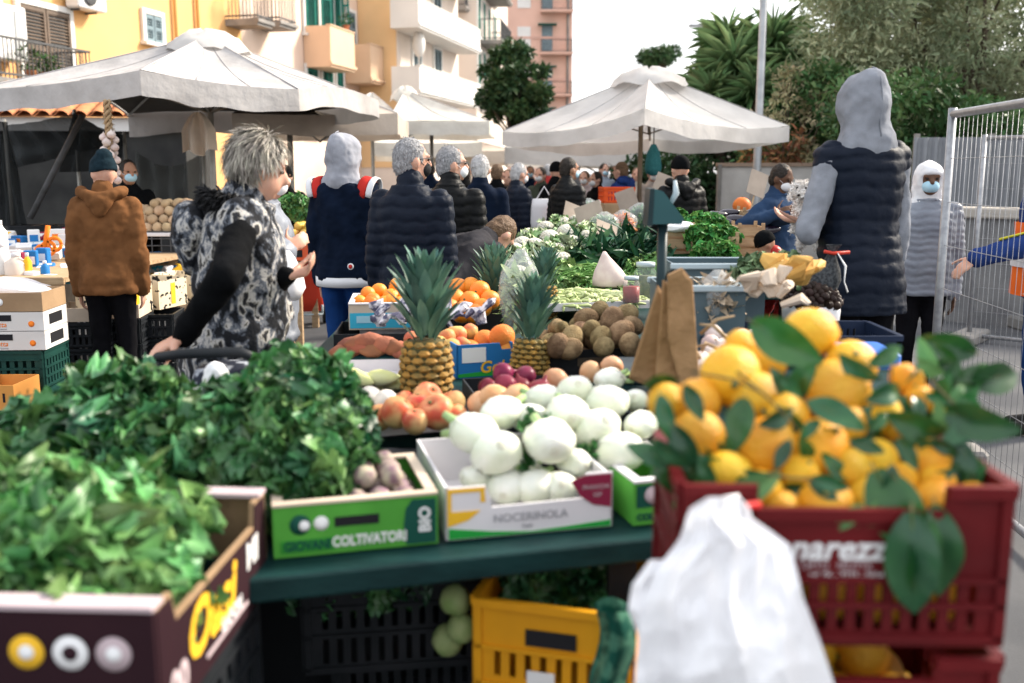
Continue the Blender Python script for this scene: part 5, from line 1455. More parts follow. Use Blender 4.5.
# ================================================================== green carton
X, W_ = line((274, 559), (438, 543), .724); H_ = .108; D_ = .30
T, f = tray('vegetable_carton', 'bright green printed carton with a pale rim on the front table edge', 'carton', X, W_, D_, H_, pr_green, card_pale, lip=card_pale)
m = MB(); m.box((W_ * .50, -.0012, H_ * .62), (W_ * .27, .0024, .020)); m.build('handle_slot', pr_black, f)
m = MB(); m.prism([(W_ * .80, .004), (W_ - .004, .004), (W_ - .004, H_ - .008), (W_ * .84, H_ - .008), (W_ * .80, H_ * .75), (W_ * .785, H_ * .4)], .002, X=TR(0, -.001, 0)); m.build('print', pr_dgreen, f)
m = MB(); m.box((W_ * .20, -.0011, .022), (W_ * .32, .002, .026)); m.build('print', M('print_mid_green', (.03, .24, .03), rough=.7), f)
text('GIOVANI', .028, pr_dgreen, f, face_front(W_ * .20, -.0030, .022), bold=.001, sx=.82)
text('COLTIVATORI', .030, pr_white, f, face_front(W_ * .575, -.0022, .024), bold=.001, sx=.80)
text('BIO', .034, pr_white, f, face_front(W_ * .92, -.0026, .056) @ Matrix.Rotation(PI / 2, 4, 'Z'), bold=.001)
m = MB(); m.lathe([(0, 0), (.021, 0), (.021, .002), (0, .002)], 22, X=TR(W_ * .16, 0, H_ * .62, rx=PI / 2)); m.lathe([(0, 0), (.011, 0), (.011, .003), (0, .003)], 18, m=1, X=TR(W_ * .185, 0, H_ * .60, rx=PI / 2)); m.build('round_emblem', [pr_dgreen, pr_white], f)
m = MB(); m.lathe([(0, 0), (.015, 0), (.015, .002), (0, .002)], 22, X=TR(W_ * .285, 0, H_ * .62, rx=PI / 2)); m.build('round_emblem', pr_white, f)
art_m = M('artichoke_purple', (.20, .12, .15), (.40, .34, .26), scale=30, rough=.6, var=.3); 
art = Fruits('turnip', 'small purple and cream turnip in the green printed carton', 'turnip', 'turnips in the green carton', ball_fn(.026, art_m, ONION, .08, 1, stem_m))
pile(art, X, W_ * .62, D_ - .04, .027, 3, x0=W_ * .36, y0=.01, z0=.02)

# ================================================================== fennel carton
X, W_ = line((446, 541), (612, 526), .724); H_ = .125; D_ = .40
prof = [(0, 0), (W_, 0), (W_, H_), (W_ - .062, H_), (W_ - .040, .070), (W_ * .27, .066), (W_ * .235, .115), (0, .115)]
T, f = tray('vegetable_carton', 'white printed carton with yellow and maroon corners holding the fennel bulbs', 'carton', X, W_, D_, .115, paper_w, paper_w, front=prof)
m = MB(); m.prism([(.004, .062), (W_ * .20, .062), (W_ * .13, .042), (.004, .030)], .002, X=TR(0, -.001, 0)); m.prism([(.004, .104), (W_ * .235 - .004, .104), (W_ * .235 - .002, .112), (.004, .112)], .002, X=TR(0, -.001, 0)); m.prism([(.004, .062), (.012, .062), (.012, .104), (.004, .104)], .002, X=TR(0, -.001, 0)); m.prism([(W_ * .235 - .012, .080), (W_ * .235 - .002, .080), (W_ * .235 - .004, .104), (W_ * .235 - .012, .104)], .002, X=TR(0, -.001, 0)); m.build('print', pr_yellow, f)
m = MB(); m.prism([(W_ - .004, .046), (W_ - .004, H_ - .004), (W_ - .064, H_ - .004), (W_ * .74, .110), (W_ * .80, .075), (W_ * .88, .054)], .0024, X=TR(0, -.0014, 0)); m.build('print', pr_maroon, f)
m = MB(); m.prism([(.006, .002), (W_ - .004, .002), (W_ - .004, .016), (W_ * .75, .010), (W_ * .5, .005), (W_ * .28, .012), (.006, .026)], .002, X=TR(0, -.001, 0)); m.build('print', pr_leaf, f)
text('NOCERINOLA', .026, pr_grey, f, face_front(W_ * .50, -.0018, .040), sx=1.0)
text('fresh', .012, pr_grey, f, face_front(W_ * .48, -.0018, .020))
text('FINOCCHI', .013, pr_mauve, f, face_front(W_ - .040, -.0036, .094)); text('IGP', .013, pr_mauve, f, face_front(W_ - .036, -.0036, .076))
XF = X
fen_m = M('fennel_white', (.64, .69, .52), (.80, .81, .73), scale=9, rough=.4, spec=.45, var=.06, bump=.25, bscale=18, stretch=(1, 1, .12), sss=.08)
fen_st = M('fennel_stalk', (.30, .46, .18), (.42, .55, .28), scale=7, rough=.45); fen_root = M('fennel_root', (.66, .67, .54), (.58, .58, .46), scale=20, rough=.8, bump=.5)
frond = M('fennel_frond', (.03, .12, .03), (.05, .16, .04), scale=9, rough=.6, tint=True, var=.4)
def fennel_fn(name, i):
    m = MB()
    m.lathe([(.014, .001), (.028, .003), (.043, .013), (.054, .032), (.057, .052), (.053, .078), (.042, .102), (.031, .120), (.022, .130)], 22, sy=.78)
    for k in range(5):       # overlapping outer scales
        a = k * PI * .55 + .4 * i; g_ = 1.0 + .014 * k; b_ = .8 - .1 * k
        m.loft([[((.060 * s * g_) * math.cos(a + q) , (.060 * s * g_) * .80 * math.sin(a + q), z + .016 * abs(q / 1.3) ** 2 * (.3 + .7 * (z < .08))) for q in np.linspace(-1.3 * w_, 1.3 * w_, 12)] for s, z, w_ in ((.35, .004, .7), (.80, .020, 1), (.98, .046, 1), (.95, .078, .95), (.76, .106, .75), (.55, .130 - .012 * k, .4))], close=False, caps=False)
    o = link(name, noisy(m.mesh(name, fen_m), .003, 30, i))
    q = MB(); q.lathe([(0, -.001), (.010, -.001), (.015, .003), (.014, .006), (0, .006)], 14); q.build('root', fen_root, o)
    for k in range(3):
        s = MB(); a = k * 2.1 + i; b = Vector((.014 * math.cos(a), .011 * math.sin(a), .10)); e = b + Vector((.022 * math.cos(a), .02 * math.sin(a), rnd.uniform(.045, .085)))
        s.tube([b, (b + e) / 2, e], [.015, .012, .010], 9); s.build('stalk', fen_st, o)
    return o
fen = Fruits('fennel_bulb', 'plump white fennel bulb heaped in the white printed carton', 'fennel', 'fennel bulbs heaped on the front table', fennel_fn, 4)
def fennel(px, py, rpx, d, mode):
    d += .07 if py < 465 else .15
    p = at(px, py, d); s = rpx * d / F / .061
    rot = {'root': (-PI / 2 + rnd.uniform(-.25, .25), 0, rnd.uniform(-.25, .25)), 'side': (-PI / 2 + rnd.uniform(-.2, .2), 0, rnd.choice((-1, 1)) * rnd.uniform(.7, 1.3)), 'up': (rnd.uniform(-2.4, -1.9), rnd.uniform(-.2, .2), rnd.uniform(-.5, .5))}[mode]
    c = Vector((0, 0, .055 * s)); c.rotate(Euler(rot)); fen.at(p - c, rot, s)
for q in ((476, 434, 26, 2.16, 'side'), (497, 452, 27, 2.10, 'up'), (550, 442, 27, 2.12, 'root'), (500, 413, 22, 2.30, 'side'), (568, 414, 24, 2.28, 'root'), (575, 391, 20, 2.45, 'up'), (610, 402, 21, 2.42, 'side'), (598, 428, 25, 2.26, 'up'), (623, 452, 25, 2.2, 'side'), (507, 487, 22, 2.02, 'root'), (533, 487, 22, 2.02, 'side'), (559, 487, 21, 2.03, 'up'), (474, 478, 16, 2.05, 'side'), (607, 380, 14, 2.6, 'side'), (530, 418, 20, 2.32, 'up'), (545, 398, 18, 2.45, 'side'), (590, 478, 20, 2.10, 'side'), (640, 425, 18, 2.35, 'side'), (520, 470, 18, 2.12, 'side'), (575, 462, 18, 2.16, 'side'), (635, 400, 14, 2.5, 'up')):
    fennel(*q)
greens('fennel_fronds', 'dark green fennel fronds pushed between the bulbs', 'fronds', [(tuple(at(px, py, d)), (r, r, r * .6)) for px, py, d, r in ((533, 425, 2.32, .025), (592, 452, 2.3, .03), (522, 462, 2.24, .025))], 90, .035, M('frond_leaf', (.03, .14, .04), (.07, .22, .07), scale=9, rough=.5, tint=True, var=.4), 31, aspect=.4)
# second, plain tray under the rear fennels and the small green carton
X, W_ = line((560, 470), (668, 462), .80)
tray('vegetable_carton', 'plain black tray under the rear fennel bulbs', 'carton', TR(-.02, 2.42, .722, .1), .46, .30, .10, pl_black)
X, W_ = line((633, 526), (700, 519), .724); 
T, f = tray('vegetable_carton', 'small green printed carton squeezed between the fennel and the red crate', 'carton', X, W_, .3, .098, pr_green, card_pale, lip=paper_w)
m = MB(); m.box((.045, -.0012, .066), (.075, .0024, .05)); m.build('print', pr_dgreen, f); m = MB(); m.lathe([(0, 0), (.020, 0), (.020, .002), (0, .002)], 20, X=TR(.045, -.0022, .068, rx=PI / 2)); m.build('round_emblem', pr_mauve, f)
text('COLTIVA', .020, pr_dgreen, f, face_front(.05, -.0018, .018), bold=.001)

# ================================================================== red crates of lemons
xl, xr = .222, .715
X = TR(.246, 1.375, .81, R(-1.5)); W_, D_, H_ = .472, .30, .245
T, f = crate('plastic_crate', 'red slotted crate heaped with leafy lemons', X, W_, D_, H_, pl_red, t=.008, slots=15, rows=((.10, .40), (.48, .70)), solid_front=((.10, .24), (.26, .40)), front_cut=(.22, .80), group='red lemon crates')
text('nnarezzo', .052, pr_white, f, face_front(.225, -.0015, .150), shear=.25, bold=.0012)
text('ORTO   FRUTTA', .014, pr_mauve, f, face_front(.225, -.0015, .124)); text('tel. 06 - 7233 - 0604', .013, pr_white, f, face_front(.24, -.0015, .110))
m = MB(); m.bbox((.40, D_ - .015, H_ + .016), (.16, .018, .014), .004); m.build('handle', card_pale, T)
X2 = X @ TR(0, 0, -.262)
crate('plastic_crate', 'lower red crate of lemons under the one with white lettering', X2, W_, D_, H_, pl_red, t=.008, slots=15, rows=((.10, .40), (.48, .70)), front_cut=(.22, .80), group='red lemon crates')
X3 = X @ TR(0, 0, -.262 * 2 + .0); 
crate('plastic_crate', 'red crate standing third in the lemon crate stack', X3, W_, D_, H_, pl_red, t=.008, slots=15, rows=((.10, .40), (.48, .70)), group='red lemon crates')
st = MB(); st.bbox((W_ / 2, D_ / 2, .14), (W_ - .04, D_ - .04, .28), .01, X=TR(.246, 1.375, 0, R(-1.5))); o = st.build('wooden_block', wood); tag(o, 'wooden block under the red lemon crates', 'block')

def cleaf(L=.12, W=.05, curl=.3, mat=None, seed=0):
    q = random.Random(seed); m = MB(); nl = 10
    a1, a2 = q.uniform(.2, .5), q.uniform(-.3, .3)
    def fn(i, j):
        wd = W / 2 * math.sin(PI * (j * .94 + .04)) ** .75 * (1.12 - .25 * j); u = (i - .5) * 2
        z = -curl * L * (j - .25) ** 2 + abs(u) * wd * a1 + .05 * W * math.sin(j * 9 + u * 2 + seed)
        return (u * wd + a2 * L * .25 * j * j, L * j, z)
    m.sheet(7, nl, fn)
    me = m.mesh('leaf', mat or cit_leaf)
    s = MB(); s.tube([(0, -.012, 0), (0, L * .3, -curl * L * .01), (a2 * L * .25 * .8, L * .88, -curl * L * .39)], [.0016, .0012, .0005], 5)
    return me, s.mesh('stalk', stem_m)
LEAVES = [cleaf(.12, .052, .3, cit_leaf, 1), cleaf(.13, .058, .7, cit_leaf, 2), cleaf(.11, .05, -.3, cit_leaf, 3), cleaf(.12, .05, .5, cit_leaf2, 4), cleaf(.14, .075, .35, cit_leaf, 5)]
def lemon_fn(name, i):
    return ball_fn(.044, lemon_m, LEMON if i % 3 == 0 else ROUND, .022, 1.3, stem_m)(name, i)
lem = Fruits('lemon', 'ripe orange yellow lemon heaped in the upper red crate', 'lemon', 'lemons in the upper red crate', lemon_fn, 4)
LP = [(810, 333, 25), (851, 366, 24), (836, 393, 32), (731, 376, 30), (754, 397, 27), (698, 437, 27), (767, 448, 28), (819, 449, 27), (727, 476, 24), (782, 508, 17), (825, 506, 28), (878, 461, 20), (930, 460, 22), (937, 504, 24), (973, 502, 20), (869, 500, 19), (907, 380, 15), (898, 428, 16), (940, 416, 12), (766, 364, 19), (667, 402, 18), (937, 482, 18), (697, 402, 22), (785, 420, 24), (800, 475, 20), (900, 480, 18), (740, 345, 15), (880, 415, 20), (920, 400, 14), (845, 425, 22), (850, 470, 22), (760, 490, 20), (905, 505, 18)]
for px, py, r in LP:
    d = 1.415 + (515 - py) / 180 * .25; 
    lem.at(at(px, py, d), sc=r * (d * CP + .2) / F / .044)
pile(lem, X, W_ - .05, D_ - .05, .042, 2, x0=.025, y0=.025, z0=.012)
lem2 = Fruits('lemon', 'lemon peeping out of the lower red crate', 'lemon', 'lemons in the lower red crate', lemon_fn, 3)
pile(lem2, X2, W_ - .05, D_ - .05, .042, 3, x0=.025, y0=.025, z0=.012, jit=.2)
# leaves still on their twigs
tw = thing('lemon_twig', 'leafy lemon twigs spread over the lemons in the upper red crate', 'twig', at(820, 430, 1.5))
twi = tw.matrix_world.copy(); bpy.context.view_layer.update(); twi = Matrix.Translation(tw.location).inverted()
def leafat(px0, py0, px1, py1, d0, d1, k, roll=0.0, wmul=1.0):
    a, b = at(px0, py0, d0), at(px1, py1, d1); y = (b - a); L = y.length; y.normalize()
    vw = (Vector((0, 0, CAM_H)) - a).normalized(); zz = (vw - y * vw.dot(y)).normalized(); x = y.cross(zz)
    Rm = Matrix((x, y, zz)).transposed().to_4x4(); Rm = Rm @ Matrix.Rotation(roll, 4, 'Y'); Rm.translation = a
    me, sm = LEAVES[k]; base = (.12, .13, .11, .12, .14)[k]; s = L / base
    o = link('leaf', me, tw, twi @ Rm @ Matrix.Diagonal((s * wmul, s, s, 1)))
    link('leaf_stalk', sm, o)
for q in ((752, 322, 820, 362, 1.56, 1.50, 4, .2), (808, 402, 868, 424, 1.47, 1.44, 0, -.3), (745, 398, 736, 450, 1.46, 1.43, 4, .1), (720, 500, 786, 480, 1.40, 1.40, 3, .2), (875, 470, 925, 560, 1.42, 1.33, 4, .0), (912, 512, 916, 618, 1.35, 1.32, 4, .1, .95), (935, 505, 948, 600, 1.36, 1.335, 4, -.3, .8), (945, 412, 1016, 432, 1.50, 1.42, 4, .3), (838, 500, 808, 482, 1.39, 1.41, 0, .3), (862, 505, 835, 530, 1.37, 1.36, 3, -.2), (672, 425, 700, 462, 1.46, 1.43, 1, .2), (660, 395, 672, 440, 1.50, 1.47, 0, .2), (760, 425, 800, 410, 1.47, 1.48, 1, .4), (868, 400, 910, 385, 1.52, 1.54, 1, .2), (850, 440, 885, 452, 1.45, 1.43, 2, .0), (700, 455, 716, 492, 1.43, 1.41, 0, .5), (812, 478, 850, 488, 1.41, 1.39, 1, .2), (893, 465, 888, 500, 1.41, 1.39, 1, -.3), (960, 440, 975, 478, 1.47, 1.43, 0, .1), (900, 440, 920, 470, 1.45, 1.42, 2, .2), (870, 365, 905, 345, 1.56, 1.58, 0, .3), (918, 360, 945, 380, 1.55, 1.55, 3, .2), (925, 395, 952, 402, 1.52, 1.5, 1, .1), (780, 375, 800, 395, 1.5, 1.5, 2, .2), (790, 440, 776, 470, 1.45, 1.43, 0, .2), (860, 525, 895, 500, 1.37, 1.39, 3, .2), (985, 420, 952, 440, 1.5, 1.45, 1, .2), (655, 440, 690, 470, 1.45, 1.43, 0, .6), (690, 470, 668, 440, 1.44, 1.46, 1, .2), (840, 355, 880, 385, 1.55, 1.53, 1, .5), (930, 440, 960, 455, 1.47, 1.45, 0, .2), (820, 420, 800, 440, 1.47, 1.46, 1, .3), (745, 470, 770, 480, 1.41, 1.41, 1, .4), (905, 530, 900, 600, 1.36, 1.33, 1, .6), (930, 520, 935, 560, 1.35, 1.33, 3, .2), (870, 430, 890, 410, 1.49, 1.5, 1, .2), (935, 345, 960, 365, 1.56, 1.55, 1, .2), (960, 395, 985, 412, 1.5, 1.48, 2, .2), (685, 385, 705, 420, 1.5, 1.48, 2, .2)):
    leafat(*q)
q = random.Random(12)
for k in range(104):
    px, py = (q.uniform(668, 975), q.uniform(375, 505)) if k < 46 or k > 63 else (q.uniform(880, 995), q.uniform(345, 440)); a_ = q.uniform(0, 2 * PI); L_ = q.uniform(30, 58); d_ = 1.40 + (515 - py) / 180 * .25 + (q.uniform(-.01, .02) if k < 64 else q.uniform(.02, .045))
    leafat(px, py, px + L_ * math.cos(a_), py + L_ * .8 * math.sin(a_), d_, d_ + q.uniform(-.03, .03), q.choice((0, 1, 2, 4, 4, 3)), q.uniform(-.7, .7))
for a, b, c in (((737, 372, 1.46), (770, 400, 1.45), (800, 432, 1.44)), ((692, 372, 1.5), (735, 380, 1.46), (760, 392, 1.45)), ((890, 470, 1.41), (912, 500, 1.37), (920, 530, 1.35)), ((930, 380, 1.53), (950, 400, 1.5), (975, 420, 1.47)), ((745, 470, 1.42), (790, 478, 1.41), (830, 480, 1.41))):
    m = MB(); m.tube([tuple(at(*a) - tw.location), tuple(at(*b) - tw.location), tuple(at(*c) - tw.location)], [.0022, .002, .0016], 6); m.build('stem', M('twig_brown', (.10, .08, .04), rough=.8), tw)

# ================================================================== white carrier bags hung on the red crate
def hung_bags():
    T = thing('carrier_bags', 'bundle of white plastic carrier bags hanging from the red crate', 'carrier bags', at(722, 505, 1.33))
    o = T.location
    def sheet(outline, d, seed, name, push=.05):
        # rows of (left, right) pixels at row y
        m = MB(); n = 26
        ys = [q[0] for q in outline]
        def lr(y):
            for k in range(len(outline) - 1):
                if outline[k][0] <= y <= outline[k + 1][0]:
                    t = (y - outline[k][0]) / (outline[k + 1][0] - outline[k][0]); return [outline[k][i] + t * (outline[k + 1][i] - outline[k][i]) for i in (1, 2)]
            return outline[-1][1:3]
        def pt(i, j, back=0):
            y = ys[0] + (ys[-1] - ys[0]) * j; l, r = lr(y); x = l + (r - l) * i
            bul = .55 * math.sin(PI * i) ** .7
            z = d - push * bul * (.35 + .65 * j) + .012 * math.sin(i * 9 + seed + 2 * math.sin(j * 3)) * (1 - j) ** 2 + .006 * mnoise.noise(Vector((i * 6, j * 2.5, seed))) + back
            ridge = abs(i - .52 - .05 * j); z -= .05 * max(0, 1 - ridge * 3.2) * min(1, 1.5 * j); z -= .030 * max(0, 1 - abs(i - .16 - .1 * j) * 5) * min(1, 2 * j); z -= .030 * max(0, 1 - abs(i - .86 + .10 * j) * 5) * min(1, 1.6 * j); z += sum(a_ * abs(mnoise.noise(Vector((i * f_ + 3 * j, j * f_ * .55 - 2 * i, seed + f_)))) for a_, f_ in ((.018, 1.7), (.010, 5.0), (.0035, 13)))
            return at(x, y, z) - o
        m.sheet(90, 90, lambda i, j: pt(i, j)); m.sheet(12, 12, lambda i, j: pt(i, j, .03 + .05 * math.sin(PI * i)))
        return m.build(name, film_w, T)
    sheet([(497, 708, 740), (508, 690, 750), (518, 686, 752), (530, 684, 770), (545, 676, 790), (570, 655, 797), (600, 642, 804), (640, 638, 820), (720, 632, 846)], 1.32, 0, 'bag', .05)
    sheet([(560, 650, 700), (585, 632, 700), (610, 628, 706), (640, 640, 720), (720, 636, 740)], 1.345, 3, 'bag', .03)
    m = MB(); m.tube([at(700, 512, 1.355) - o, at(722, 508, 1.345) - o, at(760, 505, 1.36) - o], .006, 8); m.build('hook', M('red_hook', (.5, .03, .03), rough=.4), T)
    m = MB(); m.tube([at(714, 520, 1.33) - o, at(716, 503, 1.33) - o, at(735, 500, 1.335) - o, at(738, 516, 1.33) - o], [.012, .009, .010, .012], 8, flat=.5); m.build('bag_handle', film_w, T)
hung_bags()

# ================================================================== under the front table
X, W_ = line((474, 622), (640, 664), .60, 0)
a = onz(474, 597, .60); b = onz(640, 636, .60); ang = math.atan2(b.y - a.y, b.x - a.x)
X = TR(a.x, a.y, .60 - .30, -R(8)) ; W_ = .30
T, f = crate('plastic_crate', 'yellow slotted plastic crate tilted under the front table', TR(a.x, a.y, .30, -R(16)), .34, .34, .30, pl_yellow, slots=8, rows=((.10, .34), (.42, .62)))
m = MB(); m.box((.17, -.003, .225), (.11, .006, .035)); m.build('handle_slot', pr_black, f)
m = MB(); m.box((.15, -.009, .13), (.06, .002, .045)); m.build('paper_label', pr_white, f); m = MB(); m.box((.30, -.009, .225), (.035, .002, .05)); m.build('paper_label', pr_white, f)
o = MB(); o.bbox((.17, .17, .15), (.32, .32, .295), .01); o = o.build('dark_box', pl_black); o.matrix_world = TR(a.x, a.y, 0, -R(16)); tag(o, 'dark box under the yellow crate', 'box')
greens('leafy_greens', 'dark cabbage leaves in clear film on the yellow crate', 'greens', [(tuple(at(px, py, 2.14)), (.05, .05, .02)) for px, py in ((530, 585), (565, 586), (598, 590))], 160, .05, green1, 41)
for k, (px, py, lb) in enumerate(((282, 612, 'black slotted crate in the shade under the left of the front table'), (445, 590, 'black slotted crate behind the yellow crate'), (300, 720, 'black slotted crate on the ground under the front table'))):
    p = onz(px, py, (.52, .58, .24)[k]); 
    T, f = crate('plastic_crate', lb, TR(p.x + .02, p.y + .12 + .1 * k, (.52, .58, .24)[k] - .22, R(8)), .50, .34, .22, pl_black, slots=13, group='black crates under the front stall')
greens('leafy_greens', 'dark leaves in the black crates under the front table', 'greens', [(tuple(at(px, py, d)), (.10, .06, .02)) for px, py, d in ((330, 588, 2.3), (390, 586, 2.3))], 130, .05, green1, 43)
cab = Fruits('cabbage', 'pale cabbage in the dark behind the yellow crate', 'cabbage', 'cabbages under the front table', ball_fn(.05, M('cabbage', (.20, .30, .10), (.30, .36, .16), scale=14, rough=.5), ROUND, .1, 1.5), 2)
for px, py, d in ((455, 600, 2.1), (462, 628, 2.1), (448, 640, 2.15)): cab.at(at(px, py, d), sc=.75)
m = MB(); m.sheet(40, 8, lambda i, j: (i * 1.62, .02 * math.sin(i * 30), .012 + .672 * j)); o = m.build('shade_backdrop', M('backdrop_shade', (.006, .007, .008), rough=.9)); bb_ = FA + uy * .80; o.matrix_world = TR(bb_.x + .02, bb_.y, 0, math.atan2(ux.y, ux.x)); tag(o, 'added black sheet painting the shade behind the crates under the front table', 'shade_backdrop')  # black sheet added to deepen the shade under the table
def printed_bag():
    m = MB(); 
    ol = [(610, 652, 2.0)]
    a0 = at(612, 612, 1.86)
    def fn(i, j):
        p = at(596 + 34 * i + 6 * math.sin(j * 5), 612 + 90 * j, 1.86 - .05 * math.sin(PI * i)); return p - a0
    m.sheet(12, 16, fn); m.sheet(8, 8, lambda i, j: fn(i, j) + Vector((0, .04 + .03 * math.sin(PI * i), 0)))
    o = m.build('plastic_bag', M('green_print_film', (.008, .07, .05), (.06, .18, .12), scale=30, rough=.35, lo=.45, hi=.55)); o.location = a0; tag(o, 'green printed plastic bag beside the yellow crate', 'bag')
printed_bag()
# ================================================================== goods on the long middle table
ZT = .742
black_tray = lambda label, pl, pr, d, h, z=ZT, grp='black trays on the middle table', mat=pl_black, front=None: tray('produce_tray', label, 'tray', line(pl, pr, z)[0], line(pl, pr, z)[1], d, h, mat, group=grp)
def spots(fr, lst, r0, dd=0.0, rot=None):
    for px, py, r, d in lst: fr.at(at(px, py, d), rot and rot(), r * d / F / r0)
apple_m = M('apple_skin', (.55, .10, .05), (.72, .46, .20), scale=9, rough=.38, var=.15, detail=3, lo=.4, hi=.6)
onion_r = M('red_onion_skin', (.14, .012, .035), (.22, .03, .06), scale=9, rough=.35, var=.25); onion_t = M('onion_skin', (.55, .26, .12), (.64, .38, .22), scale=9, rough=.4, var=.2)
T, f = tray('produce_tray', 'shallow tray with a white front strip holding the red and yellow apples', 'tray', line((352, 441), (470, 431), ZT)[0], line((352, 441), (470, 431), ZT)[1], .34, .045, pl_black)
m = MB(); m.box((.16, -.0015, .024), (.30, .003, .034)); m.build('label_strip', paper_w, f)
app = Fruits('apple', 'large red and yellow apple in the shallow tray with a white front strip', 'apple', 'apples in the white fronted tray', ball_fn(.05, apple_m, APPLE, .03, 1, stem_m), 4)
spots(app, [(397, 413, 18, 2.72), (437, 413, 19, 2.72), (427, 398, 16, 2.85), (452, 404, 15, 2.85), (404, 405, 15, 2.85), (380, 418, 14, 2.75), (415, 422, 15, 2.68), (455, 418, 15, 2.72), (418, 406, 14, 2.8)], .05, rot=lambda: (rnd.uniform(-.7, .7), rnd.uniform(-.7, .7), rnd.uniform(0, 6)))
on1 = Fruits('red_onion', 'dark red onion heaped behind the fennel', 'onion', 'red onions behind the fennel', ball_fn(.045, onion_r, ONION, .04, 1), 3); on2 = Fruits('onion', 'big tan onion heaped behind the fennel', 'onion', 'tan onions behind the fennel', ball_fn(.055, onion_t, ONION, .04, 1), 3)
spots(on1, [(503, 374, 13, 3.0), (525, 376, 12, 3.0), (506, 386, 14, 2.9), (540, 393, 16, 2.8), (488, 388, 11, 2.95), (520, 388, 12, 2.95)], .045)
spots(on2, [(494, 399, 17, 2.75), (517, 401, 19, 2.72), (480, 404, 13, 2.75), (590, 372, 12, 2.95), (612, 366, 12, 2.95), (556, 380, 13, 2.9)], .055)
black_tray('black tray under the onions', (480, 418), (600, 412), .36, .05)
whit = Fruits('white_turnip', 'round white turnip in the low black trays left of the apples', 'turnip', 'white turnips left of the apples', ball_fn(.036, M('turnip_white', (.74, .72, .66), (.66, .62, .56), scale=6, rough=.4), ROUND, .05, 1, stem_m), 3)
black_tray('low black tray of white turnips left of the apples', (336, 414), (398, 410), .20, .035); 
spots(whit, [(352, 402, 12, 3.0), (370, 399, 13, 3.05), (386, 401, 12, 3.0), (360, 408, 12, 2.92), (344, 407, 11, 2.95)], .036)
T, f = tray('produce_tray', 'white foam tray of pale chicory hearts', 'tray', line((318, 393), (404, 391), ZT)[0], line((318, 393), (404, 391), ZT)[1], .34, .05, paper_w)
chic_m = M('chicory', (.62, .64, .24), (.72, .72, .52), scale=5, rough=.5, stretch=(1, 1, .2), var=.1)
chi = Fruits('chicory', 'pale yellow chicory heart in the white foam tray', 'chicory', 'chicory hearts in the foam tray', ball_fn(.03, chic_m, [(.02, -2.0), (.5, -1.9), (.9, -1.2), (1, -.2), (.85, .9), (.5, 1.9), (.1, 2.4), (.02, 2.42)], .1, 1), 3)
for k in range(9): p = at(330 + 8.5 * k, 378 + (k % 3) * 3, 3.2 + .05 * (k % 3)); chi.at(p, (PI / 2 + rnd.uniform(-.15, .15), 0, rnd.uniform(.5, 1.2)))
black_tray('black crate of sweet potatoes behind the chicory', (334, 356), (412, 355), .36, .09)
swp = Fruits('sweet_potato', 'reddish sweet potato in the black crate behind the chicory', 'sweet potato', 'sweet potatoes behind the chicory', ball_fn(.035, M('sweet_potato_skin', (.38, .13, .07), (.26, .10, .06), scale=12, rough=.7, var=.2, bump=.4), [(.02, -1.9), (.3, -1.7), (.8, -.9), (1, 0), (.75, .9), (.3, 1.7), (.02, 2)], .15, 1), 3)
for q in ((352, 346), (370, 341), (385, 344), (375, 349), (392, 347), (360, 343), (345, 352), (400, 350)): swp.at(at(*q, 3.75), (PI / 2, rnd.uniform(0, 3), rnd.uniform(.6, 2.4)))
T, f = tray('vegetable_carton', 'plain white carton under the cyan mandarin carton', 'carton', line((360, 346), (412, 345), ZT)[0], line((360, 346), (412, 345), ZT)[1], .36, .075, paper_w)
X, W_ = line((349, 330), (413, 329), .82)
T, f = tray('vegetable_carton', 'cyan printed carton of mandarins with a white rim', 'carton', X, W_, .36, .11, card_pale, lip=paper_w)
m = MB(); m.box((W_ / 2, -.0012, .040), (W_ - .01, .0024, .066)); m.build('print', pr_cyan, f); m = MB(); m.box((W_ * .25, -.003, .045), (W_ * .26, .002, .03)); m.build('paper_label', M('label_pale_blue', (.35, .60, .70), rough=.7), f)
mand = Fruits('mandarin', 'orange mandarin in the cyan printed carton', 'mandarin', 'mandarins in the cyan carton', ball_fn(.036, orange_m, ROUND, .03, 1.3, stem_m), 4)
pile(mand, X, W_ - .03, .33, .036, 2, x0=.015, y0=.015, z0=.015)
spots(mand, [(397, 286, 8, 4.55), (379, 291, 8, 4.5), (368, 294, 8, 4.45), (391, 297, 9, 4.4), (405, 298, 8, 4.4), (373, 301, 8, 4.35), (385, 303, 8, 4.35), (360, 302, 7, 4.4), (400, 304, 8, 4.35)], .036)
T, f = tray('produce_tray', 'black crate of big oranges between the pineapples', 'tray', line((446, 332), (505, 331), ZT + .02)[0], line((446, 332), (505, 331), ZT + .02)[1], .4, .10, pl_black)
ora = Fruits('orange', 'big round orange heaped between the pineapples', 'orange', 'big oranges between the pineapples', ball_fn(.048, orange_m, ROUND, .03, 1.3, stem_m), 4)
spots(ora, [(458, 288, 10, 4.6), (471, 286, 10, 4.6), (480, 291, 11, 4.5), (455, 299, 11, 4.45), (470, 301, 11, 4.4), (482, 308, 10, 4.35), (462, 312, 12, 4.25), (450, 308, 10, 4.3), (474, 314, 11, 4.25), (490, 300, 10, 4.45)], .048)
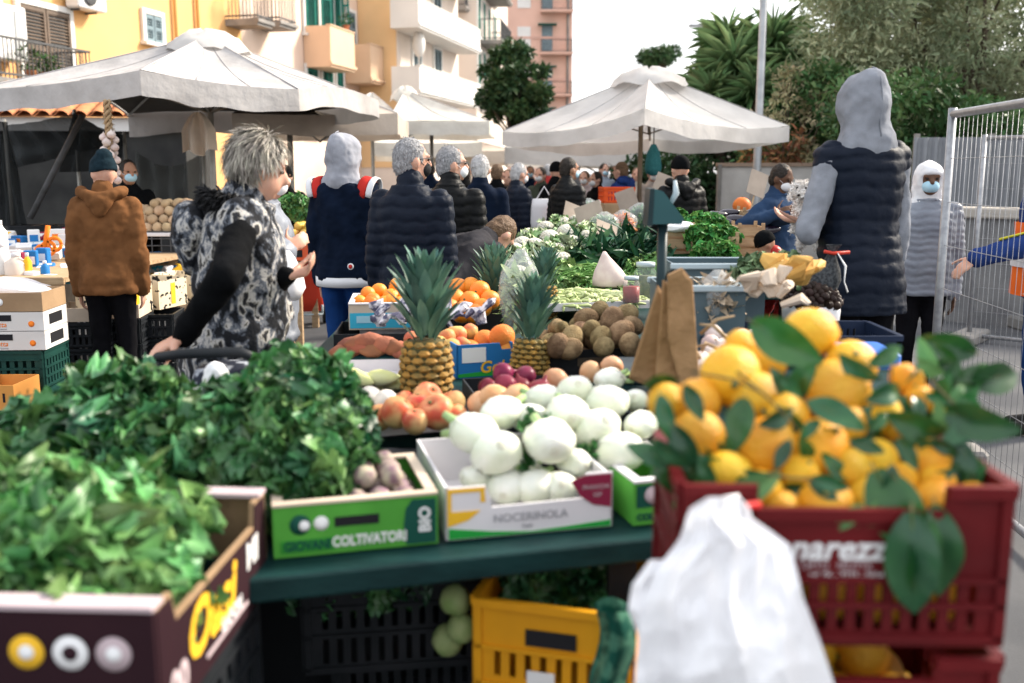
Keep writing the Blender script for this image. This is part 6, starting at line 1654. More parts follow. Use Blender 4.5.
# dark striped paper twists in front of the oranges
pap = M('twisted_paper', (.70, .68, .72), (.10, .10, .16), scale=24, rough=.7, lo=.45, hi=.55)
def paper_heap(label, px, py, d, w, seed, mat=None, rr=1.0):
    m = MB(); o = at(px, py, d); q = random.Random(seed)
    for k in range(9):
        a = Vector((q.uniform(-w, w), q.uniform(-.05, .05), q.uniform(-.02, .05))); b = a + Vector((q.uniform(-.08, .08), q.uniform(-.05, .05), q.uniform(.0, .07)))
        m.tube([a, a.lerp(b, .5) + Vector((.02, 0, .02)), b], [.02 * rr, .035 * rr, .012 * rr], 8, flat=.45, smooth=False)
    o_ = m.build('crumpled_paper', mat or pap); o_.location = o; tag(o_, label, 'paper')
paper_heap('crumpled striped paper on the black tray below the mandarins', 395, 322, 4.1, .10, 1); paper_heap('crumpled striped paper below the big oranges', 455, 322, 4.0, .12, 2)
pear = Fruits('pear', 'yellow and red pear between the first pineapple and the blue carton', 'pear', 'pears behind the first pineapple', ball_fn(.036, M('pear_skin', (.62, .44, .14), (.55, .16, .08), scale=8, rough=.45, var=.2), [(.02, -1), (.5, -.95), (.95, -.5), (1, 0), (.75, .6), (.45, 1.1), (.3, 1.4), (.02, 1.5)], .05, 1, stem_m), 3)
black_tray('black tray of pears behind the first pineapple', (405, 362), (465, 361), .3, .06)
spots(pear, [(447, 337, 9, 3.75), (458, 334, 9, 3.8), (440, 345, 9, 3.7), (452, 347, 9, 3.7), (412, 340, 9, 3.8), (462, 344, 8, 3.75), (470, 332, 8, 3.85), (418, 350, 9, 3.7)], .036)

# --- pineapples
pin_m = M('pineapple_skin', (.42, .22, .05), (.22, .15, .05), scale=26, rough=.6, var=.15); pin_d = M('pineapple_groove', (.10, .075, .03), (.07, .07, .03), scale=20, rough=.8)
crown_m = M('pineapple_crown', (.06, .14, .11), (.13, .24, .17), scale=9, rough=.45, tint=True, var=.4)
def pineapple(label, base, H, Wd, crownH, seed, lean=(0, 0)):
    T = thing('pineapple', label, 'pineapple', base, group='pineapples'); T.rotation_euler = (*lean, seed)
    m = MB(); r = Wd / 2
    prof = lambda t: r * (.80 + .22 * math.sin(PI * (t * .9 + .05))) * (1 if t < .92 else .93)
    m.lathe([(.3 * r, 0)] + [(prof(t) * .95, H * t) for t in np.linspace(.02, .98, 14)] + [(.35 * r, H)], 20, m=1)
    nz = 9; nr = 11
    for j in range(nz):
        for i in range(nr):
            t = (j + .5) / nz; a = 2 * PI * (i + .5 * (j % 2)) / nr; R_ = prof(t)
            c = Vector((R_ * math.cos(a), R_ * math.sin(a), H * t)); n = Vector((math.cos(a), math.sin(a), 0)); x = Vector((-math.sin(a), math.cos(a), 0)); z = Vector((0, 0, 1)); sx = 1.02 * PI * R_ / nr; sz = .62 * H / nz
            o = [c + x * sx * q[0] + z * sz * q[1] - n * .004 for q in ((1, 0), (.5, .8), (-.5, .8), (-1, 0), (-.5, -.8), (.5, -.8))]
            p = [c + (v - c) * .62 + n * .007 for v in o] + [c + n * .0095 - z * .002]
            m.add(o + p, [(k, (k + 1) % 6, 6 + (k + 1) % 6, 6 + k) for k in range(6)] + [(6 + k, 6 + (k + 1) % 6, 12) for k in range(6)], 0, False)
    m.build('fruit', [pin_m, pin_d], T)
    rs = np.random.RandomState(seed + 5); n = 84; k = np.arange(n); a = k * 2.39996; t = k / n
    el = R(55) + t ** .7 * R(33); d = np.stack([np.cos(a) * np.cos(el), np.sin(a) * np.cos(el), np.sin(el)], -1)
    pos = np.stack([np.cos(a) * r * .42 * (1 - t), np.sin(a) * r * .42 * (1 - t), H * .97 + t * crownH * .46], -1)
    L = crownH * (.26 + .26 * np.sin(PI * (t * .85 + .1))) * (.85 + .3 * rs.rand(n))
    up = np.cross(np.cross(d, [0, 0, 1.]), d) + 1e-4
    tv, tf = leaf_tpl(1, .20, 7, .16, .6)
    scatter('crown', tv, tf, frames(up, d), pos, np.stack([L * 1.15, L, L], -1), crown_m, T, tint=rs.rand(n))
pineapple('tall pineapple with a long crown standing in front of the apples', onz(427, 404, ZT), .215, .165, .37, 1)
pineapple('smaller pineapple beside the blue carton', onz(529, 383, ZT), .16, .13, .30, 2, (.08, .05))
pineapple('pineapple standing right of the big oranges', onz(494, 332, ZT), .17, .13, .32, 3)
pineapple('pineapple half hidden behind the clear bag of salad', onz(545, 318, ZT), .17, .13, .26, 4)

# --- blue carton
X, W_ = line((457, 379), (513, 375), ZT)
T, f = tray('vegetable_carton', 'blue printed carton with yellow lettering and a white label', 'carton', X, W_, .28, .125, pr_blue, card_pale, front=[(0, 0), (W_, 0), (W_, .10), (W_ * .80, .10), (W_ * .76, .125), (0, .125)])
m = MB(); m.prism([(.004, .004), (W_ - .004, .004), (W_ - .004, .030), (W_ * .5, .022), (.004, .016)], .002, X=TR(0, -.001, 0)); m.build('print', pr_leaf, f)
m = MB(); m.box((W_ * .30, -.0012, .085), (W_ * .42, .0024, .055)); m.build('paper_label', pr_white, f)
text('Gold', .062, pr_yellow, f, face_front(W_ * .68, -.0022, .036), shear=.2, bold=.001)
gf = Fruits('grapefruit', 'deep orange grapefruit showing over the blue carton', 'grapefruit', 'grapefruits in the blue carton', ball_fn(.05, M('grapefruit_skin', (.80, .20, .03), (.78, .30, .06), scale=6, rough=.42, var=.1, bump=.4, bscale=200), ROUND, .02, 1, stem_m), 2)
spots(gf, [(502, 337, 14, 3.72), (485, 342, 12, 3.8), (508, 352, 12, 3.7), (470, 352, 12, 3.75)], .05)
# --- kiwis
X, W_ = line((539, 380), (641, 375), ZT)
T, f = tray('produce_tray', 'black crate of kiwis with a slot in its front', 'tray', X, W_, .30, .105, pl_black)
m = MB(); m.box((W_ * .55, -.0012, .06), (W_ * .36, .0024, .03)); m.build('handle_slot', M('slot_brown', (.10, .08, .06), rough=.9), f)
kiwi = Fruits('kiwi', 'fuzzy brown kiwi heaped in the black crate', 'kiwi', 'kiwis in the black crate', ball_fn(.031, M('kiwi_skin', (.34, .235, .13), (.20, .13, .07), scale=40, rough=.9, var=.3, bump=.6, bscale=200), [(a_, b_ * 1.3) for a_, b_ in ROUND], .05, 1, None, 1.2), 4)
pile(kiwi, X, W_ - .03, .27, .034, 3, x0=.015, y0=.015, z0=.03)
spots(kiwi, [(572, 337, 12, 3.6), (592, 330, 12, 3.65), (612, 320, 13, 3.7), (626, 315, 12, 3.75), (601, 337, 12, 3.6), (621, 333, 13, 3.62), (632, 326, 12, 3.7), (586, 318, 12, 3.75), (604, 347, 12, 3.5), (570, 349, 12, 3.5), (558, 346, 12, 3.5), (630, 345, 12, 3.55), (600, 312, 11, 3.8)], .034)
# --- clear bag of salad
def clear(label, px, py, d, w, h_, seed, inner=None, tilt=0.0, name='clear_bag'):
    o = at(px, py, d); T = thing(name, label, 'bag', o, tilt)
    m = MB(); rg = []
    for t in np.linspace(0, 1, 12):
        s = (math.sin(PI * min(1, t * .75 + .2)) ** .5) * (1 if t < .75 else 1 - (t - .75) * 2.2)
        rg.append([(w / 2 * s * math.cos(q) * (1 + .10 * math.sin(3 * q + seed + 4 * t)), w * .36 * s * math.sin(q) * (1 + .12 * math.sin(5 * q + seed)), h_ * t) for q in (2 * PI * k / 22 for k in range(22))])
    m.loft(rg); m.build('film', clear_bag, T)
    if inner:
        q = MB(); foliage('contents', [((0, 0, h_ * .30), (w * .34, w * .22, h_ * .28)), ((0, 0, h_ * .5), (w * .28, w * .18, h_ * .2))], 260, .06, inner, T, seed)
    return T
clear('tall clear bag of pale salad beside the pineapples', 521, 330, 4.35, .19, .36, 2, M('salad_leaf', (.30, .42, .16), (.50, .58, .32), scale=8, rough=.5, tint=True, var=.3), .2)

# ================================================================== right table: garlic, chestnuts, scale
ZR = .842
gar_m = M('garlic_skin', (.66, .60, .56), (.52, .40, .38), scale=10, rough=.6, var=.12)
gar = Fruits('garlic', 'white and pink garlic bulb heaped behind the lemons', 'garlic', 'garlic bulbs behind the lemons', ball_fn(.028, gar_m, ONION, .1, 1.6, M('garlic_stem', (.42, .32, .20), rough=.8)), 4)
for k in range(34):
    px = 690 + rnd.uniform(0, 85); py = 335 + rnd.uniform(0, 42) - (px - 690) * .05; gar.at(at(px, py, 2.62 + (378 - py) * .010), sc=rnd.uniform(.85, 1.2))
m = MB(); q = random.Random(5)
for k in range(14):
    a = at(700 + q.uniform(0, 75), 352 + q.uniform(-20, 20), 2.66 + q.uniform(-.05, .1)); b = a + Vector((q.uniform(-.09, .09), q.uniform(-.05, .05), q.uniform(.0, .07)))
    m.tube([a, a.lerp(b, .5) + Vector((0, 0, .015)), b], [.006, .005, .003], 6)
o = m.build('garlic_stalks', M('dry_stalk', (.42, .30, .18), (.34, .24, .14), scale=9, rough=.9)); tag(o, 'dry brown stalks sticking out of the garlic heap', 'stalks')
a, b = onz(704, 366, ZR), onz(890, 362, ZR)
T, f = crate('plastic_crate', 'low navy slotted crate behind the lemons holding the chestnut basket', TR(a.x, a.y, ZR, 0), .36, .34, .10, pl_navy, slots=12, rows=((.25, .72),), group='low navy crates')
T, f = crate('plastic_crate', 'low navy slotted crate right of the chestnut basket', TR(a.x + .375, a.y + .02, ZR, 0), .30, .34, .10, pl_navy, slots=10, rows=((.25, .72),), group='low navy crates')
m = MB(); m.bbox((0, 0, .02), (.16, .2, .05), .01); o = m.build('blue_tub', pl_blue); o.matrix_world = TR(*onz(862, 362, ZR + .10), 0); tag(o, 'shallow blue plastic tub at the right end of the table behind the lemons', 'tub')
# chestnuts in a white sack
cp = onz(820, 338, ZR + .02); cp.y += .12
T = thing('chestnut_sack', 'white sack of dark chestnuts topped by a black net with a red tie', 'sack', cp)
m = MB(); m.loft([[(rr * math.cos(q) * (1 + .04 * math.sin(7 * q)), rr * .85 * math.sin(q), z) for q in (2 * PI * k / 30 for k in range(30))] for rr, z in ((.085, 0), (.108, .04), (.112, .09), (.110, .115), (.098, .112), (.09, .08))]); m.build('sack', film_w, T)
ch_m = M('chestnut_shell', (.020, .012, .010), (.035, .020, .016), scale=9, rough=.4, var=.3)
che = Fruits('chestnut', 'dark chestnut heaped in the white sack', 'chestnut', 'chestnuts in the white sack', ball_fn(.017, ch_m, ONION, .06, 1, None), 3)
for k in range(110):
    a_ = k * 2.39996; t = (k + .5) / 110; rr = .108 * math.sqrt(t); z = .115 + .085 * (1 - t ** 1.6) + rnd.uniform(-.005, .005)
    che.at(cp + Vector((rr * math.cos(a_), rr * .85 * math.sin(a_), z)), sc=rnd.uniform(.9, 1.25))
m = MB()
rg = [[(rr * math.cos(q) * (1 + .1 * math.sin(5 * q)) + xo, rr * .8 * math.sin(q), z) for q in (2 * PI * k / 18 for k in range(18))] for rr, z, xo in ((.075, .17, .02), (.07, .21, .04), (.05, .25, .055), (.025, .29, .065), (.012, .32, .068), (.03, .35, .075))]
m.loft(rg, caps=False); m.build('net', M('black_net', (.02, .022, .025), (.07, .075, .08), scale=90, rough=.8), T)
m = MB(); m.tube([(.03, -.02, .325), (.068, -.02, .318), (.13, -.02, .322)], .007, 8); m.build('tie', M('red_tie', (.55, .05, .03), rough=.4), T)
m = MB(); m.tube([(.08, -.03, .32), (.11, -.04, .27), (.105, -.05, .21), (.12, -.05, .17)], [.006, .016, .008, .014], 6, flat=.3); m.build('tag', pr_white, T)
m = MB()
for k in range(3): m.ell((-.03 + .035 * k, -.02, .20 + .006 * k), (.022, .016, .012), 10, 7)
m.build('peeled_chestnut', M('peeled', (.52, .34, .26), rough=.6), T)
# yellow paper bags and greens
yel = M('yellow_paper', (.60, .36, .10), (.52, .28, .07), scale=5, rough=.6)
def pbag(label, pts, d, mat, th=.05, cat='paper bag', name='paper_bag', grp=None, curve=.02):
    o = at(*pts[0], d); m = MB(); P = [at(*p, d) - o for p in pts]; c = sum(P, Vector()) / len(P)
    Q = []
    for k in range(len(P)):
        for u in np.linspace(0, 1, 7)[:-1]: Q.append(P[k].lerp(P[(k + 1) % len(P)], float(u)))
    for _ in range(1): Q = [(Q[k - 1] + Q[k] * 2 + Q[(k + 1) % len(Q)]) / 4 for k in range(len(Q))]
    sz = max((p - c).length for p in P)
    def nz(p, s): v = mnoise.noise_vector(p * (9 / max(sz, .05)) * .25 + Vector((px_ * .1, s, 0))); return Vector((v.x, v.y * .7, v.z)) * sz * .055
    px_ = pts[0][0]
    rings = []
    for s_, yo in ((.12, -.62), (.4, -.58), (.7, -.5), (.9, -.34), (1, -.1), (1, .1), (.85, .4), (.4, .55), (.1, .6)):
        rings.append([tuple(c + (p - c) * s_ + Vector((0, yo * th, 0)) + nz(c + (p - c) * s_, yo)) for p in Q])
    m.loft(rings, smooth=False); o_ = m.build(name, mat); o_.location = o; return tag(o_, label, cat, grp)
paper_heap('crumpled yellow paper bag behind the chestnuts', 790, 288, 3.3, .055, 21, yel, 1.35)
paper_heap('crumpled pale paper bag left of the chestnuts', 764, 298, 3.15, .05, 22, card_pale, 1.1)
greens('leafy_greens', 'chard leaves with white ribs lying behind the yellow paper bag', 'greens', [(tuple(at(px, py, 3.7)), (r, r, r * .6)) for px, py, r in ((760, 270, .055), (782, 268, .05), (745, 278, .045))], 170, .055, M('chard', (.03, .09, .03), (.22, .30, .16), scale=12, rough=.45, tint=True, var=.5), 51)
clear('small clear bag of pale pulses in front of the grey tubs', 716, 316, 3.4, .16, .16, 5, M('pulses', (.45, .36, .26), rough=.7), .1)
# grey tubs
tub = M('tub_grey_blue', (.07, .11, .13), (.10, .14, .16), scale=3, rough=.45); rim_m = M('tub_rim', (.42, .50, .54), rough=.4)
for px0, px1, py, d, lb in ((672, 765, 300, 3.75, 'grey blue plastic tub with a pale rim in front of the parsley'), (660, 745, 322, 3.35, 'lower grey blue plastic tub nearest the weighing scale')):
    a = at(px0, py, d); b = at(px1, py, d); T = thing('plastic_tub', lb, 'tub', (a.x, a.y, ZR)); w_ = b.x - a.x; h_ = max(.10, at(px0, py - 36, d).z - ZR)
    m = MB(); m.box((w_ / 2, .13, .005), (w_ - .01, .25, .01)); m.build('base', tub, T)
    for c, s in (((w_ / 2, .004, h_ / 2), (w_, .008, h_)), ((w_ / 2, .256, h_ / 2), (w_, .008, h_)), ((.004, .13, h_ / 2), (.008, .244, h_)), ((w_ - .004, .13, h_ / 2), (.008, .244, h_))):
        m = MB(); m.box(c, s); m.build('side_panel', tub, T)
    m = MB(); m.bbox((w_ / 2, -.006, h_ - .008), (w_ + .02, .018, .022), .004); m.build('rim', rim_m, T); m = MB(); m.bbox((w_ / 2, .266, h_ - .008), (w_ + .02, .018, .022), .004); m.build('rim', rim_m, T)
# the scale display on its post
sp = at(660, 330, 3.15)
T = thing('weighing_scale', 'dark weighing scale display on a tall post behind the fennel', 'scale', (sp.x, sp.y, ZR))
sc_m = M('scale_dark', (.012, .028, .034), (.02, .04, .046), scale=5, rough=.4)
z1 = at(660, 222, 3.15).z - ZR; z0 = at(660, 190, 3.15).z - ZR
m = MB(); m.bbox((0, 0, .02), (.26, .28, .04), .01); m.build('base', sc_m, T)
m = MB(); m.tube([(0, 0, .03), (0, 0, z1)], .016, 14); m.build('post', sc_m, T)
m = MB(); m.prism([(-.052, z1 - .004), (.050, z1 - .004), (.058, z1 + .012), (-.008, z0 - .004), (-.030, z0 + .004), (-.046, z0)], .11); dsp = m.build('display', M('scale_teal', (.025, .075, .085), (.03, .09, .10), scale=4, rough=.4), T)
m = MB(); m.prism([(-.056, z1 - .010), (-.040, z1 - .010), (-.036, z0 + .006), (-.050, z0 + .006)], .115); m.build('bezel', sc_m, dsp)
m = MB(); m.tube([(.02, 0, z1 + .05), (.04, 0, z1 + .09), (.035, 0, z1 + .13)], [.006, .010, .005], 8); m.build('cable_hook', rim_m, dsp)
# brown paper bags hung in front of it
kraft = M('kraft_paper', (.30, .18, .09), (.22, .13, .06), scale=9, rough=.85, bump=.8, bscale=12, bdist=.03, detail=7)
T = thing('paper_bags', 'bundle of brown paper bags hanging in front of the weighing scale', 'paper bags', at(672, 272, 2.62))
o = T.location; D0 = 2.62
for nm, pts, d, th in (('bag', [(668, 275), (682, 268), (692, 280), (699, 384), (682, 391), (668, 340)], D0, .035), ('bag', [(663, 280), (672, 285), (680, 390), (655, 380)], D0 + .03, .03), ('bag', [(658, 285), (668, 300), (655, 388), (629, 378)], D0 + .07, .03)):
    P = [at(*p, d) - o for p in pts]; c = sum(P, Vector()) / len(P); m = MB()
    m.loft([[tuple(c + (p - c) * .9 + Vector((0, -th / 2, 0))) for p in P], [tuple(p + Vector((0, -th / 3, 0))) for p in P], [tuple(p + Vector((0, th / 3, 0))) for p in P], [tuple(c + (p - c) * .9 + Vector((0, th / 2, 0))) for p in P]], smooth=False); m.build(nm, kraft, T)
m = MB(); m.tube([at(660, 300, 3.1) - o, at(668, 272, 2.85) - o, at(674, 270, 2.64) - o], .004, 6); m.build('hook', sc_m, T)

# ================================================================== rear table
ZB = .802
T, f = tray('produce_tray', 'long white edged tray under the green beans', 'tray', line((545, 312), (650, 308), ZB)[0], line((545, 312), (650, 308), ZB)[1], .5, .04, paper_w)
def beans(label, px, py, d, wx, wy, hz, n, mat, L, r, seed, name):
    o = at(px, py, d); o.z = max(ZB + .02, o.z - hz * .3); m = MB(); q = random.Random(seed)
    for k in range(n):
        u, v = q.gauss(0, .42), q.gauss(0, .42); rr = min(1, math.hypot(u, v)); c = Vector((u * wx, v * wy, hz * max(0, 1 - rr) * q.uniform(.6, 1)))
        a = q.uniform(0, PI); e = Vector((math.cos(a), math.sin(a), q.uniform(-.3, .3))) * L / 2
        m.tube([c - e, c + Vector((0, 0, .012)), c + e], [r * .6, r, r * .5], 5)
    o_ = m.build(name, mat); o_.location = o; return tag(o_, label, 'beans', kind='stuff')
bean_m = M('green_bean', (.10, .24, .05), (.20, .36, .10), scale=7, rough=.45)
beans('heap of thin green beans in the middle of the rear table', 590, 285, 5.9, .34, .30, .13, 900, bean_m, .12, .005, 1, 'green_beans')
beans('pale broad beans in front of the green beans', 580, 306, 5.2, .40, .25, .06, 420, M('broad_bean', (.40, .48, .20), (.52, .58, .30), scale=7, rough=.5), .11, .009, 2, 'broad_beans')
cau_l = M('cauliflower_leaf', (.10, .22, .08), (.24, .38, .18), scale=8, rough=.45, tint=True, var=.4)
cau_m = M('cauliflower_curd', (.72, .70, .62), (.60, .56, .46), scale=18, rough=.8, bump=1.0, bscale=60, var=.06)
def cauli(name, i):
    m = MB(); rs = random.Random(i)
    for k in range(60):
        a = k * 2.39996; t = (k + .5) / 60; el = (1 - t) * PI / 2; p = Vector((math.cos(a) * math.cos(el), math.sin(a) * math.cos(el), math.sin(el) * .75)) * .065
        m.ell(tuple(p * 1.2), (.020, .020, .018), 8, 6)
    m.ell((0, 0, 0), (.076, .076, .052), 14, 8)
    o = m.build(name, cau_m)
    rs_ = np.random.RandomState(i); n = 12; a = np.arange(n) * 2.4; d = np.stack([np.cos(a) * .8, np.sin(a) * .8, .55 + .3 * rs_.rand(n)], -1)
    tv, tf = leaf_tpl(1, .55, 6, -.3, .3, .12)
    s = .065 + .02 * rs_.rand(n)
    scatter('leaf', tv, tf, frames(-d * np.array([1, 1, -1.2]), d), np.stack([np.cos(a) * .05, np.sin(a) * .05, np.full(n, -.045)], -1), np.stack([s, s, s], -1), cau_l, o, tint=rs_.rand(n))
    return o
cf = Fruits('cauliflower', 'white cauliflower with cut leaves heaped on the left of the rear table', 'cauliflower', 'cauliflowers on the rear table', cauli, 4)
for px, py, d in ((508, 268, 6.2), (525, 262, 6.3), (543, 258, 6.5), (515, 252, 6.8), (535, 246, 6.9), (556, 250, 6.8), (570, 244, 7.0), (550, 238, 7.4), (530, 236, 7.6), (566, 232, 7.8), (545, 228, 8.2), (582, 230, 8.2), (562, 224, 8.6), (522, 244, 7.2), (588, 238, 7.6), (600, 226, 8.6), (545, 268, 6.2), (560, 262, 6.4), (577, 222, 9.0), (540, 276, 6.0), (520, 276, 5.95)):
    cf.at(at(px, py, d), (rnd.uniform(-.7, .4), rnd.uniform(-.4, .4), rnd.uniform(0, 6)), .78)
m = MB(); m.box((0, 0, .03), (.9, .35, .06)); 
long_t = [leaf_tpl(1, .16, 8, .3, .4, .1), leaf_tpl(1, .22, 8, .5, .3, .12), leaf_tpl(1, .12, 8, .2, .5, .05)]
greens('chard', 'dark long chard and leek leaves on the rear table behind the green beans', 'greens', [(tuple(at(px, py, d)), (.22, .16, .07)) for px, py, d in ((590, 252, 7.0), (615, 248, 7.1), (640, 246, 7.2), (630, 256, 6.7), (600, 258, 6.7), (648, 258, 6.6))], 620, .20, M('dark_chard', (.010, .05, .026), (.035, .11, .045), scale=7, rough=.4, tint=True, var=.5), 61, tplset=long_t)
greens('leafy_greens', 'light green leaves on the rear table beside the jars', 'greens', [(tuple(at(px, py, d)), (.16, .14, .06)) for px, py, d in ((640, 285, 5.9), (615, 300, 5.6), (560, 275, 6.0), (650, 268, 6.4), (565, 292, 5.7))], 500, .07, M('light_leaf', (.07, .20, .05), (.22, .34, .12), scale=7, rough=.45, tint=True, var=.45), 62)
greens('leafy_greens', 'loose pale cabbage leaves between the cauliflowers', 'greens', [(tuple(at(px, py, d)), (.14, .12, .06)) for px, py, d in ((512, 262, 6.3), (540, 256, 6.6), (560, 250, 6.9), (535, 240, 7.6), (575, 236, 7.9), (556, 228, 8.6), (590, 232, 8.2))], 520, .085, M('pale_cabbage', (.16, .30, .10), (.52, .58, .40), scale=9, rough=.5, tint=True, var=.4), 63)
def cone_sack():
    o = at(610, 285, 5.6); m = MB()
    m.loft([[(rr * math.cos(q) * (1 + .05 * math.sin(6 * q)) + xo, rr * .7 * math.sin(q), z) for q in (2 * PI * k / 22 for k in range(22))] for rr, z, xo in ((.02, -.02, 0), (.10, 0, 0), (.10, .04, 0), (.078, .085, -.01), (.05, .125, -.02), (.026, .16, -.03), (.008, .19, -.035))])
    o_ = m.build('garlic_sack', M('sack_pale', (.68, .58, .54), (.60, .48, .46), scale=20, rough=.7)); o_.location = o; tag(o_, 'pale pink sack tied to a cone beside the jars', 'sack')
cone_sack()
jar_g = M_clear('jar_glass', (.55, .62, .62), .82, .08)
def jar(label, px, py, d, r, h_, fill, lid):
    T = thing('jar', label, 'jar', at(px, py, d))
    m = MB(); m.lathe([(r * .95, 0), (r, .01), (r, h_ * .72), (r * .78, h_ * .84), (r * .78, h_ * .9)], 20); m.build('glass', jar_g, T)
    m = MB(); m.lathe([(0, .004), (r * .93, .006), (r * .93, h_ * .62), (0, h_ * .62)], 20); m.build('contents', fill, T)
    m = MB(); m.lathe([(0, h_ * .88), (r * .84, h_ * .88), (r * .84, h_), (0, h_)], 20); m.build('lid', lid, T)
jar('jar of red sauce with a pale lid on the rear table', 631, 303, 5.0, .045, .135, M('red_sauce', (.28, .02, .015), rough=.4), rim_m)
jar('large jar of green olives with a grey lid on the rear table', 645, 298, 5.25, .060, .19, M('olive_fill', (.05, .07, .03), (.12, .13, .05), scale=40, rough=.5), rim_m)
tom = Fruits('tomato', 'red tomato heaped in front of the man in the black quilted coat', 'tomato', 'tomatoes far down the rear table', ball_fn(.042, M('tomato_skin', (.62, .05, .02), (.72, .12, .03), scale=4, rough=.3, var=.15), ROUND, .05, 1, stem_m, .9), 2)
for k in range(22):
    px = 548 + rnd.uniform(0, 30); py = 222 + rnd.uniform(-5, 9); tom.at(at(px, py, 9.4 + (230 - py) * .04))
# price cards, cellophane bags, crates
def card_sign(label, px, py, d, w_, h_, rz, tilt, mat=None):
    T = thing('price_card', label, 'price card', at(px, py, d), rz, 'cardboard price cards')
    m = MB(); m.box((0, 0, h_ / 2 + .1), (w_, .004, h_)); T.rotation_euler = (tilt, .35 * (1 if rz > 0 else -1), rz); m.build('card', mat or M('card_grey', (.42, .35, .29), (.36, .30, .25), scale=7, rough=.9), T)
    m = MB(); m.box((0, .006, .06), (.012, .008, .18)); m.build('stick', wood, T)
for q in ((573, 232, 9.0, .26, .16, .4, -.3, 'slanted cardboard price card among the tomatoes'), (595, 236, 8.6, .24, .20, -.3, -.3, 'tall cardboard price card right of the tomatoes'), (607, 252, 7.6, .20, .16, .5, -.5, 'cardboard price card leaning over the dark chard'), (636, 226, 10.0, .2, .28, -.1, -.1, 'upright cardboard sheet beside the wooden parasol pole'), (752, 206, 8.8, .18, .22, .3, -.2, 'cardboard sheet propped behind the aubergines'), (652, 214, 9.6, .16, .3, .1, -.1, 'narrow cardboard sheet right of the wooden parasol pole')):
    card_sign(q[7], *q[:7])
for k, (px, py, d, lb, inn) in enumerate(((604, 236, 8.2, 'clear bag of mixed salad in front of the red crate', green2), (622, 233, 8.6, 'clear bag of orange carrots and salad below the red crate', orange_m), (588, 218, 10.2, 'small clear bag deep on the rear table', green2), (640, 224, 9.4, 'clear bag of salad beside the wooden pole', green2))):
    clear(lb, px, py, d, .26, .2, 10 + k, inn)
a = at(604, 203, 11.0); T, f = crate('plastic_crate', 'bright orange red plastic crate raised on the far end of the rear table', TR(a.x, a.y, a.z, R(6)), .34, .3, .17, pl_orange, slots=8, group=None)
m = MB(); m.bbox((0, 0, 0), (.36, .3, a.z - ZB - .002), .01); o = m.build('carton_stack', card); o.matrix_world = TR(a.x + .16, a.y + .15, ZB + (a.z - ZB) / 2 - .001, R(6)); tag(o, 'brown carton lifting the orange red crate', 'carton')
for px, lb in ((598, 'white plastic post left of the orange red crate'), (590, 'pale wooden stick deep on the rear table')):
    m = MB(); a = at(px, 222, 10.6); m.bbox((0, 0, .18), (.05, .03, .4), .006); o = m.build('market_stick', paper_w); o.location = (a.x, a.y, ZB); tag(o, lb, 'post')
# wooden crates, parsley, aubergines
ZW = .762
for px0, px1, py, d, hh, lb in ((664, 694, 262, 6.6, .24, 'wooden slatted crate left of the parsley'), (690, 738, 266, 6.45, .20, 'wooden slatted crate under the parsley'), (737, 764, 258, 6.9, .22, 'wooden slatted crate right of the parsley under the aubergines'), (742, 775, 238, 7.9, .22, 'wooden slatted crate holding the aubergines')):
    a = at(px0, py, d); b = at(px1, py, d); wood_crate(lb, TR(a.x, a.y, max(ZW, at(px0, py, d).z), R(-4)), b.x - a.x, .34, hh)
for k, (px, py, d) in enumerate(((664, 262, 6.6), (737, 258, 6.9), (690, 266, 6.45), (742, 238, 7.9))):
    z_ = at(px, py, d).z
    if z_ > ZW + .02:
        m = MB(); m.bbox((.16, .17, (z_ - ZW) / 2), (.3, .3, z_ - ZW - .004), .01); o = m.build('carton', card); o.matrix_world = TR(at(px, py, d).x, d, ZW, R(-4)); tag(o, ('brown carton under the wooden crate left of the parsley', 'brown carton under the wooden crate right of the parsley', 'brown carton under the parsley crate', 'brown carton under the aubergine crate')[k], 'carton')
o = pbag('white plastic bundle lying on the wooden crate left of the parsley', [(664, 232), (692, 232), (696, 224), (680, 220), (664, 224)], 6.65, film_w, .2, 'bundle', 'plastic_bundle')
pars_t = [leaf_tpl(1, .9, 5, .3, .3, .3, 3)] * 3
greens('parsley', 'bushy bunches of green parsley on the wooden crates', 'parsley', [(tuple(at(px, py, d)), (r, r * .8, r * .8)) for px, py, d, r in ((702, 238, 6.5, .10), (718, 240, 6.5, .10), (706, 254, 6.35, .075), (724, 252, 6.35, .075), (700, 224, 6.8, .085), (716, 226, 6.8, .08), (678, 219, 7.4, .07), (730, 236, 6.6, .06))], 3000, .045, M('parsley_leaf', (.035, .13, .025), (.10, .26, .06), scale=7, rough=.5, tint=True, var=.55, transl=.15), 71, tplset=pars_t)
aub = Fruits('aubergine', 'glossy dark aubergine heaped behind the parsley', 'aubergine', 'aubergines behind the parsley', ball_fn(.045, M('aubergine_skin', (.012, .008, .018), (.02, .012, .028), scale=4, rough=.18, spec=.6), [(.02, -2.2), (.4, -2.1), (.85, -1.5), (1, -.7), (.85, .3), (.6, 1.3), (.4, 2.0), (.3, 2.2), (.02, 2.25)], .08, .6, stem_m), 3)
for px, py, d in ((722, 222, 7.6), (735, 220, 7.7), (748, 226, 7.5), (760, 222, 7.6), (740, 230, 7.4), (768, 230, 7.4), (755, 214, 8.0), (728, 214, 8.0), (716, 216, 7.8), (772, 220, 7.7)): aub.at(at(px, py, d), (PI / 2 + rnd.uniform(-.2, .2), rnd.uniform(-.2, .2), rnd.uniform(.6, 2.2)))
pump = Fruits('pumpkin', 'orange pumpkin slice behind the aubergines', 'pumpkin', None, ball_fn(.09, M('pumpkin_flesh', (.70, .20, .04), (.62, .16, .04), scale=5, rough=.5), ROUND, .05, 1, stem_m, .6), 1); pump.at(at(742, 206, 9.0), (0, 0, 0))
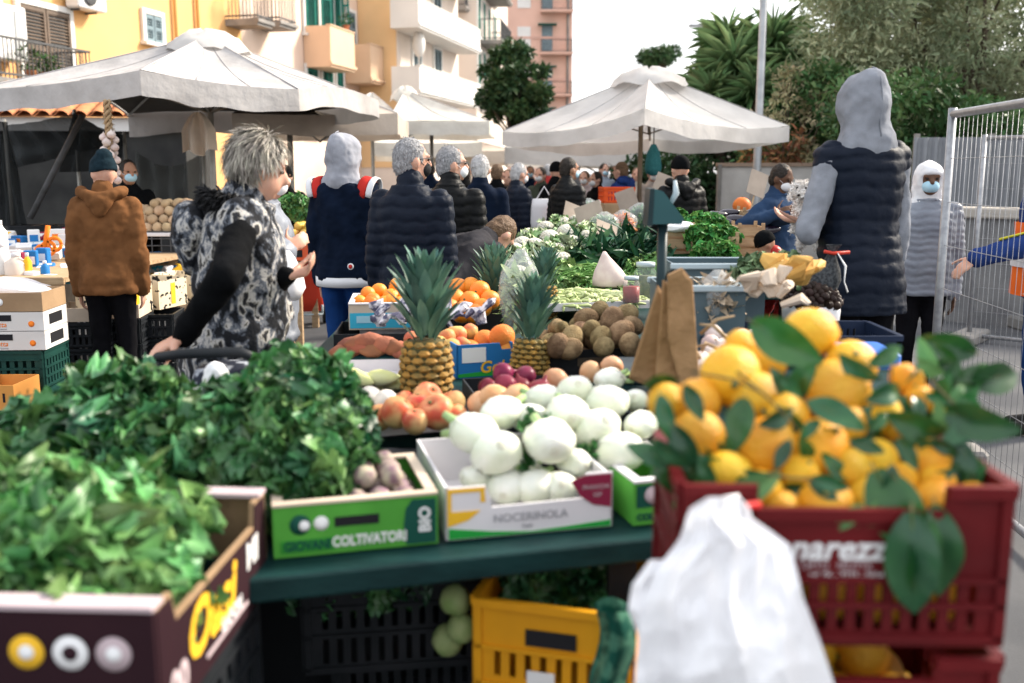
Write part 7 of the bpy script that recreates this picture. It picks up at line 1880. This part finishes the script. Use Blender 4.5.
# hanging teal net bag
T = thing('net_bag', 'small teal net bag hanging under the white parasol', 'bag', at(653, 176, 12.9))
m = MB(); m.lathe([(.01, 0), (.09, .03), (.11, .10), (.10, .2), (.08, .30), (.03, .4)], 14); m.build('net', M('teal_net', (.03, .16, .18), (.05, .22, .24), scale=60, rough=.8), T); m = MB(); m.tube([(0, 0, .38), (0, 0, .75)], .008, 5); m.build('cord', dark, T)

# ================================================================== left stall
ZL = .80
board('table of bottles and packets at the left stall', ((-4.7, 6.55, 0), (-2.95, 6.55, 0), (-2.75, 8.6, 0), (-5.2, 8.6, 0)), ZL, mat=wood)
bx_w = M('box_print_white', (.70, .69, .68), (.60, .58, .56), scale=5, rough=.7)
for k in range(2):
    a = onz(-22, 430, 0); X = TR(a.x, a.y, .235 * k + .004, R(4)); crate('plastic_crate', ('dark green slotted crate standing on the ground at the left edge', 'dark green slotted crate carrying the white cartons')[k], X, .40, .40, .228, pl_green, slots=7, rows=((.08, .26), (.32, .50), (.56, .74)), group='dark green crates')
for k in range(3):
    a = onz(-22, 430, 0); X = TR(a.x - .03, a.y - .02, .475 + .112 * k, R(4))
    T, f = tray('vegetable_carton', ('white printed carton with an orange star, lowest of the stack', 'white printed carton with an orange star in the middle of the stack', 'brown carton with a round white mark on top of the stack')[k], 'carton', X, .46, .36, .108, (bx_w, bx_w, card)[k], card_pale, group='cartons stacked on the green crates')
    if k < 2:
        m = MB(); m.box((.17, -.0012, .075), (.22, .0024, .035)); m.build('handle_slot', pr_black, f)
        text('Frutta', .042, pr_orange, f, face_front(.20, -.002, .036), shear=.2); m = MB(); m.lathe([(0, 0), (.018, 0), (.018, .002), (0, .002)], 10, X=TR(.39, 0, .04, rx=PI / 2)); m.build('star', pr_orange, f)
        text('le buone', .018, pr_grey, f, face_front(.22, -.002, .012))
        m = MB(); m.box((.4605, .18, .055), (.002, .2, .06)); m.build('print', pr_black, T)
    else:
        m = MB(); m.lathe([(0, 0), (.022, 0), (.022, .002), (0, .002)], 20, X=TR(.22, 0, .055, rx=PI / 2)); m.build('round_emblem', pr_white, f)
pbag('crumpled white plastic lying in the brown carton', [(-10, 296), (40, 296), (52, 290), (30, 280), (0, 276), (-10, 280)], 6.0, film_w, .25, 'plastic', 'plastic_bundle')
a = onz(-20, 447, 0); T, f = crate('plastic_crate', 'black crate under the orange carton at the left edge', TR(a.x, a.y, .004, 0), .21, .3, .2, pl_black, slots=5, group='black crates of the left stall')
T, f = tray('vegetable_carton', 'small orange carton with a dark slot at the left edge', 'carton', TR(a.x - .01, a.y - .01, .208, 0), .225, .3, .14, M('carton_orange', (.62, .28, .07), (.55, .24, .06), scale=5, rough=.8), card_pale); m = MB(); m.box((.17, -.0012, .07), (.012, .0024, .05)); m.build('handle_slot', pr_black, f)
for k in range(3):
    for j, (px, py) in enumerate(((58, 400), (92, 395), (126, 388))):
        a = onz(px, py, 0); crate('plastic_crate', ['black slotted crate on the ground', 'black slotted crate in the middle of its stack', 'black slotted crate on top of its stack'][k] + [' beside the dark green crates', ' behind the person in rust brown', ' under the spotted cartons'][j], TR(a.x, a.y, .004 + .172 * k, R(6)), .34, .36, .165, pl_black, slots=7, group='black crates of the left stall')
        if k == 2 and j < 2: tray('vegetable_carton', ['pale wooden edged carton on the black crates beside the person in rust brown', 'pale carton on the black crates behind the person in rust brown'][j], 'carton', TR(a.x, a.y, .004 + .172 * 3, R(6)), .34, .36, .09, card_pale)
spot = M('spotted_carton', (.68, .58, .42), (.02, .02, .02), scale=26, rough=.7, lo=.60, hi=.62, detail=1)
for k in range(4):
    a = onz(124, 374, .12); X = TR(a.x + .05 + .09 * k, a.y + .34 * k, .19 if k else .19, R(60))
    T, f = tray('vegetable_carton', ['nearest', 'second', 'third', 'farthest'][k] + ' spotted cream carton in the row beside the silver haired woman', 'carton', TR(a.x + .12 * k + .05, a.y + .38 * k - .1, .525, R(74)), .34, .36, .20, spot, card_pale, group='spotted cream cartons of the left stall')
    m = MB(); m.box((.17, -.0012, .1), (.05, .0024, .15)); m.build('print', pr_yellow, f)
    for j in range(6): pass
pk = [pr_white, pr_blue, pr_orange, pr_yellow, pr_maroon, paper_w, pr_cyan, bx_w, bx_w, film_w]
def packet(px, py, d, w_, h_, mat, mat2, label, rz=0.0, lay=0.0):
    T = thing('packet', label, 'packet', at(px, py, d), rz, 'packets and bottles on the left stall'); T.rotation_euler = (lay, 0, rz)
    m = MB(); m.bbox((0, 0, h_ / 2), (w_, .06, h_), .006); b = m.build('box', mat, T); m = MB(); m.box((0, -.031, h_ * .5), (w_ * .7, .002, h_ * .4)); m.build('print', mat2, b)
CN = {id(pr_white): 'white', id(pr_blue): 'blue', id(pr_orange): 'orange', id(pr_yellow): 'yellow', id(pr_maroon): 'dark red', id(paper_w): 'greyish white', id(pr_cyan): 'cyan', id(bx_w): 'off white', id(film_w): 'shiny white'}
q = random.Random(9)
for k in range(46):
    px = q.uniform(-8, 92); py = q.uniform(238, 288); d = 8.5 - (py - 236) / 52 * 1.8; a_, b_ = q.choice(pk), q.choice(pk)
    if px > 70 and py > 262: continue
    packet(px, py, d, q.uniform(.08, .16), q.uniform(.05, .15), a_, b_, f'{CN[id(a_)]} packet with a {CN[id(b_)]} print among the left stall goods', q.uniform(-.5, .5), q.choice((0, -1.2, -1.3)))
for k in range(26):
    i = q.random(); px = 132 + 42 * i + q.uniform(-4, 8); py = 300 - 24 * i + q.uniform(-6, 6); a_, b_ = q.choice(pk), q.choice(pk)
    packet(px, py, 7.0 + 1.4 * i, .09, .08, a_, b_, f'small {CN[id(a_)]} packet with a {CN[id(b_)]} print in the spotted cartons', q.uniform(-1, 1), -.9)
for k in range(16):
    px = 146 + q.uniform(0, 32); py = 268 + q.uniform(-8, 10); a_, b_ = q.choice(pk), q.choice(pk)
    packet(px, py, 8.6, .10, .08, a_, b_, f'{CN[id(a_)]} packet with a {CN[id(b_)]} print behind the person in rust brown', q.uniform(-1, 1), -.9)
def bottle(px, py, d, r, h_, mat, label):
    T = thing('bottle', label, 'bottle', at(px, py, d), 0, 'packets and bottles on the left stall')
    m = MB(); m.lathe([(r * .9, 0), (r, .01), (r, h_ * .72), (r * .5, h_ * .84), (r * .38, h_ * .9)], 14); m.build('body', mat, T); m = MB(); m.lathe([(r * .42, h_ * .88), (r * .42, h_), (0, h_)], 12); m.build('cap', paper_w, T)
bottle(18, 288, 6.75, .075, .24, M('cream_plastic', (.68, .58, .50), (.62, .52, .45), scale=3, rough=.4), 'big cream plastic bottle on the left stall'); bottle(29, 285, 6.75, .028, .22, pr_yellow, 'slim yellow bottle beside the big cream one'); bottle(4, 286, 6.8, .06, .30, bx_w, 'tall white bottle at the left edge of the stall')
bottle(46, 284, 6.8, .03, .16, pr_blue, 'small blue bottle right of the yellow one'); bottle(2, 262, 7.2, .05, .30, pr_white, 'white bottle with a pale cap behind the tall one')
# red scissors like hooks on the goods
m = MB(); 
for k in range(3): m.tube([(.05 * math.cos(t) + .05 * k, 0, .05 * math.sin(t) + .03 * k) for t in np.linspace(0, 2 * PI, 13)], .014, 6)
m.tube([(.02, 0, .02), (.06, 0, .2)], .02, 6); o = m.build('red_toy', pr_orange); o.location = at(42, 252, 7.6); tag(o, 'red looped plastic thing on the left stall goods', 'toy')
# potato stand
a = at(140, 232, 8.6); 
T = thing('wire_stand', 'wire stand with a shelf under the potatoes', 'stand', (a.x - .05, a.y, 0))
m = MB(); m.bbox((.25, .2, a.z - .02), (.7, .5, .03), .005); m.build('shelf', paper_w, T)
m = MB()
for k in range(9): m.tube([(-.08 + k * .08, -.04, .72), (-.08 + k * .08, -.04, a.z - .04)], .005, 4)
for k in range(5): m.tube([(-.09, -.04, .74 + k * .06), (.58, -.04, .74 + k * .06)], .005, 4)
m.build('wire_basket', iron, T)
for x_, y_ in ((-.08, 0), (.58, 0), (-.08, .42), (.58, .42)):
    m = MB(); m.tube([(x_, y_, 0), (x_, y_, a.z - .03)], .014, 6); m.build('leg', iron, T)
m = MB(); m.bbox((.25, .2, .70), (.7, .46, .02), .004); m.build('shelf', wood, T)
pot = Fruits('potato', 'pale potato heaped on the wire stand', 'potato', 'potatoes on the wire stand', ball_fn(.045, M('potato_skin', (.52, .38, .24), (.44, .31, .19), scale=9, rough=.8, var=.15), ROUND, .15, 1.2, None, .85), 3)
pile(pot, TR(a.x - .08, a.y - .02, a.z - .01), .62, .44, .045, 4)
for k in range(10): pot.at(at(128 + rnd.uniform(0, 20), 212 + rnd.uniform(-6, 6), 8.8))
# garlic braid and cloth hanging from the grey parasol
T = thing('garlic_braid', 'long dried garlic braid hanging from the grey parasol', 'garlic braid', at(112, 182, 8.25))
top = at(114, 100, 8.25) - T.location; m = MB(); L_ = top.z
for s_ in (0, 2.1, 4.2): m.tube([(.02 * math.cos(t * 22 + s_), .02 * math.sin(t * 22 + s_), L_ * (.25 + .75 * t)) for t in np.linspace(0, 1, 40)], .014, 5)
for k in range(60): z_ = L_ * rnd.uniform(.3, .95); a_ = rnd.uniform(0, 6.3); m.tube([(0, 0, z_), (.05 * math.cos(a_), .05 * math.sin(a_), z_ - .03)], [.006, .002], 4)
m.build('braid', M('dry_stalk', (0, 0, 0)), T)
for k in range(20):
    a_ = k * 2.4; z_ = L_ * (.02 + .62 * k / 20); b = MB(); b.lathe([(q_[0] * .036, q_[1] * .036) for q_ in ONION], 9, X=TR(.045 * math.cos(a_), .045 * math.sin(a_), z_)); b.build('bulb', gar_m, T)
def apron():
    o = at(197, 112, 9.2); m = MB()
    def fn(i, j): return (lambda wd: Vector(((i - .5) * wd, .05 * math.sin(i * 14) * (.3 + j), -j * .36 + .03 * math.sin(i * 9) * j)))(.06 + .24 * min(1, j * 2.2) ** .7)
    m.sheet(22, 14, fn); o_ = m.build('cloth_bag', cl_beige); o_.location = o; tag(o_, 'beige cloth bag hanging from the grey parasol', 'cloth bag')
apron()
m = MB(); m.bbox((0, 0, .9), (1.4, .05, 1.8), .01); 
# crates behind the brown jacket, in the shade of the nets
for k in range(5):
    a = at(8 + 24 * k, 224, 10.2); z_ = .62
    T, f = crate('plastic_crate', ['first', 'second', 'third', 'fourth', 'fifth'][k] + ' black crate from the left stacked on end in the shade of the nets', TR(a.x, a.y, .62, R(3)), .36, .3, .32, pl_black, slots=5, group='crates under the nets')
m = MB(); m.bbox((0, 0, .31), (2.4, .6, .6), .02); o = m.build('dark_bench', wood_pole); o.location = (at(60, 224, 10.3).x, 10.4, 0); tag(o, 'dark wooden bench under the black nets', 'bench')
m = MB(); m.tube([(0, 0, 0), (.55, .1, 1.0)], .03, 8); o = m.build('prop_pole', iron); o.location = at(30, 218, 9.9); tag(o, 'slanting dark prop under the black nets', 'pole')

# ================================================================== fruit stall under the beige parasol, trolleys
board('fruit table under the beige parasol', ((-2.55, 8.3, 0), (-1.75, 8.3, 0), (-1.85, 9.6, 0), (-2.85, 9.6, 0)), .74, mat=wood)
a = at(284, 243, 8.35)
T, f = tray('produce_tray', 'red orange fruit box under the beige parasol', 'box', TR(a.x, a.y, .75, 0), .30, .3, .13, M('box_red_orange', (.60, .10, .04), rough=.6), card)
m = MB(); m.box((.1, -.0012, .06), (.1, .0024, .06)); m.build('print', pr_black, f)
yf = Fruits('yellow_apple', 'small yellow apple under the beige parasol', 'apple', 'yellow apples under the beige parasol', ball_fn(.036, M('yellow_apple', (.72, .50, .10), (.66, .40, .10), scale=6, rough=.4, var=.2), APPLE, .03, 1, stem_m), 3)
pile(yf, TR(a.x - .05, a.y, .83), .55, .5, .036, 4)
greens('leafy_greens', 'boxes of green vegetables deep under the beige parasol', 'greens', [(tuple(at(px, py, 9.1)), (.15, .12, .07)) for px, py in ((286, 206), (300, 204), (316, 206), (305, 212))], 300, .07, green2, 81)
def trolley(label, X, bagm, h_=.62, w_=.34):
    T = thing('shopping_trolley', label, 'shopping trolley', X=X)
    m = MB(); m.loft([[(w_ / 2 * s * (1 if abs(math.cos(q)) > .3 else .96) * math.copysign(abs(math.cos(q)) ** .5, math.cos(q)), .14 * s * math.copysign(abs(math.sin(q)) ** .5, math.sin(q)) - lean, z) for q in (2 * PI * k / 24 for k in range(24))] for z, s, lean in ((.16, .9, 0), (.3, 1.05, 0), (.5, 1.0, .01), (h_, .92, .02), (h_ + .05, .7, .03), (h_ + .07, .4, .03))]); m.build('bag', bagm, T)
    m = MB()
    for s_ in (-1, 1): m.tube([(s_ * .15, .17, .08), (s_ * .15, .18, h_ + .3)], .011, 8); m.tube([(s_ * .15, .17, .1), (s_ * .15, -.12, .13), (s_ * .15, -.13, .22)], .010, 8)
    m.tube([(-.15, -.12, .13), (.15, -.12, .13)], .010, 8); m.tube([(-.15, .18, h_ + .3), (.15, .18, h_ + .3)], .016, 8); m.build('frame', rim_m, T)
    for s_ in (-1, 1):
        m = MB(); m.lathe([(.03, -.018), (.085, -.018), (.09, 0), (.085, .018), (.03, .018)], 20, X=TR(s_ * .19, .15, .09, ry=PI / 2)); m.build('wheel', pl_black, T)
a = at(318, 312, 10.2)
trolley('red shopping trolley standing beside the man in the navy jacket', TR(a.x, 9.6, 0, R(15)), M('trolley_red', (.62, .06, .03), (.52, .045, .025), scale=5, rough=.55), .58, .36)
# the silver haired woman's cart
T = thing('shopping_cart', 'black handled cart with a dark patterned bag under the woman\'s hand', 'cart', at(205, 365, 2.92))
o = T.location
m = MB(); m.tube([at(150, 366, 3.02) - o, at(158, 357, 2.98) - o, at(180, 354, 2.96) - o, at(240, 352, 2.90) - o, at(256, 358, 2.92) - o, at(258, 372, 2.97) - o], .0155, 12); m.build('handle', pl_black, T)
m = MB(); m.loft([[(.10 * s * math.copysign(abs(math.cos(q)) ** .6, math.cos(q)) + .05, .10 * s * math.copysign(abs(math.sin(q)) ** .6, math.sin(q)) + .06, z) for q in (2 * PI * k / 22 for k in range(22))] for z, s in ((-.55, .9), (-.3, 1.1), (-.08, 1.1), (-.02, .9), (-.005, .5))]); m.build('bag', M('cart_print', (.015, .018, .03), (.30, .32, .36), scale=22, rough=.7, lo=.52, hi=.60), T)
m = MB()
for px in (157, 256): p = at(px, 362, 2.96) - o; m.tube([tuple(p), (p.x, p.y + .05, -o.z + .08)], .011, 8)
m.build('frame', pl_black, T)
for s_ in (-.08, .17):
    m = MB(); m.lathe([(.03, -.015), (.075, -.015), (.08, 0), (.075, .015), (.03, .015)], 18, X=TR(s_, .10, -o.z + .08, ry=PI / 2)); m.build('wheel', pl_black, T)
m = MB(); o2 = at(210, 400, 2.75)
m.ell((0, 0, 0), (.065, .045, .05), 16, 10); m.ell((.02, 0, .06), (.04, .03, .05), 14, 10); o_ = bake(m, 'white_bag', film_w, None, vox=.006, wrinkle=.02, wscale=.05, w2=.008); o_.location = o2; tag(o_, 'crumpled white plastic bag behind the heaps of dark greens', 'bag')
# white bag carried by the woman behind
T = thing('carrier_bag', 'white carrier bag held by the woman in the white mask', 'carrier bag', at(288, 300, 4.2))
m = MB(); m.loft([[(.055 * s * math.cos(q) * (1 + .1 * math.sin(3 * q)), .05 * s * math.sin(q), z) for q in (2 * PI * k / 18 for k in range(18))] for z, s in ((0, .8), (.05, 1.3), (.12, 1.1), (.18, .6), (.21, .25))]); m.build('bag', film_w, T)
# bag held by the white haired man in profile
T = thing('carrier_bag', 'white printed carrier bag held by the white haired man in profile', 'carrier bag', at(546, 233, 10.0))
m = MB(); m.loft([[(.16 * s * math.cos(q), .06 * s * math.sin(q), z) for q in (2 * PI * k / 18 for k in range(18))] for z, s in ((0, .9), (.1, 1.0), (.25, .95), (.34, .85))]); m.build('bag', paper_w, T); m = MB(); m.tube([(-.1, 0, .33), (-.02, 0, .46), (.06, 0, .33)], .008, 6); m.build('bag_handle', paper_w, T)
